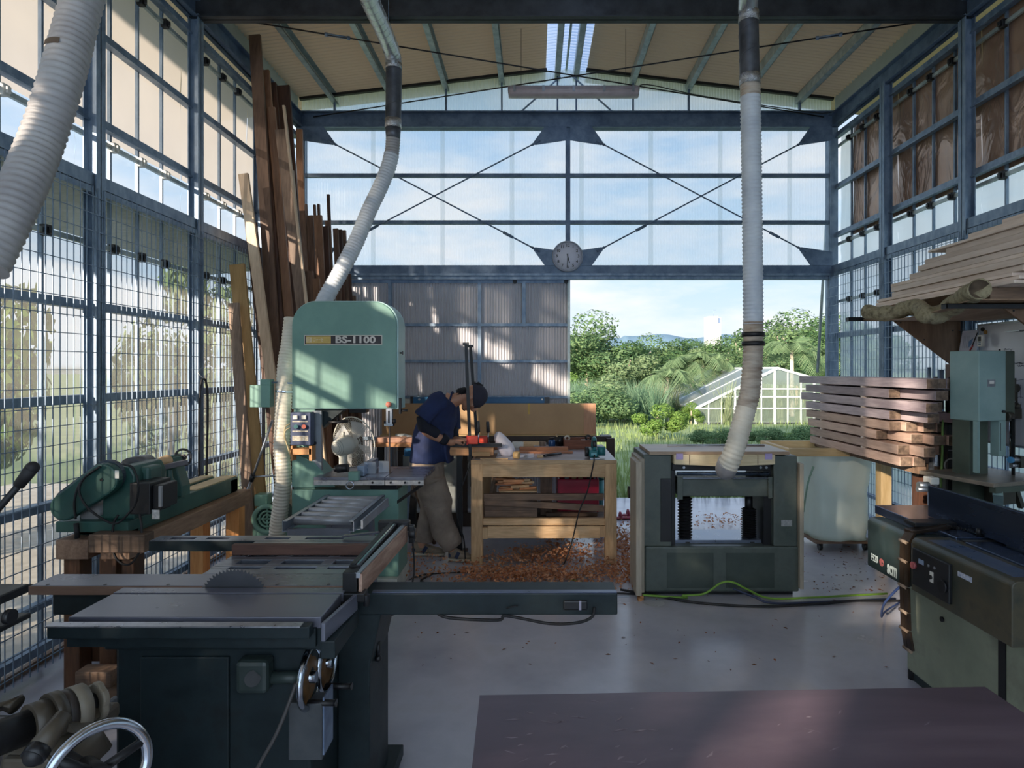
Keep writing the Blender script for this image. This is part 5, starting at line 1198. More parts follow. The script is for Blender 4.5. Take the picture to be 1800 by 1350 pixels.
# ================================================================== planer
def planer():
    Y=4.42; g=greyg; dg=mottled('planer_dark_green',sc(52,62,58),sc(68,78,72),6,.42)
    t=thing('thickness_planer','grey-green thickness planer with black bellows and wooden side boards','planer',V(P(1268,0,Y).x,Y+.35,0))
    x=lambda px,y=Y:P(px,0,y).x; z=lambda py,y=Y:P(0,py,y).z
    x0,x1=x(1134),x(1405)
    ba=part('base',MB().box(x0,x1,Y,Y+.46,.03,z(961)),g,t,.012)
    part('base_door',MB().box(x(1172),x(1254),Y-.004,Y,.06,z(972)).box(x(1276),x(1361),Y-.004,Y,.06,z(972)),dg,ba,.003)
    part('base_foot',MB().box(x0+.03,x1-.03,Y+.04,Y+.42,0,.03),blackst,ba)
    part('bed_floor',MB().box(x(1185),x(1352),Y+.1,Y+.40,z(961),z(961)+.02),plain('bright_bed_steel',sc(120,130,150),.3,.6),ba)
    lc=part('left_column',MB().box(x(1131),x(1181),Y-.0,Y+.45,z(961),z(799)),g,t,.01)
    rc=part('right_column',MB().box(x(1360),x(1402),Y-.0,Y+.45,z(961),z(801)),g,t,.01)
    part('vent_channel',MB().box(x(1161),x(1180),Y-.006,Y+.0,z(952),z(841)),blackst,lc,.002)
    part('inner_column',MB().box(x(1181),x(1190),Y+.05,Y+.43,z(961),z(826)),blackst,lc).modifiers
    part('inner_column',MB().box(x(1347),x(1360),Y+.05,Y+.43,z(961),z(826)),blackst,rc)
    lb=part('data_plate',MB().box(x(1373),x(1392),Y-.002,Y,z(925),z(914)),mottled('silver_plate',sc(150,150,150),sc(190,190,188),60,.4,.4),rc)
    ws=wood('side_board_wood',sc(150,140,124),sc(178,166,148),'z')
    part('side_board',MB().box(x(1115),x(1125),Y-.08,Y+.20,.03,z(810)).box(x(1123),x(1132),Y-.02,Y+.35,.03,z(806)),ws,t,.003); part('side_board',MB().box(x(1403),x(1410),Y-.03,Y+.4,.06,z(814)),ws,t,.003)
    # lifting table
    tb=part('lifting_table',MB().box(x(1194),x(1355),Y+.02,Y+.44,z(874),z(842)),g,t,.008)
    part('table_surface',MB().box(x(1192),x(1356),Y+.0,Y+.45,z(842),z(839)),plain('planer_bed_steel',sc(120,126,136),.25,.8),tb,.002)
    part('feed_table_end',MB().box(x(1190),x(1200),Y-.01,Y+.0,z(878),z(838)),g,tb,.003); part('feed_table_end',MB().box(x(1350),x(1357),Y-.01,Y+.0,z(876),z(838)),g,tb,.003)
    part('cutter_head_cover',MB().box(x(1183),x(1359),Y+.04,Y+.4,z(829),z(813)),blackst,t,.006)
    part('anti_kick_bar',MB().cyl((x(1190),Y+.0,z(833)),(x(1352),Y+.0,z(833)),.012,12),plain('bar_dull',sc(60,76,96),.3,.7),t)
    for px in (1204,1340,1350): part('head_bolt',MB().cyl((x(px),Y+.03,z(823)),(x(px),Y+.04,z(823)),.01,8),alu,t)
    def bellows(px,py0,py1,r):
        c=x(px,4.6); a=z(py0,4.6); b=z(py1,4.6); n=14; pr=[]
        for k in range(n+1):
            zz=b+(a-b)*k/n; pr+=[(r,zz),(r*.72,zz+(a-b)/n*.5)]
        return MB().lathe(pr,Matrix.Translation((c,4.6,0)),20,smooth=False).lathe([(0,b-.002),(r*1.5,b-.002),(r*1.5,b+.012),(0,b+.012)],Matrix.Translation((c,4.6,0)),20)
    part('bellows',bellows(1204,876,950,.055),rubber,t); part('bellows',bellows(1316,895,950,.055),rubber,t)
    part('lift_screw',MB().cyl((x(1316,4.6),4.6,z(896,4.6)),(x(1316,4.6),4.6,z(870,4.6)),.028,16),blackst,t)
    # wooden hood and top
    hw=wood('hood_plywood',sc(186,168,132),sc(212,196,162),'x')
    hd=part('chip_hood',MB().prism([(x(1183),z(815)),(x(1252),z(818)),(x(1295),z(818)),(x(1359),z(815)),(x(1359),z(798)),(x(1183),z(798))],-(Y+.30),-(Y-.04),Matrix.Rotation(PI/2,4,'X')),hw,t,.004)
    part('hood_join',MB().box(x(1209),x(1210),Y-.043,Y-.04,z(815),z(798)).box(x(1328),x(1329),Y-.043,Y-.04,z(815),z(798)),brown_w,hd)
    part('top_board',MB().box(x(1141),x(1386),Y-.02,Y+.42,z(799),z(793)),mottled('top_board_face',sc(150,126,104),sc(186,164,140),4,.4,stretch=(.5,2,1)),t,.003)
    part('infeed_tray',MB().box(x(1171,4.75),x(1348,4.75),4.75,4.85,z(799,4.75)+.0,z(787,4.75)),plain('tray_steel',sc(120,122,124),.4,.5),t,.003)
    part('tray_tube',MB().cyl((x(1175,4.7),4.72,z(785,4.7)),(x(1345,4.7),4.72,z(785,4.7)),.014,12),alu,t)
    pt=plain('lilac_tape',sc(176,160,206),.6)
    for px in (1192,1347): part('tape_square',MB().box(x(px-6),x(px+6),Y-.046,Y-.04,z(806),z(796)),pt,hd)
    part('side_wheel',MB().cyl(P(1109,865,4.7)-V(.02,0,0),P(1113,865,4.7),.045,20),blackst,t)
    part('scrap_pile',MB().box(x(1122),x(1128),Y-.08,Y-.04,0,.03).box(x(1118),x(1124),Y-.1,Y-.05,0,.02),wood('scrap_wood',sc(150,100,60),sc(190,140,90),'x'),t)
planer()

# ================================================================== jointer
def jointer():
    dg=mottled('jointer_green',sc(28,40,42),sc(42,54,56),6,.35,third=sc(52,54,50)); ol=olive
    ti=mottled('jointer_table_steel',sc(70,88,120),sc(104,118,142),4,.18,.85,stretch=(1,.3,1))
    t=thing('surface_jointer','long dark green surface jointer with steel fence and sectional cutter guard','jointer',(2.1,2.6,0))
    X=1.885; Z=.85
    part('outfeed_table',MB().box(X,2.44,2.80,3.47,Z-.045,Z),ti,t,.003); part('infeed_table',MB().box(X,2.44,1.55,2.74,Z-.048,Z-.003),ti,t,.003)
    part('cutter_block',MB().cyl((X+.01,2.77,Z-.05),(2.42,2.77,Z-.05),.045,20),blackst,t)
    f=part('fence',MB().box(2.01,2.035,1.5,3.2,Z+.004,Z+.16),mottled('fence_steel',sc(44,58,82),sc(78,90,112),3,.25,.8,stretch=(1,.3,1)),t,.003)
    part('fence_bracket',MB().box(2.035,2.3,2.7,2.85,Z+.0,Z+.06),dg,f)
    # table supports
    part('table_casting',MB().box(X+.015,2.42,2.6,3.40,.72,Z-.046).box(X+.015,2.42,1.6,2.6,.72,Z-.05),dg,t,.006)
    part('base_cabinet',MB().box(1.93,2.4,1.95,3.25,.05,.80),ol,t,.012)
    part('toe_plinth',MB().box(1.95,2.38,2.0,3.22,0,.05),dg,t); part('levelling_foot',MB().cyl((1.96,3.24,0),(1.96,3.24,.09),.025,14),blackst,t)
    part('cabinet_gap',MB().box(1.925,1.932,2.56,2.60,.06,.6),blackst,t)
    part('cabinet_hole',MB().cyl((1.922,2.96,.42),(1.931,2.96,.42),.012,14),blackst,t)
    part('warning_sticker',MB().box(1.927,1.9305,2.68,2.76,.10,.135),plain('yellow_sticker',sc(206,190,70),.5),t)
    # far side cover with lettering
    def rcov(y0,y1,x0,x1,z0,z1,r):
        pr=[(x0,z0),(x1,z0),(x1,z1)]
        for k in range(7): a=PI/2+k/6*PI/2; pr.append((x0+r+r*math.cos(a),z1-r+r*math.sin(a)))
        return MB().prism(pr,-y1,-y0,Matrix.Rotation(PI/2,4,'X'))
    c1=part('outfeed_cover',rcov(3.04,3.385,1.80,1.886,.545,.805,.03),dg,t,.003)
    def side_text(s,size,y,z,x,mat,nm,par,bold=.001,sx=.62):
        M=Matrix.Translation((x,y,z))@Matrix.Rotation(-PI/2,4,'Z')@Matrix.Rotation(PI/2,4,'X')@Matrix.Diagonal((sx,1,1,1))
        part(nm,text_mb(s,size,M,.0006,bold=bold),mat,par)
    lt=plain('letter_silver',sc(190,204,204),.5)
    side_text('F520',.052,3.315,.600,1.7990,lt,'model_lettering',c1,.0002,.66); side_text('scm',.098,3.152,.594,1.7990,lt,'maker_lettering',c1,.0025,.56)
    rd=part('round_logo',MB().cyl((1.7985,3.247,.60),(1.80,3.247,.60),.020,24),plain('logo_red',sc(150,84,84),.5),c1)
    part('logo_notch',MB().box(1.7978,1.7986,3.230,3.244,.598,.602),dg,rd)
    # control housing
    c2=part('control_housing',rcov(2.86,2.93,1.76,1.90,.60,.83,.03),dg,t,.003)
    c3=part('motor_housing',rcov(2.25,2.85,1.715,1.90,.60,.838,.025),mottled('scuffed_housing',sc(52,60,54),sc(84,78,62),5,.4,third=sc(44,52,50)),t,.004)
    part('top_highlight',MB().box(1.76,1.86,2.3,2.8,.838,.8385),mottled('painted_blue_highlight',sc(66,92,130),sc(120,130,150),9,.3,.4),c3)  # blue highlight along the housing top, put into the colour
    cp=part('control_panel',MB().box(1.70,1.716,2.57,2.82,.635,.80),plain('panel_black',sc(30,32,36),.4),t,.003)
    part('red_stop',MB().cyl((1.688,2.80,.725),(1.70,2.80,.725),.016,20),plain('stop_red',sc(160,84,88),.5),cp)
    part('indicator_label',MB().box(1.698,1.7005,2.735,2.77,.745,.765),plain('label_blue_grey',sc(140,156,180),.5),cp)
    part('switch_plate',MB().box(1.697,1.7005,2.668,2.69,.69,.735),whitepl,cp); part('switch_knob',MB().cyl((1.69,2.68,.712),(1.70,2.68,.712),.009,12),blackpl,cp)
    part('rotary_switch',MB().cyl((1.688,2.60,.70),(1.70,2.60,.70),.026,24),blackst,cp)
    for yy,zz in ((2.70,.755),(2.66,.757)): part('pilot_light',MB().cyl((1.696,yy,zz),(1.70,yy,zz),.006,10),alu,cp)
    part('paper_label',MB().box(1.713,1.7155,2.455,2.535,.765,.785),mottled('label_ink',sc(130,140,170),sc(214,218,228),70,.6),c3)
    part('vertical_label',MB().box(1.758,1.7605,2.905,2.92,.67,.79),mottled('label_ink2',sc(96,108,140),sc(190,196,206),60,.6),c2)
    # hinged sectional guard hanging over the edge
    gm=mottled('guard_brown_steel',sc(46,38,34),sc(78,64,52),8,.35,.5)
    gd=part('guard_arm',MB().bar((1.95,2.96,.862),(1.76,2.95,.838),.06,.018),gm,t,.003)
    pts=[(1.768,2.96,.835),(1.745,2.965,.79),(1.742,2.965,.70),(1.742,2.965,.58),(1.745,2.965,.46),(1.742,2.955,.38),(1.752,2.945,.29)]
    for i in range(6):
        a=Vector(pts[i]); b=Vector(pts[i+1]); m_=(a+b)/2; e=(b-a)*.47
        part('guard_segment',MB().bar(m_-e,m_+e,.012,.028,up=(0,1,0)).bar(m_-e+V(0,-.035,.004),m_+e+V(0,-.035,.004),.012,.034,up=(0,1,0)),gm,gd)
        part('hinge',MB().cyl(b+V(-.004,-.04,0),b+V(-.004,.02,0),.0085,8),mottled('dusty_hinge',sc(120,100,84),sc(170,150,130),20,.6),gd)
    part('guard_bridge',MB().box(1.80,2.0,2.96,3.05,.855,.875),blackst,t,.004)
    for k in range(9): 
        y=2.98-.0; x=1.93+.008*k
        part('spring_coil',MB().tube([V(x+.003*math.sin(a),2.93-.012*k+.006*math.cos(a),.868+.006*math.sin(a)) for a in [q*2*PI/10 for q in range(10)]],.0015,4,closed=True),blackst,t)
    part('spring_post',MB().cyl((2.0,2.82,.852),(2.0,2.82,.885),.009,12),blackst,t)
    part('supply_cable',MB().tube(spline([(1.81,3.06,.56),(1.79,3.12,.49),(1.84,3.3,.36),(2.05,3.7,.14),(2.3,4.1,.02),(2.5,4.28,.012)],6),.006,6),plain('blue_cable',sc(60,80,130),.5),t)
jointer()

# ================================================================== near plywood table
def near_table():
    t=thing('plywood_table','worn red-brown plywood table top with scratches, nearest to the eye','table',(.5,1.0,0))
    Z=.82; a=P(845,1222,1.5); b=P(1731,1207,1.54)
    BL=V(-.132,1.50,Z); BR=V(1.108,1.540,Z); d=(BR-BL).normalized(); n=V(d.y,-d.x,0)
    FL=BL+n*1.1; FR=BR+n*1.1
    tp=part('table_top',MB().add([BL,BR,FR,FL,BL-V(0,0,.018),BR-V(0,0,.018),FR-V(0,0,.018),FL-V(0,0,.018)],[(0,1,2,3),(4,5,6,7),(0,1,5,4),(1,2,6,5),(2,3,7,6),(3,0,4,7)]),ply,t)
    rnd=random.Random(5); scr=MB()
    for _ in range(46):
        u=rnd.uniform(.04,.34) if rnd.random()<.8 else rnd.uniform(.3,.9); v=rnd.uniform(.03,.34)
        c=BL+d*(u*1.24)+n*(v*1.0); an=rnd.uniform(-.6,.9); l=rnd.uniform(.01,.04); e=V(math.cos(an),math.sin(an),0)*l; w_=V(-e.y,e.x,0).normalized()*rnd.uniform(.0008,.0035)
        m_=c+e*.5+w_*rnd.uniform(-1,1)
        up=V(0,0,.0004)
        scr.add([c-w_*.2+up,c+w_*.2+up,m_+w_+up,c+e+w_*.1+up,c+e-w_*.1+up,m_-w_+up],[(0,1,2,3,4,5)])
    part('chalk_scratches',scr,mottled('chalk_white',sc(112,100,108),sc(148,138,148),20,.8),tp)['kind']='stuff'
    for u,v in ((.06,.06),(1.18,.06),(.06,1.04),(1.18,1.04)):
        c=BL+d*u+n*v; part('leg',MB().box(c.x-.035,c.x+.035,c.y-.035,c.y+.035,0,Z-.018),bench_wz,t)
    for q0,q1 in (((.06,.06),(1.18,.06)),((.06,1.04),(1.18,1.04)),((.06,.06),(.06,1.04)),((1.18,.06),(1.18,1.04))):
        A=BL+d*q0[0]+n*q0[1]-V(0,0,.06); B=BL+d*q1[0]+n*q1[1]-V(0,0,.06); part('rail',MB().bar(A,B,.03,.08),bench_w,t)
near_table()

# ================================================================== grey-green upright bandsaw on the right
def small_bandsaw():
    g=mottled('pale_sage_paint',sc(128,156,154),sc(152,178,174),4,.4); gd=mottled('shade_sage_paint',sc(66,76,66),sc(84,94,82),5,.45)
    Y=4.05; o=P(1718,745,Y); t=thing('upright_saw','sage green upright bandsaw with a square cover, in front of the whiteboard','bandsaw',V(o.x,Y,0))
    R=Matrix.Translation((o.x,Y,0))@Matrix.Rotation(math.radians(17),4,'Z')
    z=lambda py:P(0,py,Y).z
    w=.115
    part('wheel_cover',MB().box(-w,w,-.10,.10,z(738),z(617),R),g,t,.006)
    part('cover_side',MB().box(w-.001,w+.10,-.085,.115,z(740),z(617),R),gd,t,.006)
    part('cover_knob',MB().cyl(R@V(.085,-.115,z(722)),R@V(.085,-.10,z(722)),.009,10),blackpl,t)
    np_=part('maker_plate',MB().box(-.045,.02,-.1025,-.10,z(679),z(667),R),alu,t); part('plate_text',MB().box(-.03,.008,-.1035,-.1024,z(674),z(669),R),whitepl,np_)
    part('hinge_pin',MB().cyl(R@V(w+.08,.0,z(617)),R@V(w+.08,.0,z(613)),.006,8),blackst,t)
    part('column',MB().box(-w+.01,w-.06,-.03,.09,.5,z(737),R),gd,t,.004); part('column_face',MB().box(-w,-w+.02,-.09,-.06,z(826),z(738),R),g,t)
    part('blade_cover',MB().box(w-.045,w+.015,-.09,-.03,z(800),z(738),R),g,t,.004)
    part('cover_slot',MB().box(w-.038,w-.034,-.092,-.089,z(790),z(742),R),blackst,t)
    cm=plain('guide_casting',sc(66,62,54),.45,.3)
    a=part('guide_arm',MB().box(w+.1,w+.16,-.05,.05,z(705),z(665),R).cyl(R@V(w+.13,0,z(683)),R@V(w+.26,0,z(683)),.028,18).cyl(R@V(w+.25,0,z(684)),R@V(w+.275,0,z(684)),.04,20),cm,t)
    part('tension_screw',MB().cyl(R@V(w+.245,0,z(690)),R@V(w+.245,0,z(712)),.013,12).cyl(R@V(w+.245,0,z(712)),R@V(w+.245,0,z(718)),.04,20),cm,a)
    part('curved_web',MB().tube(spline([R@V(w+.13,0,z(700)),R@V(w+.15,0,z(712)),R@V(w+.23,0,z(712))],5),.016,8),cm,a)
    part('lower_clamp',MB().box(w+.13,w+.24,-.04,.04,z(737),z(719),R).cyl(R@V(w+.24,0,z(728)),R@V(w+.265,0,z(728)),.026,14).cyl(R@V(w+.02,-.08,z(731)),R@V(w+.07,-.08,z(731)),.028,14),cm,t)
    part('guide_post',MB().cyl(R@V(w+.19,0,z(737)),R@V(w+.19,0,z(826)),.016,16),chrome,t)
    part('blade',MB().box(w+.045,w+.052,-.12,-.10,z(835),z(735),R),blackst,t)
    part('blade_guides',MB().cyl(R@V(w+.03,-.11,z(806)),R@V(w+.09,-.11,z(806)),.018,12).cyl(R@V(w+.03,-.11,z(816)),R@V(w+.08,-.11,z(816)),.014,12),alu,t)
    part('blue_tape',MB().cyl(R@V(w+.02,-.11,z(806)),R@V(w+.035,-.11,z(806)),.02,12),plain('sky_blue_tape',sc(80,150,200),.5),t)
    part('guide_block',MB().box(w+.09,w+.13,-.13,-.07,z(820),z(800),R).cyl(R@V(w+.10,-.1,z(818)),R@V(w+.24,-.1,z(819)),.008,8),cm,t)
    tb=part('table',MB().box(-.26,.30,-.30,.20,.905,.93,R),mottled('dusty_saw_table',sc(110,108,100),sc(168,152,136),5,.35,.4),t,.004)
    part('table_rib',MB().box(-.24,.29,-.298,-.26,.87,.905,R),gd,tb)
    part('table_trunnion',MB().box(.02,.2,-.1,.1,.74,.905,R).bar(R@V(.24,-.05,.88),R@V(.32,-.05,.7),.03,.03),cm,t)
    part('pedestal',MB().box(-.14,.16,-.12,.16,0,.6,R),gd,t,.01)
    part('table_strut',MB().bar(R@V(-.2,-.28,.87),R@V(.05,-.1,.76),.05,.035),g,t)
small_bandsaw()

# ================================================================== whiteboard and papers
def whiteboard():
    X=3.20; y0,y1=2.6,X*F/(1722-CX); zt=P(0,573,y1).z; zb=1.10
    t=thing('whiteboard','large whiteboard with faint handwritten notes fixed to the side wall mesh','whiteboard',(X,3.5,zb))
    part('panel',MB().box(X,X+.02,y0,y1,zb,zt),plain('whiteboard_face',sc(206,208,216),.22,var=.03),t)
    part('frame',MB().box(X-.006,X+.022,y0,y1,zb-.015,zb).box(X-.006,X+.022,y0,y1,zt,zt+.012).box(X-.006,X+.022,y1,y1+.012,zb-.015,zt+.012),alu,t)
    ink=plain('marker_ink',sc(84,90,116),.6)
    M0=lambda px,py: PX(px,py,X-.002)
    rnd=random.Random(2)
    def scribble(px0,px1,py,n):
        mb=MB(); pts=[]
        for k in range(n*4):
            u=k/(n*4-1); p=PX(px0+(px1-px0)*u,py+rnd.uniform(-2.2,2.2),X-.0015); pts.append(p)
        mb.tube(pts,.0011,3,caps=False); part('handwriting',mb,ink,t)
    for a in ((1765,1780,614,5),(1763,1771,625,3),(1763,1774,630,3),(1772,1777,636,2),(1782,1800,638,6),(1788,1800,643,4),(1765,1771,652,2),(1765,1772,659,3),(1765,1773,664,3)): scribble(*a)
    for pts in ([(1782,672),(1783,669),(1800,667)],[(1782,672),(1782,730)],[(1794,676),(1794,700)],[(1788,700),(1790,698),(1797,698),(1799,700)],[(1795,706),(1795,728),(1789,728),(1789,726)],[(1779,740),(1779,766)]):
        part('drawn_line',MB().tube([PX(a,b,X-.0015) for a,b in pts],.0012,4),ink,t)
    for px,py in ((1755,645),(1752,752),(1754,760),(1750,756),(1757,782)): part('pen_dot',MB().box(X-.002,X-.001,PX(px,py,X).y-.008,PX(px,py,X).y+.008,PX(px,py,X).z-.006,PX(px,py,X).z+.006),plain('pen_blue',sc(110,126,180),.6),t)
    part('eraser_rail',MB().box(X-.03,X,PX(1800,582,X).y,PX(1776,582,X).y,PX(1788,583,X).z,PX(1788,581,X).z),alu,t)
    return X
whiteboard()
X=3.17
def flat_note(name,label,cat,px0,py0,px1,py1,mat,skew=0,dx=.0):
    a=PX(px0,py0,X-dx); b=PX(px1,py1,X-dx)
    return (a,b)
a,b=PX(1692,580,3.16),PX(1722,638,3.16)
t=thing('hung_poster','tilted white sheet with a blue and red graphic hanging beside the whiteboard','poster',(3.16,(a.y+b.y)/2,b.z))
q=[PX(1692,582,3.16),PX(1718,580,3.16),PX(1716,640,3.16),PX(1682,636,3.16)]
part('paper',MB().add(q+[p+V(.003,0,0) for p in q],[(0,1,2,3),(4,5,6,7),(0,1,5,4),(1,2,6,5),(2,3,7,6),(3,0,4,7)]),plain('poster_paper',sc(196,200,214),.6,var=.04),t)
part('blue_figure',MB().add([PX(1703,600,3.158),PX(1711,594,3.158),PX(1707,606,3.158),PX(1702,612,3.158)],[(0,1,2,3)]),plain('poster_blue',sc(96,130,170),.6),t)
part('red_stroke',MB().tube([PX(1705,616,3.157),PX(1710,607,3.157)],.006,4),plain('poster_red',sc(170,60,60),.6),t)
part('dark_stroke',MB().tube([PX(1709,608,3.157),PX(1718,585,3.157)],.004,4),ink if 'ink' in globals() else blackpl,t)
for k in range(4): part('text_line',MB().tube([PX(1695+k*3,590,3.157),PX(1692+k*3,612,3.157)],.001,3),plain('faint_print',sc(150,154,170),.6),t)
t=thing('remote_control','small white remote control hanging on a cord by the whiteboard corner','remote',PX(1724,610,3.14))
a,b=PX(1720,589,3.15),PX(1729,609,3.15)
part('case',MB().box(3.14,3.16,b.y,a.y,b.z,a.z),whitepl,t,.003); part('screen',MB().box(3.1385,3.1405,b.y+.012,a.y-.012,a.z-.045,a.z-.012),blackst,t)
for dz in (.055,.068): part('button',MB().box(3.138,3.1405,b.y+.014,a.y-.014,a.z-dz-.003,a.z-dz+.003),plain('key_blue',sc(90,110,140),.5),t)
part('cord',MB().tube(spline([PX(1722,589,3.15),PX(1721,580,3.16),PX(1721,571,3.2)],4),.002,5),whitepl,t)
for px,py,lb,m in ((1726,579,'black round magnet at the whiteboard corner',blackpl),(1731,584,'small orange magnet under the black one on the whiteboard',plain('amber_magnet',sc(176,130,60),.5))):
    c=PX(px,py,3.19); solo('magnet',MB().cyl(c,c+V(.01,0,0),.014,16),m,lb,'magnet')

# ================================================================== wall shelf
def shelf_bracket(Y,lab,zt=2.0):
    t=thing('shelf_bracket',lab,'shelf bracket',(2.4,Y,zt-.4),'steel arm brackets of the plank rack')
    part('steel_arm',MB().box(2.39,3.27,Y-.03,Y-.026,zt-.03,zt+.0).box(2.39,3.27,Y-.03,Y+.02,zt-.004,zt).box(2.39,2.394,Y-.03,Y+.02,zt-.03,zt),blackst,t)
    part('plywood_gusset',MB().prism([(2.72,zt-.005),(3.27,zt-.005),(3.27,zt-.40),(3.22,zt-.385)],-(Y+.018),-(Y-.0),Matrix.Rotation(PI/2,4,'X')),ply_d,t,.002)
    for x,z in ((2.8,zt-.04),(3.2,zt-.1),(3.23,zt-.3),(2.98,zt-.17)): part('screw',MB().cyl((x,Y-.003,z),(x,Y,z),.006,8),blackst,t)
shelf_bracket(4.79,'far bracket with steel arm and triangular plywood gusset under the plank rack'); shelf_bracket(3.66,'near bracket with steel arm and plywood gusset under the plank ends',1.985)
vs=[];fs=[];n=12
for i in range(n+1):
    u=i/n; y=3.58+(4.95-3.58)*u; zz=2.006-.055*math.sin(PI*u)**1.0*1.0+.0
    vs+=[(2.50,y,zz),(3.22,y,zz),(2.50,y,zz-.006),(3.22,y,zz-.006)]
fs=[(4*i,4*i+1,4*i+5,4*i+4) for i in range(n)]+[(4*i+2,4*i+6,4*i+7,4*i+3) for i in range(n)]+[(4*i,4*i+4,4*i+6,4*i+2) for i in range(n)]+[(4*i+1,4*i+3,4*i+7,4*i+5) for i in range(n)]+[(0,2,3,1),(4*n,4*n+1,4*n+3,4*n+2)]
solo('thin_plywood_sheet',MB().add(vs,fs),wood('sheet_plywood',sc(140,110,86),sc(176,146,118),'y'),'thin sagging plywood sheet laid across the two steel arm brackets','plywood')
# planks lying on the rack
PLK=[ # far px , far py(bottom), near Y, thickness, depth X offset, label
 (1539,531,3.40,.016,0,'lowest thin pale plank on the rack'),(1540,527,3.38,.016,.01,'second thin plank from the rack bottom'),(1541,522,3.42,.018,.0,'third thin plank from the rack bottom'),
 (1570,513,3.36,.03,.01,'fourth plank up, its far end well back'),(1571,502,3.30,.034,0,'fifth plank with square far end above the log'),(1569,497,3.0,.022,-.005,'thin plank halfway up the rack stack'),
 (1618,478,2.9,.036,.01,'broad pale plank above the halfway gap'),(1627,468,2.75,.034,0,'broad plank with a row of small knots'),(1629,459,2.6,.03,.01,'plank third from the top of the rack stack'),(1656,449,2.5,.032,.015,'plank with pinkish flecks, second from the top'),(1634,443,2.9,.014,-.005,'thin batten sticking out under the top plank')]
zc=2.008+.055
def planks():
    Xf=2.62; zz=2.075
    # supporting cross battens under the stack
    for y in (3.62,4.72): solo('cross_batten',MB().box(2.62,3.15,y-.02,y+.02,2.008,2.073),brown_w,['near','far'][y>4]+' cross batten under the plank stack on the rack','batten')
    hs=[(.018,4.84,3.42,'lowest thin pale plank of the rack stack'),(.018,4.83,3.40,'thin plank second from the bottom of the rack stack'),(.020,4.80,3.44,'thin plank third from the bottom of the rack stack'),(.030,4.62,3.38,'fourth plank up in the rack stack, over the log'),(.036,4.60,3.33,'fifth plank up in the rack stack, with a square far end'),
        (.022,4.62,2.85,'thin long plank at half height of the rack stack'),(.036,4.40,2.6,'broad plank just above half height of the rack stack'),(.036,4.28,2.5,'broad plank with small knots in the rack stack'),(.030,4.22,2.45,'plank third from the top of the rack stack'),(.034,4.02,2.5,'plank second from the top of the rack stack'),(.014,4.17,3.3,'thin batten jutting out under the top plank'),(.026,3.80,2.55,'top plank of the rack stack'),(.026,3.55,2.6,'short plank crowning the rack stack')]
    for i,(h,yf,yn,lb) in enumerate(hs):
        dx=[0,.012,.004,.016,0,.008,.014,0,.01,.02,0,.012,.03][i]
        solo('plank',MB().box(Xf+dx,Xf+dx+.24,yn,yf,zz,zz+h),pale_y,lb,'plank','pale planks stacked on the rack',bevel=.0015)
        if i%2==0: solo('plank',MB().box(Xf+dx+.245,Xf+dx+.48,yn+.1,yf-.15,zz,zz+h+(hs[i+1][0]+.0025 if i+1<len(hs) else 0)),pale_y,'pale plank lying in the rear row of the rack stack','plank','pale planks of the rear row on the rack',bevel=.0015)
        zz+=h+.0025
planks()
# crooked log
lp=[(2.36,4.68,2.06),(2.43,4.55,2.055),(2.52,4.38,2.055),(2.555,4.2,2.065),(2.56,4.08,2.07),(2.53,3.98,2.055),(2.47,3.9,2.05),(2.49,3.72,2.07),(2.49,3.55,2.075),(2.475,3.40,2.09)]
lp=[P(1521,547,4.62),P(1545,551,4.50),P(1575,549,4.38),P(1595,541,4.3),P(1616,541,4.2),P(1630,554,4.0),P(1652,552,4.0),P(1676,537,3.9),P(1700,521,3.72),P(1722,508,3.5)]
c=spline(lp,8); m=len(c); rad=[.050+.004*math.sin(i*.7)+(.010*i/m) for i in range(m)]; rad[0]=.040
mb=MB().tube(c,rad,18)
for i,v in enumerate(mb.v):
    mb.v[i]=v+Vector(noise.noise_vector(v*28))*.005
solo('crooked_log',mb,mottled('log_bark',sc(98,88,66),sc(168,158,128),22,.9,bump=1,bscale=60,third=sc(128,118,90)),'crooked bark-covered log resting on the steel bracket arms','log')
d=(c[-1]-c[-2]).normalized(); 
bpy.context.scene  # the sawn end is part of the log thing
lg_=[o for o in bpy.data.objects if o.name.startswith('crooked_log')][0]
e=MB().lathe([(0,0),(.052,0),(.052,.002)],aim(c[-1]+d*.001,d),20)
part('sawn_end',e,mottled('log_end',sc(60,50,40),sc(104,88,70),12,.8),lg_)

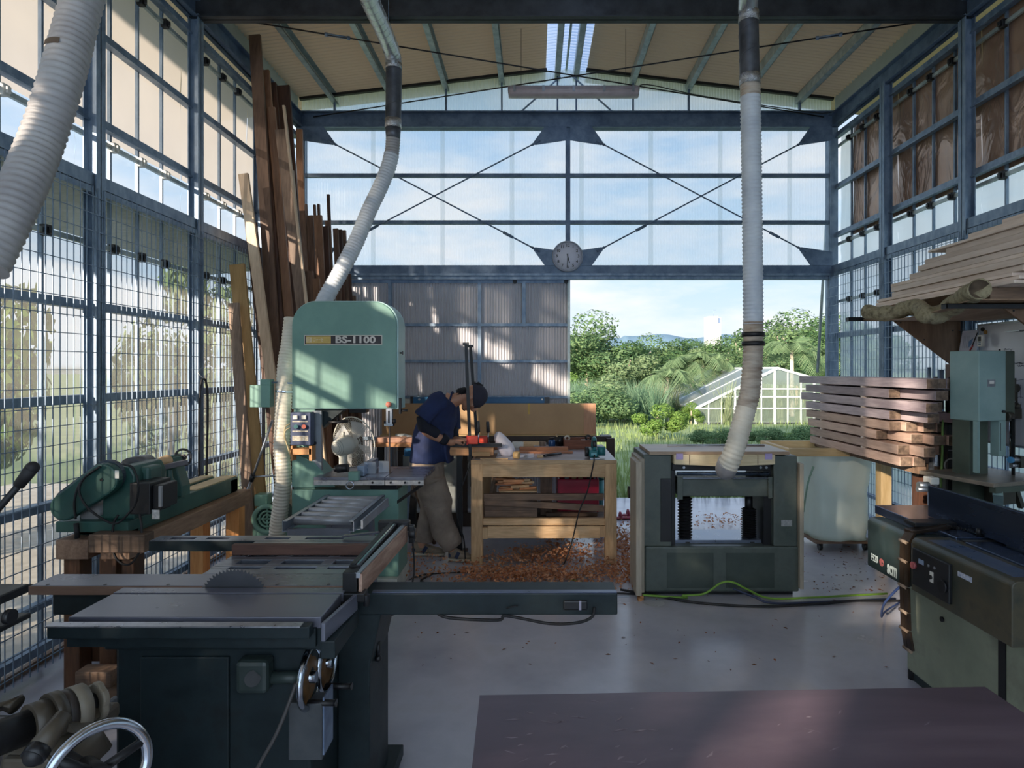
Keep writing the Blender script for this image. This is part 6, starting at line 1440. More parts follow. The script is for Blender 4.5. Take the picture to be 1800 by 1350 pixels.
# ================================================================== beam stack at the right wall
def beams():
    X=2.54; h=.064; gap=.014; z=.93; w=.082
    rows=[(1424,1582),(1424,1578),(1420,1540),(1417,1563),(1416,1563),(1408,1627),(1416,1562),(1405,1628)]  # bottom to top: far px, near px
    names=['lowest','second from the bottom','third from the bottom','fourth from the bottom','fourth from the top','third from the top','second from the top','topmost']
    dgm=pink_y; gm=wood('shaded_beam',sc(140,126,134),sc(186,172,176),'y',7)  # second colour puts shade on the upper rows; the lower rows are sunlit
    rnd=random.Random(9)
    for i,(pf,pn) in enumerate(rows):
        z0=z+i*(h+gap)
        for c in range(4):
            if c==0: yf=X*F/(pf-CX); yn=X*F/(pn-CX)
            else:
                yf=5.75+rnd.uniform(-.1,.1); yn=4.08+rnd.uniform(0,.38)+(0.12 if i<3 else 0)
            x0=X+c*(w+.006)
            t=thing('timber_beam',('front beam, %s row of the stickered beam stack'%names[i]) if c==0 else 'squared brown beam behind the front ones, %s row of the beam stack'%names[i],'beam',(x0+w/2,(yn+yf)/2,z0),'squared beams stacked at the side wall')
            part('sawn_timber',MB().box(x0,x0+w,yn,yf,z0,z0+h),gm if i>3 else dgm,t,.002); part('end_face',MB().box(x0+.002,x0+w-.002,yn-.0012,yn,z0+.002,z0+h-.002),endgrain,t)
        if i<7:
            for px in (1443,1515):
                y=X*F/(px-CX)
                solo('sticker_batten',MB().box(X-.004,X+.34,y-.012,y+.012,z0+h,z0+h+gap),pale_y,'thin pale sticker strip between rows of the beam stack','sticker','stickers between the stacked beams')
beams()
def frame_table():
    pw=wood('pale_pine',sc(196,166,118),sc(224,198,152),'x',8,knots=True); pz=wood('pale_pine_upright',sc(196,166,118),sc(224,198,152),'z',8,knots=True); py_=wood('pale_pine_side',sc(196,166,118),sc(224,198,152),'y',8)
    x0=P(1388,0,5.3).x; x1=P(1572,0,5.3).x
    t=thing('pine_frame_table','pale pine frame carrying the beam stack, beside the planer','frame',((x0+x1)/2,5.5,0))
    zt=.925
    part('front_rail',MB().box(x0,x1-.0,5.28,5.32,P(0,802,5.3).z,P(0,788,5.3).z),pw,t,.003)
    part('back_rail',MB().box(x0,x1,5.95,5.99,zt-.09,zt),pw,t,.003)
    part('side_rail',MB().box(x0,x0+.04,5.32,5.95,zt-.09,zt),py_,t,.003); part('bearer',MB().box(2.66,2.72,4.35,5.95,zt-.05,zt),brown_w,t); part('bearer',MB().box(2.80,2.86,4.35,5.95,zt-.05,zt),brown_w,t)
    part('shelf_board',MB().box(x0+.5,x1-.12,5.32,5.95,zt-.012,zt-.001),pale_y,t)
    for x in (x1-.10,x0+.02):
        for y in (5.32,5.86):
            if x<2.5 and y<5.5: continue
            part('leg',MB().box(x,x+.09,y,y+.09,0,zt-.09),pz,t,.003)
    part('trestle_leg',MB().box(2.76,2.84,4.5,4.58,0,zt-.05),dark_wz,t)
frame_table()
# chip sack on casters
def sack():
    c=P(1462,0,5.75); w_=.27
    sm=sheet('woven_sack',(.88,.97,.90),.0,.35,.04,blot=.05)
    t=thing('chip_sack','pale green woven chip sack standing on a wheeled base','sack',(c.x,5.75,0))
    secs=[]; n=40; vs=[]; rows=18
    for j in range(rows+1):
        u=j/rows; z=.09+.76*u; r=.235+.01*math.sin(u*9)+.012*u
        for k in range(n):
            a=2*PI*k/n; q=(abs(math.cos(a))**7+abs(math.sin(a))**7)**(-1/7)
            p=V(c.x+r*q*math.cos(a),5.75+r*q*math.sin(a),z); nn=noise.noise(V(math.cos(a)*2.3,math.sin(a)*2.3,u*2.2))*.035+noise.noise(V(math.cos(a)*7,math.sin(a)*7,u*6))*.016
            p+=V(math.cos(a),math.sin(a),0)*nn; vs.append(p)
    fs=[(j*n+k,j*n+(k+1)%n,(j+1)*n+(k+1)%n,(j+1)*n+k) for j in range(rows) for k in range(n)]+[tuple(range(n))]
    part('fabric',MB().add(vs,fs,True),sm,t)
    part('strap',MB().tube(spline([P(1430,820,5.42),P(1420,850,5.42),P(1412,900,5.43)],5),.008,6),plain('sack_strap',sc(140,170,150),.7),t)
    part('base_board',MB().box(c.x-.26,c.x+.26,5.5,6.0,.07,.088),brown_w,t)
    for sx in (-.2,.2):
        for sy in (5.55,5.93): part('caster',MB().cyl((c.x+sx-.012,sy,.034),(c.x+sx+.012,sy,.034),.033,16).box(c.x+sx-.018,c.x+sx+.018,sy-.02,sy+.02,.045,.07),blackst,t)
sack()
# pole, reel, vacuum, canister, hose between beams and upright saw
t=thing('steel_pole','bright steel pole standing at the end of the beam stack','pole',PX(1640,850,2.92))
part('tube',MB().cyl((2.93,4.58,0),(2.93,4.58,1.55),.017,16),alu,t)
part('base',MB().cyl((2.93,4.58,0),(2.93,4.58,.02),.08,20),blackst,t)
for k,(x,y,lab,zt) in enumerate(((3.12,4.95,'thin conduit pipe rising along the wire mesh, first of two',1.62),(3.15,4.85,'thicker conduit pipe on the mesh behind the cord reel',1.60))):
    solo('conduit_pipe',MB().cyl((x,y,0),(x,y,zt),.014+.006*k,12),galv,lab,'pipe')
def reel():
    c=P(1675,708,4.35); ax=V(.75,-.66,0).normalized()
    t=thing('cord_reel','red cord reel hanging on the wire mesh beside the upright saw','cord reel',c-V(0,0,.1)); M=aim(c,ax)
    part('flange',MB().lathe([(0,.03),(.02,.035),(.125,.03),(.128,.024),(.12,.02),(.02,.02)],M,36),plain('reel_red',sc(176,58,60),.35),t)
    part('drum',MB().lathe([(.09,.02),(.09,-.03),(0,-.03)],M,28),blackpl,t); part('hub_plate',MB().lathe([(0,.045),(.028,.045),(.034,.034)],M,20),plain('hub_blue',sc(80,92,120),.4),t)
    part('rim_marks',MB().box(-.012,.012,.05,.11,.031,.034,M).box(-.012,.012,-.11,-.05,.031,.034,M),plain('cream_mark',sc(210,180,160),.5),t)
    part('handle',MB().tube(spline([M@V(-.04,.12,-.02),M@V(0,.17,-.02),M@V(.06,.13,-.02)],5),.010,8),blackpl,t)
    part('green_cord',MB().tube(spline([M@V(-.03,-.02,.06),M@V(-.08,-.02,.05),P(1660,735,4.3),P(1657,780,4.28),P(1655,830,4.26),P(1653,880,4.25),P(1650,960,4.25)],6),.008,8),plain('green_cord',sc(96,128,60),.5),t)
reel()
t=thing('shop_vacuum','black upright shop vacuum standing beside the upright saw','vacuum',V(2.72,4.2,0))
part('body',MB().box(P(1662,0,4.3).x,P(1692,0,4.3).x,4.28,4.5,.0,P(0,775,4.3).z),blackpl,t,.02); part('neck',MB().box(P(1666,0,4.32).x,P(1688,0,4.32).x,4.34,4.44,P(0,775,4.32).z,P(0,742,4.32).z),blackpl,t,.02)
part('ring',MB().tube([P(1672,818,4.27)+V(.045*math.cos(a),0,.045*math.sin(a)) for a in [k*2*PI/28 for k in range(28)]],.005,8,closed=True),plain('ring_grey',sc(150,148,146),.4),t)
Mt=Matrix.Translation(P(1673,791,4.277))@Matrix.Rotation(PI/2,4,'X'); part('lettering',text_mb('TRUSCO',.028,Mt,.0005),whitepl,t) if False else None
part('grey_lettering',MB().box(P(1663,0,4.3).x,P(1682,0,4.3).x,4.277,4.28,P(0,792,4.3).z,P(0,790,4.3).z),plain('letter_smear',sc(130,132,140),.5),t)
t=thing('air_canister','silver canister wrapped in clear film at the foot of the steel pole','canister',V(2.72,4.4,0))
part('shell',MB().lathe([(0,.0),(.05,.0),(.055,.02),(.05,.9),(.042,1.0),(.03,1.05),(.028,1.12),(0,1.13)],Matrix.Translation((P(1646,0,4.42).x,4.42,0)),24),mottled('silver_film',sc(110,118,130),sc(190,196,204),20,.2,.7,bump=.4),t)
part('cap',MB().cyl((P(1646,0,4.42).x,4.42,1.12),(P(1646,0,4.42).x,4.42,1.16),.034,16),blackst,t)
t=thing('white_fitting','white pipe fitting block by the jointer fence end','fitting',P(1645,845,4.1))
part('block',MB().box(P(1636,0,4.0).x,P(1652,0,4.0).x,4.0,4.08,P(0,852,4.0).z,P(0,840,4.0).z),whitepl,t,.006); part('stub',MB().cyl(P(1614,853,3.9),P(1632,853,3.9),.022,16).cyl(P(1612,860,3.9),P(1634,860,3.9),.016,14),alu,t)
part('stand',MB().cyl((P(1644,0,4.0).x,4.04,0),(P(1644,0,4.0).x,4.04,P(0,852,4.0).z),.02,12),alu,t)
solo('orange_tool',MB().cyl(P(1692,770,4.2),P(1693,802,4.2),.012,12),plain('orange_plastic',sc(220,150,50),.4),'orange handled tool hung behind the upright saw column','tool')
solo('square_timber_post',MB().box(P(1671,0,4.6).x,P(1684,0,4.6).x,4.6,4.66,0,P(0,640,4.6).z),brown_wz,'brown timber post standing behind the red cord reel','post')
solo('rear_mesh_crate',MB().box(3.0,3.25,5.2,5.6,0,.28),mottled('crate_blue_grey',sc(70,96,130),sc(140,160,184),6,.5),'blue-grey crate on the floor at the wire mesh under the beam stack','crate',bevel=.01)
# floor cables
gc=plain('lime_cable',sc(120,160,60),.5)
solo('green_floor_cable',MB().tube(spline([P(1130,1046,4.35)*1,V(1.05,4.36,.012),P(1200,1047,4.34),V(1.17,4.33,.05),V(1.28,4.31,.13),V(1.36,4.30,.14),V(1.46,4.31,.09),V(1.62,4.33,.02),V(1.9,4.36,.012),V(2.2,4.4,.012),V(2.5,4.44,.012)],6),.0075,8),gc,'lime green cable looping against the planer base','cable')
solo('black_floor_cable',MB().tube(spline([V(.62,4.52,.012),V(.85,4.40,.012),V(1.1,4.27,.012),V(1.5,4.2,.012),V(1.9,4.24,.012),V(2.2,4.30,.012),V(2.55,4.3,.012)],6),.009,8),rubber,'black cable curving over the floor before the planer','cable')
solo('blue_floor_cable',MB().tube(spline([V(1.36,4.29,.10),V(1.5,4.27,.05),V(1.62,4.26,.012),V(2.0,4.285,.012),V(2.5,4.34,.012)],6),.008,8),plain('navy_cable',sc(50,58,84),.5),'dark blue cable beside the lime green one','cable')
# ================================================================== workbench
def workbench():
    t=thing('workbench','chunky pale timber workbench with thick legs and a low shelf','workbench',(.075,5.7,0))
    x0,x1,y0,y1=-.524,.674,5.15,6.23; zt=.856; L_=.095
    part('bench_top',MB().box(x0,x1,y0,y1,zt-.03,zt),mottled('bench_top_face',sc(140,132,136),sc(178,170,176),3,.35,stretch=(.5,1.5,1)),t,.003)
    part('top_edge',MB().box(x0-.001,x1+.001,y0-.012,y0,zt-.032,zt+.001),bench_w,t,.002)
    part('apron',MB().box(x0+L_,x1-L_,y0-.012,y0+.03,.717,zt-.032),bench_w,t,.003)
    part('side_apron',MB().box(x0,x0+.03,y0+L_,y1,.73,zt-.03),bench_wy,t); part('side_apron',MB().box(x1-.03,x1,y0+L_,y1,.73,zt-.03),bench_wy,t); part('rear_apron',MB().box(x0+L_,x1-L_,y1-.03,y1,.73,zt-.03),bench_w,t)
    for x in (x0,x1-L_):
        for y in (y0-.013,y1-L_): part('leg',MB().box(x,x+L_,y,y+L_,0,zt-.031),bench_wz,t,.004)
    part('shelf_edge',MB().box(x0+L_,x1-L_+.0,y0+.02,y0+.06,.315,.371),bench_w,t,.003)
    part('lower_rail',MB().box(x0+L_+.04,x1-L_-.04,y0+.0,y0+.04,.213,.31),bench_w,t,.003)
    part('rail_block',MB().box(x0+L_,x0+L_+.04,y0-.005,y0+.035,.21,.30),bench_wz,t); part('rail_block',MB().box(x1-L_-.04,x1-L_,y0+.01,y0+.05,.22,.31),bench_wz,t)
    part('shelf',MB().box(x0+.02,x1-.02,y0+.06,y1-.1,.29,.312),brown_w,t)
    for k in range(12):
        x=-.39+k*.08; part('staple',MB().box(x,x+.045 if k%3 else x+.08,y0+.018,y0+.02,.310,.312),blackst,t)
workbench()
B_=lambda n,x0,x1,y0,y1,z0,z1,m,l,c,g=None,bv=.002: solo(n,MB().box(x0,x1,y0,y1,z0,z1),m,l,c,g,bevel=bv)
px=lambda p,y:P(p,0,y).x; pz=lambda p,y:P(0,p,y).z
# timber on the low shelf
sh=.313
B_('shelf_plank',-.42,-.03,5.27,5.9,sh,sh+.05,brown_w,'thick brown plank lowest in the pile on the bench shelf','plank')
B_('shelf_plank',-.42,.02,5.25,5.85,sh+.052,sh+.105,brown_w,'thick brown plank second in the pile on the bench shelf','plank')
B_('shelf_plank',-.42,.02,5.24,5.8,sh+.107,sh+.155,brown_w,'thick brown plank on top of the short pile on the bench shelf','plank')
B_('shelf_plank',.1,.55,5.5,5.56,sh,sh+.03,brown_w,'dark board lying flat at the back of the bench shelf','plank')
solo('sloping_board',MB().bar((-.42,5.22,.50),(.575,5.24,.44),.03,.052),brown_w,'long brown board sloping across the open bay of the workbench','board',bevel=.002)
B_('cross_board',-.425,.575,5.205,5.235,.513,.568,brown_w,'straight brown board spanning between the workbench legs','board')
B_('centre_post',.05,.155,5.55,5.65,sh,.72,brown_wz,'upright brown block under the middle of the workbench','post')
rnd=random.Random(3)
B_('shelf_tray',-.3,.02,5.26,5.5,.569,.579,bench_w,'thin tray board holding the offcuts under the workbench','tray')
om=wood('orange_scrap',sc(190,120,74),sc(222,160,112),'x')
for k in range(16):
    x=-.26+rnd.uniform(0,.2); y=5.29+rnd.uniform(0,.14); z=.58+(k//4)*.024; a=rnd.uniform(-.25,.25); l=rnd.uniform(.09,.2)
    solo('kindling_piece',MB().bar((x-l/2*math.cos(a),y-l/2*math.sin(a),z+.008),(x+l/2*math.cos(a),y+l/2*math.sin(a),z+.012),rnd.uniform(.02,.04),.018),om if k%4 else bench_w,'orange split offcut in the small heap under the workbench','offcut','offcuts heaped under the workbench')
t=thing('red_tool_crate','red plastic crate full of tools behind the boards under the workbench','crate',(.37,5.7,.313))
part('wall',MB().box(px(980,5.65),px(1053,5.65),5.65,5.67,.313,.61).box(px(980,5.65),px(1053,5.65),5.98,6.0,.313,.61).box(px(980,5.65),px(980,5.65)+.02,5.67,5.98,.313,.61).box(px(1053,5.65)-.02,px(1053,5.65),5.67,5.98,.313,.61),plain('crate_crimson',sc(170,28,62),.35),t,.008); part('bottom',MB().box(px(980,5.65)+.02,px(1053,5.65)-.02,5.67,5.98,.313,.33),MATS['crate_crimson'],t)
for k,(a,b,m,l) in enumerate(((988,999,plain('grey_tool',sc(130,130,134),.4,.4),'grey angled tool sticking out of the red crate'),(1003,1011,bench_w,'wooden wedge block sticking out of the red crate'),(1016,1022,plain('pale_handle',sc(196,170,130),.5),'pale wooden handle standing in the red crate'),(1028,1038,blackpl,'black tool body standing in the red crate'),(1045,1049,alu,'thin metal bar standing in the red crate'))):
    solo('crate_tool',MB().bar(P(a,0,5.8)*V(1,1,0) if False else V(px(a,5.8),5.8,.34),V(px(b,5.8),5.82,.67),.04,.03),m,l,'tool',bevel=.004)
t=thing('turquoise_bucket','turquoise bucket behind the workbench right leg','bucket',(.63,6.0,.0)); part('shell',MB().lathe([(.09,.32),(.10,.56),(.105,.56),(.095,.315),(0,.315)],Matrix.Translation((.56,5.95,0)),24),plain('turquoise',sc(30,150,160),.4),t)
# grey offcut leaning left
solo('leaning_offcut',MB().bar((-.40,5.5,.36),(-.34,5.55,.70),.05,.03),grey_wz,'grey short board leaning inside the workbench next to its left leg','board')
# things on the bench top
Z=.857
def onb(n,a,b,y0,y1,h,m,l,c,z0=Z,bv=.002,g=None): return solo(n,MB().box(px(a,y0),px(b,y0),y0,y1,z0,z0+h),m,l,c,g,bevel=bv)
onb('wood_block',830,862,5.28,5.40,.038,wood('fresh_block',sc(206,156,104),sc(230,184,132),'x'),'tan wood block near the bench corner under the clamped workpiece','wood block',Z+.012)
onb('thin_offcut',835,870,5.2,5.5,.01,brown_w,'thin dark offcut board under the tan wood block','offcut')
onb('scrap_strip',844,893,5.17,5.21,.010,bench_w,'thin scrap strip along the bench front edge','offcut')
onb('paper_sheet',872,938,5.27,5.60,.001,plain('dull_paper',sc(190,190,200),.6),'crumpled grey paper under the white wrapped form','paper')
onb('timber_strip',913,999,5.72,5.78,.035,wood('red_strip',sc(150,92,62),sc(190,130,92),'x'),'reddish timber strip on the bench top, farther of two','timber')
onb('timber_strip',900,1007,5.55,5.60,.018,wood('red_strip',sc(150,92,62),sc(190,130,92),'x'),'reddish timber strip on the bench top, nearer of two','timber')
onb('white_carton',900,920,5.95,6.05,.05,whitepl,'small white carton lying behind the white wrapped form','carton')
onb('timber_batten',920,959,6.1,6.14,.04,grey_wz,'greyish batten lying at the back of the bench top','batten')
onb('timber_batten',918,948,6.02,6.06,.05,bench_w,'pale batten piece at the back of the bench top','batten')
t=thing('tool_box','open brown wooden tool box at the back of the bench top','box',(.5,5.95,Z))
bx0,bx1=px(992,5.85),px(1045,5.85)
part('side',MB().box(bx0,bx1,5.85,5.865,Z,Z+.085).box(bx0,bx1,6.1,6.115,Z,Z+.085).box(bx0,bx0+.012,5.865,6.1,Z,Z+.085).box(bx1-.012,bx1,5.865,6.1,Z,Z+.085),wood('box_brown',sc(104,58,40),sc(146,88,62),'x'),t,.002); part('bottom',MB().box(bx0+.012,bx1-.012,5.865,6.1,Z,Z+.01),MATS['box_brown'],t)
part('lid_panel',MB().box(bx0+.012,bx1-.012,5.866,6.098,Z+.05,Z+.056),brown_w,t)
def roll(n,c,r,w_,m,l,cat,ax=(0,1,0)):
    c=Vector(c); M=aim(c,ax); solo(n,MB().lathe([(r*.5,-w_/2),(r,-w_/2),(r,w_/2),(r*.5,w_/2),(r*.5,-w_/2)],M,24),m,l,cat)
roll('tape_roll',(px(997,6.0),6.0,Z+.058+.03),.028,.035,plain('roll_cream',sc(206,196,180),.5),'cream tape roll sitting in the brown tool box','tape')
roll('tape_measure',(px(1034,6.0),6.0,Z+.058+.032),.031,.03,blackpl,'black round tape measure standing in the brown tool box','tape measure')
roll('masking_tape',(px(908,5.22),5.22,Z+.031),.03,.045,plain('tape_wood',sc(214,176,120),.5),'wooden-coloured tape ring at the bench front','tape',(.8,-.3,0))
solo('white_paper_pad',MB().box(px(1022,6.02),px(1042,6.02),6.03,6.09,Z+.058,Z+.066),whitepl,'white pad lying in the brown tool box','pad')
t=thing('blue_jar','small blue jar with dark lid on the bench top before the dark frame','jar',(px(970,6.05),6.05,Z))
part('glass',MB().lathe([(0,0),(.03,0),(.036,.01),(.036,.055),(.026,.07),(0,.07)],Matrix.Translation((px(970,6.05),6.05,Z)),24),plain('jar_blue',sc(40,76,120),.2),t); part('lid',MB().cyl((px(970,6.05),6.05,Z+.07),(px(970,6.05),6.05,Z+.09),.024,20),blackpl,t)
t=thing('black_pot','black round pot holding brushes beside the blue jar','pot',(px(984,6.1),6.1,Z)); part('shell',MB().lathe([(0,0),(.04,0),(.048,.09),(.044,.09),(.038,.01)],Matrix.Translation((px(984,6.12),6.12,Z)),24),blackpl,t)
part('brush',MB().cyl((px(982,6.12),6.12,Z+.02),(px(978,6.12),6.12,Z+.12),.008,8),bench_w,t)
# chisel
t=thing('hand_adze','tool with a dark handle and pale head lying on the bench top','tool',(px(965,5.35),5.35,Z))
part('handle',MB().cyl(V(px(956,5.32),5.32,Z+.012),V(px(986,5.42),5.46,Z+.014),.011,10),blackpl,t); part('head',MB().box(px(944,5.3),px(955,5.3),5.28,5.33,Z,Z+.022),bench_w,t,.004)
for i,(a,y) in enumerate(((925,5.9),(938,5.97),(948,5.88))): onb('small_tool',a,a+11,y,y+.03,.016,[whitepl,alu,blackpl][i],['white marker','metal clip','black handled tool'][i]+' lying among the small things on the bench top','tool')
onb('try_square',921,927,5.22,5.42,.004,alu,'flat metal square lying near the bench front','square')
# shavings on the bench: light strip
# hand planer
def handplaner():
    y=5.24; c=V(px(1047,y),y,Z); tl=plain('tool_teal',sc(44,120,124),.4)
    t=thing('electric_hand_planer','teal electric hand planer resting on the bench near its right corner','power tool',c)
    part('body',MB().box(c.x-.055,c.x+.02,y-.03,y+.2,Z+.012,Z+.075),tl,t,.014); part('sole',MB().box(c.x-.05,c.x+.03,y-.05,y+.25,Z,Z+.012),alu,t)
    part('motor',MB().cyl((c.x+.02,y+.06,Z+.055),(c.x+.085,y+.06,Z+.055),.04,20),tl,t); part('belt_cover',MB().cyl((c.x-.085,y+.05,Z+.05),(c.x-.055,y+.05,Z+.05),.042,20),blackpl,t)
    part('handle',MB().tube(spline([(c.x-.012,y-.02,Z+.07),(c.x-.010,y-.02,Z+.14),(c.x-.008,y+.03,Z+.165),(c.x-.008,y+.12,Z+.14),(c.x-.01,y+.15,Z+.07)],5),.017,12),tl,t)
    part('grip',MB().tube(spline([(c.x-.010,y-.03,Z+.10),(c.x-.010,y-.02,Z+.15)],3),.018,12),blackpl,t)
    part('label',MB().box(c.x-.04,c.x+.005,y-.0315,y-.03,Z+.03,Z+.05),plain('label_pale_teal',sc(120,180,190),.5),t)
    part('power_cord',MB().tube(spline([(c.x-.012,y-.03,Z+.03),(c.x-.02,y-.08,Z+.01),V(px(1043,5.11),5.11,Z-.03),V(px(1033,5.10),5.10,.62),P(1018,900,5.08),P(1006,950,5.06),P(998,975,5.05),V(px(985,5.0),5.0,.02),V(px(950,4.96),4.96,.012),V(px(900,4.93),4.93,.012),V(px(800,4.9),4.9,.012),V(px(745,4.86),4.86,.012)],6),.0055,6),rubber,t)
handplaner()
# white wrapped form
def rounded():
    a=P(876,764,5.42); b=P(899,797,5.38)
    d=(b-a); u=d.normalized(); n=V(u.z,0,-u.x); n=n if n.x>0 else -n
    secs=[]
    for k,(f,w_) in enumerate(((-.14,.006),(-.08,.03),(.05,.045),(.25,.056),(.5,.066),(.75,.070),(.95,.058),(1.08,.03),(1.12,.006))):
        c=a+d*f - n*.0; secs.append((c-n*(w_*.2),n*w_,V(0,1,0)*w_*1.1))
    t=thing('wrapped_form','white smooth teardrop-shaped form standing tilted on the workbench','carved form',(a.x,5.4,Z))
    part('body',MB().loft(secs,24),mottled('white_wrap',sc(190,186,200),sc(216,212,222),4,.5,bump=.15),t)
    part('horn',MB().loft([(P(884,783,5.41),(0,.04,0),(.0,0,.035)),(P(866,786,5.41),(0,.03,0),(0,0,.026)),(P(852,787,5.41),(0,.025,0),(0,0,.02))],14),wood('horn_wood',sc(140,90,60),sc(180,124,88),'x'),t)
rounded()
# clamped workpiece and bar clamps
solo('clamped_workpiece',MB().box(px(789,5.33),px(868,5.33),5.30,5.42,pz(800,5.33),pz(784,5.33)),wood('workpiece_wood',sc(176,122,80),sc(210,156,110),'x'),'brown wooden workpiece held by clamps at the bench corner','workpiece',bevel=.004)
t=thing('support_stand','dark support stand holding the workpiece beside the bench','stand',(px(806,5.45),5.45,0)); part('post',MB().box(px(803,5.42),px(813,5.42),5.40,5.44,0,pz(800,5.4)-.003),blackst,t); part('foot',MB().box(px(796,5.42),px(820,5.42),5.3,5.55,0,.02),blackst,t)
def fclamp(xt,yt,xb,yb,hx,Y,lab,flip=0,low=None):
    a=P(xt,yt,Y); b=P(xb,yb,Y)
    t=thing('bar_clamp',lab,'clamp',b,'upright bar clamps at the bench corner')
    part('bar',MB().bar(a,low if low else b,.026,.010,up=(0,1,0)),blackst,t); part('end_stop',MB().box(a.x-.025,a.x+.025,Y-.012,Y+.012,a.z-.008,a.z+.014),blackpl,t,.003)
    h=P(hx,773,Y); part('red_jaw',MB().box(h.x-.045,h.x+.045,Y-.018,Y+.018,h.z-.035,h.z+.035),plain('clamp_red',sc(214,72,52),.4),t,.006)
    part('jaw_end',MB().box(h.x-.05,h.x-.04,Y-.019,Y+.019,h.z-.04,h.z+.038),redpl,t)
    c=P(hx+10,758,Y-.0); part('screw',MB().cyl((c.x,Y-.0,c.z-.10),(c.x,Y,c.z),.006,8),chrome,t); part('handle',MB().cyl((c.x,Y,c.z-.01),(c.x-.004,Y,c.z+.085),.016,14,r2=.014),blackpl,t,.003)
    part('swivel_pad',MB().cyl((c.x,Y,c.z-.11),(c.x,Y,c.z-.10),.016,14),blackpl,t)
fclamp(819,605,829,770,831,5.20,'nearer of the two tall black bar clamps with red jaws',low=P(829,855,5.20))
fclamp(827,609,838,768,848,5.47,'farther of the two tall black bar clamps with red jaws',low=P(839,783,5.47))
solo('black_arm_bar',MB().box(px(784,5.24),px(882,5.24),5.25,5.28,pz(786,5.24),pz(780,5.24)),blackst,'black flat bar lying along the top of the clamped workpiece','bar')
solo('hanging_cable',MB().tube(spline([P(829,800,5.16),P(822,828,5.14),P(808,868,5.12),P(803,900,5.1),P(810,930,5.1),P(816,952,5.12),V(px(818,5.15),5.15,.012)],6),.006,6),rubber,'black cable hanging down between the person and the workbench','cable')

# ================================================================== behind the bench
t=thing('long_tan_board','long tan fibreboard panel standing on edge behind the person','board',(-.3,6.7,.9))
a,b=P(672,709,6.68),P(1047,763,6.68)
part('face',MB().box(a.x,px(1026,6.68),6.66,6.70,b.z,a.z),mdf,t,.002); part('end_section',MB().box(px(1026,6.68),b.x,6.655,6.705,b.z,a.z),wood('pinkish_pine',sc(180,132,100),sc(206,160,128),'z'),t,.002)
part('yellow_tag',MB().box(px(928,6.66),px(931,6.66),6.655,6.66,pz(728,6.66),pz(709,6.66)),plain('tag_yellow',sc(220,180,90),.6),t)
part('bottom_lip',MB().box(a.x,b.x,6.58,6.66,b.z-.03,b.z),wood('lip_cream',sc(200,170,120),sc(222,194,146),'x'),t)
t=thing('blue_level','long blue spirit level lying along the top of the tan panel','level',(px(840,6.68),6.68,a.z))
part('body',MB().box(px(725,6.68),px(962,6.68),6.66,6.69,a.z+.001,pz(698,6.68)),bluepl,t,.003); part('end_cap',MB().box(px(722,6.68),px(727,6.68),6.658,6.692,a.z+.001,pz(697,6.68)),blackpl,t); part('end_cap',MB().box(px(957,6.68),px(966,6.68),6.658,6.692,a.z+.001,pz(698,6.68)),blackpl,t)
part('vial_hole',MB().cyl((px(737,6.66),6.655,pz(702,6.66)),(px(737,6.66),6.66,pz(702,6.66)),.012,14),alu,t); part('vial_hole',MB().cyl((px(953,6.66),6.655,pz(702,6.66)),(px(953,6.66),6.66,pz(702,6.66)),.01,14),whitepl,t)
solo('pale_bar',MB().box(px(690,6.7),px(721,6.7),6.67,6.69,a.z+.001,pz(701,6.7)),mottled('pale_bar_paint',sc(170,176,170),sc(214,214,204),8,.5),'short pale bar on the tan panel beside the blue level','bar')
df=plain('dark_sash',sc(56,42,34),.5)
t=thing('dark_window_frame','dark brown window frame laid flat behind the workbench, one post standing free at its end','window frame',(.3,6.5,0))
part('front_bar',MB().box(px(700,6.5),px(1075,6.5),6.50,6.56,pz(777,6.5),pz(767,6.5)),df,t,.003); part('rear_bar',MB().box(px(700,6.5),px(1075,6.5),6.7,6.74,pz(777,6.5),b.z-.032),df,t); part('end_bar',MB().box(px(1058,6.5),px(1075,6.5),6.56,6.7,pz(777,6.5),pz(767,6.5)),df,t)
part('post',MB().box(px(1066,6.45),px(1080,6.45),6.42,6.50,0,pz(770,6.45)),df,t,.003); part('post',MB().box(px(700,6.5),px(712,6.5),6.50,6.56,0,pz(777,6.5)),df,t); part('post',MB().box(px(860,6.5),px(872,6.5),6.50,6.56,0,pz(777,6.5)),df,t)
t=thing('glazed_sash','dark-framed glazed sash standing on the floor behind the person','glazed door',(px(780,6.4),6.4,0))
x0,x1=px(700,6.4),px(829,6.4); z1=pz(792,6.4)
part('sash_frame',MB().box(x0,x1,6.38,6.42,0,.14).box(x0,x1,6.38,6.42,z1-.04,z1).box(x0,x0+.05,6.38,6.42,.14,z1-.04).box(x1-.0,x1+.04,6.38,6.42,0,z1).box(px(810,6.4),px(822,6.4),6.37,6.42,.14,z1-.04),df,t,.002)
part('glass_pane',MB().box(x0+.05,px(810,6.4),6.395,6.40,.14,z1-.04).box(px(822,6.4),x1,6.395,6.40,.14,z1-.04),sheet('dusty_glass',(.55,.6,.6),.35,.2,.25,rough=.15),t)
t=thing('rear_bench','low rear bench with timber and a dark underside left of the person','bench',(px(690,6.1),6.1,0))
part('top',MB().box(px(655,6.0),px(728,6.0),6.0,6.36,pz(786,6.0),pz(779,6.0)),wood('rear_top_wood',sc(170,116,76),sc(204,148,102),'x'),t,.003)
for p_ in (662,720): part('leg',MB().box(px(p_,6.1),px(p_,6.1)+.06,6.1,6.16,0,pz(786,6.0)),blackst,t)
part('shelf_bar',MB().box(px(655,6.05),px(728,6.05),6.05,6.3,.60,.63),blackst,t)
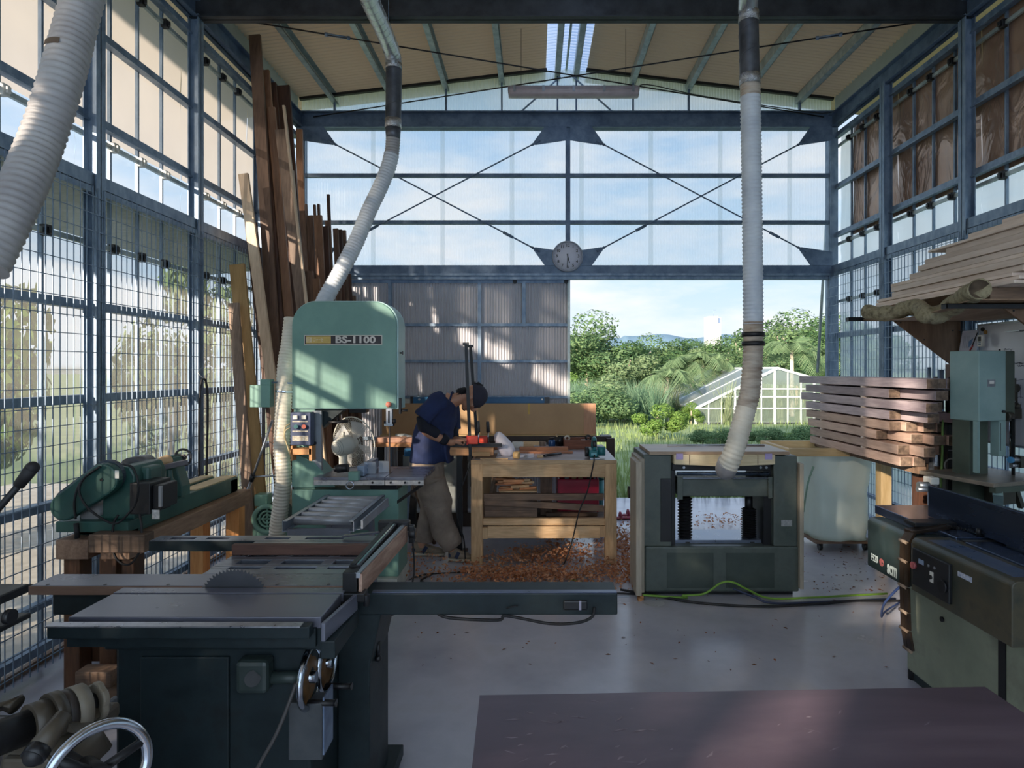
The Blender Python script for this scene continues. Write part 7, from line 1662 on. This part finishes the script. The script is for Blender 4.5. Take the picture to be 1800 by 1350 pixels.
for i,(a_,b_,y_,h_,l_) in enumerate(((660,726,6.02,.05,'thick reddish timber on the rear bench'),(662,712,6.12,.045,'pinkish timber behind the thick one on the rear bench'))):
    solo('bench_timber_piece',MB().box(px(a_,y_),px(b_,y_),y_,y_+.08,pz(779,6.0)+.001,pz(779,6.0)+.001+h_),wood('pink_piece',sc(176,126,104),sc(206,164,140),'x'),l_,'timber',bevel=.003)
solo('glass_bottle',MB().lathe([(0,0),(.03,0),(.032,.1),(.018,.13),(.016,.16),(0,.16)],aim((px(693,6.2),6.27,pz(779,6)+.033),(1,0,.0)),18),sheet('bottle_glass',(.6,.68,.7),.5,.3,.3),'clear bottle lying on the rear bench','bottle')
part('vise',MB().box(px(714,6.0),px(730,6.0),5.9,5.998,pz(800,6.0),pz(786,6.0)),bluepl,bpy.data.objects['rear_bench'],.006)
solo('handle_stick',MB().cyl(P(722,838,5.75),V(P(764,950,5.75).x,5.75,.0),.018,10),brown_wz,'brown stick leaning behind the trousered legs','stick')
solo('grey_prop',MB().bar(P(700,850,5.5),V(P(691,970,5.5).x,5.5,.0),.03,.02,up=(0,1,0)),galv,'grey steel prop standing under the bandsaw table end','prop')
solo('grey_prop',MB().bar(P(720,850,5.7),V(P(712,958,5.7).x,5.7,.0),.025,.02,up=(0,1,0)),galv,'second grey steel prop behind the bandsaw table','prop')
# slippers on the doorstep
for dx,l in ((0,'red-purple slipper on the doorstep, nearer one'),(.10,'red-purple slipper on the doorstep, farther one')):
    c=P(1097,912,6.7)+V(dx,dx*1.2,0); c.z=0
    t=thing('slipper',l,'slipper',c,'slippers on the doorstep')
    part('sole',MB().loft([(c+V(-.11,0,.015),(0,.03,0),(0,0,.012)),(c+V(-.05,0,.015),(0,.045,0),(0,0,.014)),(c+V(.06,0,.015),(0,.038,0),(0,0,.014)),(c+V(.12,0,.015),(0,.02,0),(0,0,.01))],16),plain('slipper_red',sc(150,50,76),.6),t)
    part('strap',MB().tube([c+V(-.04,.05*math.cos(a),.02+.05*math.sin(a)) for a in [k*PI/8 for k in range(9)]],.014,8),MATS['slipper_red'],t)
# wood shavings on the floor
def shavings():
    rnd=random.Random(12); mb=MB(); 
    zones=[(950,985,90,14,520),(935,1020,120,12,900),(1000,970,60,20,300),(1100,985,30,60,520),(740,1000,50,30,130),(860,1010,70,12,160),(1060,1010,60,14,260),(930,1005,160,30,300),(1090,955,30,20,200),(1280,920,60,12,110)]
    for pxc,pyc,sx,sy,n in zones:
        for _ in range(n):
            qx=rnd.gauss(pxc,sx*.55); qy=rnd.gauss(pyc,sy*.55); qy=max(905,min(1040,qy)); Yv=EYE*F/(qy-CY)
            if Yv<4.45 and qx>1110: continue
            p=P(qx,qy,Yv); dens=math.exp(-((qx-pxc)/sx)**2)
            z=rnd.random()*.075*dens+.004
            a=rnd.uniform(0,2*PI); r=rnd.uniform(.008,.020); w_=rnd.uniform(.004,.009); n_=5; e=V(math.cos(a),math.sin(a),rnd.uniform(-.4,.4)); f=e.cross(V(0,0,1)).normalized(); up=V(0,0,1)
            arc=rnd.uniform(2,5); vs=[]
            for k in range(n_+1):
                t_=arc*k/n_; q=p+V(0,0,z)+f*r*math.cos(t_)+up*r*(math.sin(t_)+1)*.6+e*(w_*.6*k/n_)
                vs+=[q-e*w_,q+e*w_]
            mb.add(vs,[(2*k,2*k+2,2*k+3,2*k+1) for k in range(n_)],True)
    solo('wood_shavings',mb,leafmat('shaving_wood',sc(176,112,80),sc(232,182,144),.35),'curly reddish wood shavings strewn over the floor around the workbench','wood shavings',kind='stuff')
shavings()
rnd=random.Random(31)
mb=MB()
for _ in range(220):
    if rnd.random()<.6: qx=rnd.gauss(1500,60); qy=rnd.uniform(960,1040)
    else: qx=rnd.uniform(700,1600); qy=rnd.uniform(960,1180)
    p=P(qx,qy,EYE*F/(qy-CY)); a=rnd.uniform(0,6.28); l=rnd.uniform(.004,.018); e=V(math.cos(a),math.sin(a),0)*l; f=V(-e.y,e.x,0)*.4
    mb.add([p-e+V(0,0,.002),p+f+V(0,0,.006),p+e+V(0,0,.002),p-f+V(0,0,.003)],[(0,1,2,3)])
solo('wood_chips',mb,leafmat('chip_wood',sc(92,62,44),sc(160,104,72),.1),'small dark wood chips scattered on the concrete floor','wood chips',kind='stuff')
def cords():
    solo('trailing_cable',MB().tube(spline([V(px(703,4.7),4.7,.3),V(px(707,4.72),4.72,.01),V(px(730,4.8),4.8,.01),V(px(760,4.88),4.88,.01),V(px(740,4.7),4.7,.01),V(px(790,4.62),4.62,.01),V(px(870,4.6),4.6,.01),V(px(980,4.45),4.50,.01),V(px(1120,4.4),4.44,.01)],8),.007,6),rubber,'black cord snaking on the floor from the saw to the planer','cord')
    solo('yellow_strap',MB().bar(P(1000,1018,4.78)*V(1,1,0)+V(0,0,.004),P(1055,1034,4.6)*V(1,1,0)+V(0,0,.004),.02,.002),plain('strap_lime',sc(180,190,90),.6),'yellow-green strap lying on the floor before the bench','strap')
    solo('floor_rail',MB().box(px(720,4.42),px(1105,4.42),4.40,4.425,0,.006),alu,'thin metal threshold strip across the floor','threshold')
cords()
# ================================================================== the person at the bench
def person():
    skin=mottled('skin',sc(176,126,100),sc(200,150,122),6,.5); navy=mottled('navy_cotton',sc(24,34,66),sc(40,54,96),5,.85,bump=.3,bscale=18)
    khaki=mottled('brown_grey_twill',sc(122,108,98),sc(160,144,130),5,.85,bump=.35,bscale=16); blk=plain('black_undersleeve',sc(20,24,38),.8); cap=plain('charcoal_knit',sc(48,48,62),.9,bump=.3); hair=plain('black_hair',sc(22,20,22),.6)
    shoe=mottled('shoe_suede',sc(120,106,90),sc(158,142,122),8,.8); sole=plain('shoe_sole',sc(196,184,164),.6); navyp=plain('shoe_navy',sc(34,44,74),.6)
    t=thing('person','person in a navy shirt, brown-grey trousers and dark cap, bent over the workbench','person',V(P(765,0,5.3).x,5.3,0))
    def remesh(o,v,sm=3,f=.6):
        m=o.modifiers.new('union','REMESH'); m.mode='VOXEL'; m.voxel_size=v; m.use_smooth_shade=True
        s=o.modifiers.new('soften','SMOOTH'); s.iterations=sm; s.factor=f; return o
    def Q(px,py,Y): return P(px,py,Y)
    body=MB()
    # torso and pelvis
    spine=[(752,835,.085,.13),(752,812,.11,.155),(756,785,.115,.15),(763,758,.115,.16),(771,733,.115,.175),(779,712,.09,.19),(786,703,.06,.13)]
    body.loft([(Q(a,b,5.33),V(r*.9,0,0),V(0,w*.85,0)) for a,b,r,w in spine],20)
    # neck and head
    hc=Q(831,699,5.33); U=V(.95,0,.30).normalized(); Fw=V(.30,0,-.95).normalized(); S=V(0,1,0)
    def H(f,u,s=0): return hc+Fw*f+U*u+S*s
    body.tube([Q(784,704,5.33),Q(797,705,5.33),H(-.035,-.085),H(-.02,-.02)],[.070,.060,.055,.055],16)
    HM=Matrix((Fw,S,U)).transposed()
    def hb(c,r,n=16,m=12): body.ball(c,r,HM,n,m)
    hb(H(-.01,.02),(.096,.076,.098)); hb(H(.035,-.03),(.058,.062,.075)); hb(H(.055,-.085),(.032,.040,.030)); hb(H(.03,-.07),(.05,.055,.035))
    body.tube([H(.083,.015),H(.112,-.028),H(.100,-.038)],[.010,.015,.012],10)   # nose
    hb(H(.098,-.040),(.012,.020,.008)); hb(H(.086,-.064),(.010,.024,.007)); hb(H(.084,-.075),(.010,.020,.007)) # nostrils, lips
    hb(H(.083,.024),(.012,.045,.010)) # brow
    for s in (-1,1):
        hb(H(.060,-.018,s*.042),(.022,.020,.022)); hb(H(-.008,-.012,s*.078),(.020,.008,.032)); hb(H(-.010,-.028,s*.074),(.010,.008,.014))
    # arms: near and far
    def arm(sh,el,wr,ha): body.tube(spline([sh,el,wr,ha],5),[.052,.05,.048,.046,.045,.044,.043,.042,.038,.034,.030,.028,.027,.028,.030,.026],14)
    nsh,nel,nwr,nha=Q(772,706,5.16),Q(745,750,5.12),Q(786,776,5.20),Q(799,777,5.235)
    fsh,fel,fwr,fha=Q(785,708,5.50),Q(794,752,5.49),Q(800,771,5.40),Q(811,775,5.34)
    arm(nsh,nel,nwr,nha); arm(fsh,fel,fwr,fha)
    # hands: palm, four unequal fingers curled round the bar, thumb from the palm's side
    def hand(wr,pc,side):
        d=(pc-wr).normalized(); across=V(0,side,0); across=(across-d*across.dot(d)).normalized(); dn=d.cross(across).normalized()
        if dn.z>0: dn=-dn
        k0=pc+d*.045
        body.loft([(wr,across*.026,dn*.019),(pc-d*.01,across*.038,dn*.018),(k0,across*.042,dn*.016)],14,pw=2.6)
        for i,(l,o) in enumerate(((.036,-.032),(.041,-.011),(.039,.010),(.031,.030))):
            a=k0+across*o; b=a+d*l*.8+dn*.004; c=b+dn*l*.75+d*.004; e=c-d*l*.7+dn*.004
            body.tube(spline([a-d*.01,a,b,c,e],4),[.0105,.0105,.0105,.0105,.0104,.0102,.010,.010,.010,.0098,.0096,.0094,.0092,.009,.0088,.0085,.008],10)
        a=pc-d*.015-across*.030; b=a+d*.030-across*.016+dn*.018; c=b+d*.034+dn*.010+across*.006
        body.tube(spline([a,b,c],4),[.013,.0125,.012,.0118,.0115,.011,.0105,.010,.009],10)
    hand(nwr,Q(799,775,5.24),1); hand(fwr,Q(808,772,5.37),-1)
    # legs
    legs=((Q(757,828,5.25),Q(777,893,5.23),Q(793,958,5.22),1),(Q(751,828,5.41),Q(763,893,5.42),Q(741,952,5.38),0))
    for hip,kn,an,_ in legs: body.tube([hip,hip.lerp(kn,.5),kn,kn.lerp(an,.4),an,an-V(0,0,.05)],[.060,.060,.050,.046,.036,.033],16)
    o=part('body',body,skin,t); remesh(o,.0048,4)
    # eyes
    for s in (-1,1):
        e=part('eye',MB().ball(H(.078,-.003,s*.031),.0115),plain('eye_dark',sc(60,50,46),.2),t)
    part('stubble',MB().loft([(H(.070,-.098),Fw*.018,S*.030),(H(.062,-.112),Fw*.016,S*.026),(H(.058,-.116),Fw*.004,S*.008)],12),hair,t)
    part('eyebrow',MB().tube([H(.093,.026,-.05),H(.098,.030,-.03),H(.098,.028,-.012)],.004,6).tube([H(.093,.026,.05),H(.098,.030,.03),H(.098,.028,.012)],.004,6),hair,t)
    # shirt
    sh=MB()
    sec=[(753,811,.158,.185,0),(755,795,.160,.185,0),(758,772,.158,.18,.02),(764,750,.156,.185,.03),(771,730,.145,.20,.05),(778,712,.115,.215,.05),(783,702,.085,.19,.05),(790,700,.06,.10,.05)]
    sh.loft([(Q(a,b,5.33),V(r,0,-tt),V(0,w,0)) for a,b,r,w,tt in sec],26)
    sh.tube(spline([Q(779,704,5.18),Q(762,712,5.13),Q(742,735,5.11)],5),[.088,.088,.086,.084,.082,.08,.078,.078,.078,.080,.082],18)
    sh.tube(spline([Q(786,706,5.48),Q(795,725,5.51),Q(798,756,5.50)],5),[.085,.085,.082,.078,.074,.07,.068,.066,.066,.066,.066],18)
    sh.loft([(Q(790,812,5.33),V(.035,0,0),V(0,.12,0)),(Q(786,790,5.33),V(.03,0,0),V(0,.14,0)),(Q(785,760,5.33),V(.05,0,0),V(0,.15,0))],18)
    o=part('shirt',sh,navy,t); remesh(o,.010,4)
    tx=bpy.data.textures.new('cloth_folds','CLOUDS'); tx.noise_scale=.16; tx.noise_depth=2
    d=o.modifiers.new('folds','DISPLACE'); d.texture=tx; d.strength=.035; d.mid_level=.5; d.texture_coords='GLOBAL'
    part('collar',MB().tube([Q(793,703,5.33)+V(.012*math.sin(a)-.0,.068*math.cos(a),.068*math.sin(a)) for a in [k*2*PI/24 for k in range(24)]],.008,8,closed=True),navy,t)
    # dark undersleeves
    us=MB().tube([Q(744,732,5.11),nel,nel.lerp(nwr,.35),nel.lerp(nwr,.58)],[.058,.056,.052,.047],18)
    us2=MB().tube([nel.lerp(nwr,.74),nel.lerp(nwr,.9),nwr+V(.0,0,0)],[.046,.044,.040],18)
    o=part('undersleeve',us,blk,t); remesh(o,.008,3); part('glove_cuff',us2,blk,t)
    part('undersleeve',MB().tube([Q(797,748,5.495),fel.lerp(fwr,.5),fwr],[.05,.045,.036],16),blk,t)
    # trousers
    tr=MB(); tr.loft([(Q(752,808,5.33),V(.150,0,0),V(0,.165,0)),(Q(752,825,5.33),V(.150,0,0),V(0,.175,0)),(Q(754,850,5.33),V(.140,0,0),V(0,.17,0)),(Q(757,868,5.33),V(.10,0,0),V(0,.13,0))],24)
    tr.loft([(Q(756,838,5.25),V(.140,0,0),V(0,.095,0)),(Q(764,868,5.24),V(.130,0,0),V(0,.10,0)),(Q(771,895,5.235),V(.112,0,0),V(0,.10,0)),(Q(776,920,5.23),V(.105,0,0),V(0,.095,0)),(Q(784,940,5.225),V(.105,0,.03),V(0,.09,0)),(Q(793,955,5.22),V(.085,0,.05),V(0,.085,0)),(Q(796,964,5.22),V(.075,0,.04),V(0,.075,0))],22)
    tr.loft([(Q(752,838,5.41),V(.130,0,0),V(0,.09,0)),(Q(758,872,5.42),V(.115,0,0),V(0,.095,0)),(Q(760,898,5.42),V(.095,0,-.02),V(0,.09,0)),(Q(752,922,5.40),V(.085,0,-.04),V(0,.085,0)),(Q(745,942,5.385),V(.082,0,-.03),V(0,.08,0)),(Q(744,953,5.38),V(.078,0,-.01),V(0,.075,0))],22)
    o=part('trousers',tr,khaki,t); remesh(o,.010,4)
    d=o.modifiers.new('folds','DISPLACE'); d.texture=tx; d.strength=.045; d.mid_level=.5; d.texture_coords='GLOBAL'
    # cargo pocket flap line and pleats
    part('pocket_flap',MB().tube(spline([Q(739,848,5.14),Q(752,852,5.13),Q(769,845,5.15)],5),.005,6).tube(spline([Q(745,890,5.15),Q(760,894,5.13),Q(780,888,5.15)],5),.005,6),khaki,t)
    # cap, knot, hair
    ax=(U+Fw*.28).normalized(); cc=H(-.008,.022); vs=[];fs=[]; n=28;m=10
    B1=ax.cross(S).normalized(); B2=S
    for j in range(m+1):
        th=(PI*.53)*j/m
        for k in range(n):
            ph=2*PI*k/n; dd=ax*math.cos(th)+(B1*math.cos(ph)+B2*math.sin(ph))*math.sin(th)
            r=1/math.sqrt((dd.dot(Fw)/.106)**2+(dd.dot(S)/.088)**2+(dd.dot(U)/.110)**2); vs.append(cc+dd*r*(1+.01*math.sin(ph*9)))
    fs=[(j*n+k,(j+1)*n+k,(j+1)*n+(k+1)%n,j*n+(k+1)%n) for j in range(m) for k in range(n)]
    o=part('cap',MB().add(vs,fs,True),cap,t); so=o.modifiers.new('thick','SOLIDIFY'); so.thickness=.006
    hr=MB(); rnd=random.Random(7)
    for _ in range(260):
        s_=rnd.uniform(-.06,.06); a=H(-.07+rnd.uniform(-.015,.02),-.045+rnd.uniform(-.03,.03),s_); e=a+(-U*rnd.uniform(.02,.05)-Fw*rnd.uniform(-.005,.03)+S*rnd.uniform(-.015,.015))
        hr.tube([a,a.lerp(e,.5)-Fw*.008,e],[.004,.0035,.001],4)
    for _ in range(80):
        a=H(-.075,.055,rnd.uniform(-.03,.03)); e=a+V(rnd.uniform(-.02,.03),rnd.uniform(-.02,.02),rnd.uniform(.005,.05)); hr.tube([a,e],[.006,.001],4)
    part('hair',hr,hair,t)['kind']='stuff'
    part('cap_knot',MB().ball(H(-.088,.075),(.028,.022,.024)).ball(H(-.075,.098),(.018,.02,.016)),hair,t)
    # shoes
    def shoes(heel,toe,Y,nm):
        a=Q(heel[0],heel[1],Y); b=Q(toe[0],toe[1],Y); a.z=b.z=0; d=(b-a).normalized(); s=V(-d.y,d.x,0); L_=(b-a).length; z0=0
        def c(u,z): return a+d*L_*u+V(0,0,z)
        so=part('sole',MB().loft([(c(.0,.006),s*.028,V(0,0,.004)),(c(.05,.016),s*.034,V(0,0,.014)),(c(.35,.015),s*.034,V(0,0,.013)),(c(.7,.014),s*.047,V(0,0,.012)),(c(.93,.016),s*.036,V(0,0,.012)),(c(1,.018),s*.012,V(0,0,.006))],18,pw=3),sole,t)
        up=part('shoe',MB().loft([(c(.03,.06),s*.028,V(0,0,.034)),(c(.12,.072),s*.036,V(0,0,.050)),(c(.32,.066),s*.038,V(0,0,.048)),(c(.52,.055),s*.041,V(0,0,.036)),(c(.75,.044),s*.045,V(0,0,.026)),(c(.92,.038),s*.034,V(0,0,.019)),(c(.99,.034),s*.014,V(0,0,.009))],18,pw=2.4),shoe,t)
        part('side_stripe',MB().bar(c(.34,.035)-s*.040,c(.46,.085)-s*.036,.03,.008,up=tuple(s)),navyp,up); part('lace',MB().tube([c(.42,.094)+s*.02,c(.46,.092)-s*.02],.004,6).tube([c(.50,.084)+s*.02,c(.54,.080)-s*.02],.004,6).tube([c(.58,.074)+s*.02,c(.60,.072)-s*.02],.004,6),sole,up)
        part('heel_patch',MB().loft([(c(.01,.06),s*.022,V(0,0,.03)),(c(.06,.06),s*.034,V(0,0,.034)),(c(.12,.06),s*.038,V(0,0,.03))],14),navyp,up)
    shoes((788,985),(830,985),5.23,'a'); shoes((724,974),(783,974),5.39,'b')
person()
# ================================================================== daylight and camera
w=bpy.data.worlds.new('sky'); bpy.context.scene.world=w; w.use_nodes=True; nt=w.node_tree; nt.nodes.clear()
out=nt.nodes.new('ShaderNodeOutputWorld'); bg=nt.nodes.new('ShaderNodeBackground')
tc=N(nt,'ShaderNodeTexCoord'); sep=N(nt,'ShaderNodeSeparateXYZ'); L(nt,tc.outputs['Generated'],sep.inputs[0])
base=ramp(nt,sep.outputs['Z'],[(0,(.22,.26,.2)),(.005,(.80,.90,1.0)),(.16,(.56,.77,.98)),(.5,(.30,.53,.90)),(1,(.14,.30,.68))])
mp=N(nt,'ShaderNodeMapping'); mp.inputs['Scale'].default_value=(1,1,3.5); L(nt,tc.outputs['Generated'],mp.inputs[0])
cn=N(nt,'ShaderNodeTexNoise'); cn.inputs['Scale'].default_value=3.2; cn.inputs['Detail'].default_value=7; cn.inputs['Roughness'].default_value=.62; L(nt,mp.outputs[0],cn.inputs['Vector'])
cm=ramp(nt,cn.outputs['Fac'],[(.40,(0,0,0)),(.66,(1,1,1))])
mx=N(nt,'ShaderNodeMix',data_type='RGBA'); L(nt,cm,mx.inputs[0]); L(nt,base,mx.inputs[6]); mx.inputs[7].default_value=(.92,.95,1,1)
nm=N(nt,'ShaderNodeVectorMath',operation='NORMALIZE'); L(nt,tc.outputs['Generated'],nm.inputs[0])
dt=N(nt,'ShaderNodeVectorMath',operation='DOT_PRODUCT'); L(nt,nm.outputs[0],dt.inputs[0]); dt.inputs[1].default_value=V(-1,-1.45,.49).normalized()
h1=N(nt,'ShaderNodeMath',operation='MULTIPLY_ADD'); h1.inputs[1].default_value=.5; h1.inputs[2].default_value=.5; L(nt,dt.outputs['Value'],h1.inputs[0])
h2=N(nt,'ShaderNodeMath',operation='POWER'); h2.inputs[1].default_value=3; L(nt,h1.outputs[0],h2.inputs[0])
h3=N(nt,'ShaderNodeMath',operation='MULTIPLY_ADD'); h3.inputs[1].default_value=GLOW; h3.inputs[2].default_value=SKY; L(nt,h2.outputs[0],h3.inputs[0])
L(nt,mx.outputs[2],bg.inputs[0]); L(nt,h3.outputs[0],bg.inputs[1])
L(nt,bg.outputs[0],out.inputs[0])
sd=bpy.data.lights.new('sun','SUN'); sd.energy=SUN; sd.color=(1.0,.85,.68); sd.angle=math.radians(1.1)
so=bpy.data.objects.new('sun',sd); C.objects.link(so); so.rotation_euler=V(1,1.45,-.49).to_track_quat('-Z','Y').to_euler()
cd=bpy.data.cameras.new('camera'); cd.lens=22.0; cd.sensor_width=36; cd.shift_x=-40/1800; cd.shift_y=-25/1800; cd.clip_end=3000; cd.clip_start=.05
co=bpy.data.objects.new('camera',cd); C.objects.link(co); co.location=(0,0,EYE); co.rotation_euler=(PI/2,0,0)
s=bpy.context.scene; s.camera=co
s.view_settings.view_transform='Standard'; s.view_settings.look='None'; s.view_settings.gamma=1; s.view_settings.exposure=EXPO
s.view_settings.use_curve_mapping=False
s.cycles.use_denoising=True; s.cycles.max_bounces=10; s.cycles.diffuse_bounces=4; s.cycles.transparent_max_bounces=16; s.cycles.transmission_bounces=4; s.cycles.glossy_bounces=3
s.cycles.sample_clamp_indirect=6; s.cycles.caustics_reflective=False; s.cycles.caustics_refractive=False
for o in bpy.data.objects:
    if o.name.startswith('writing'): print('stray',o.name)
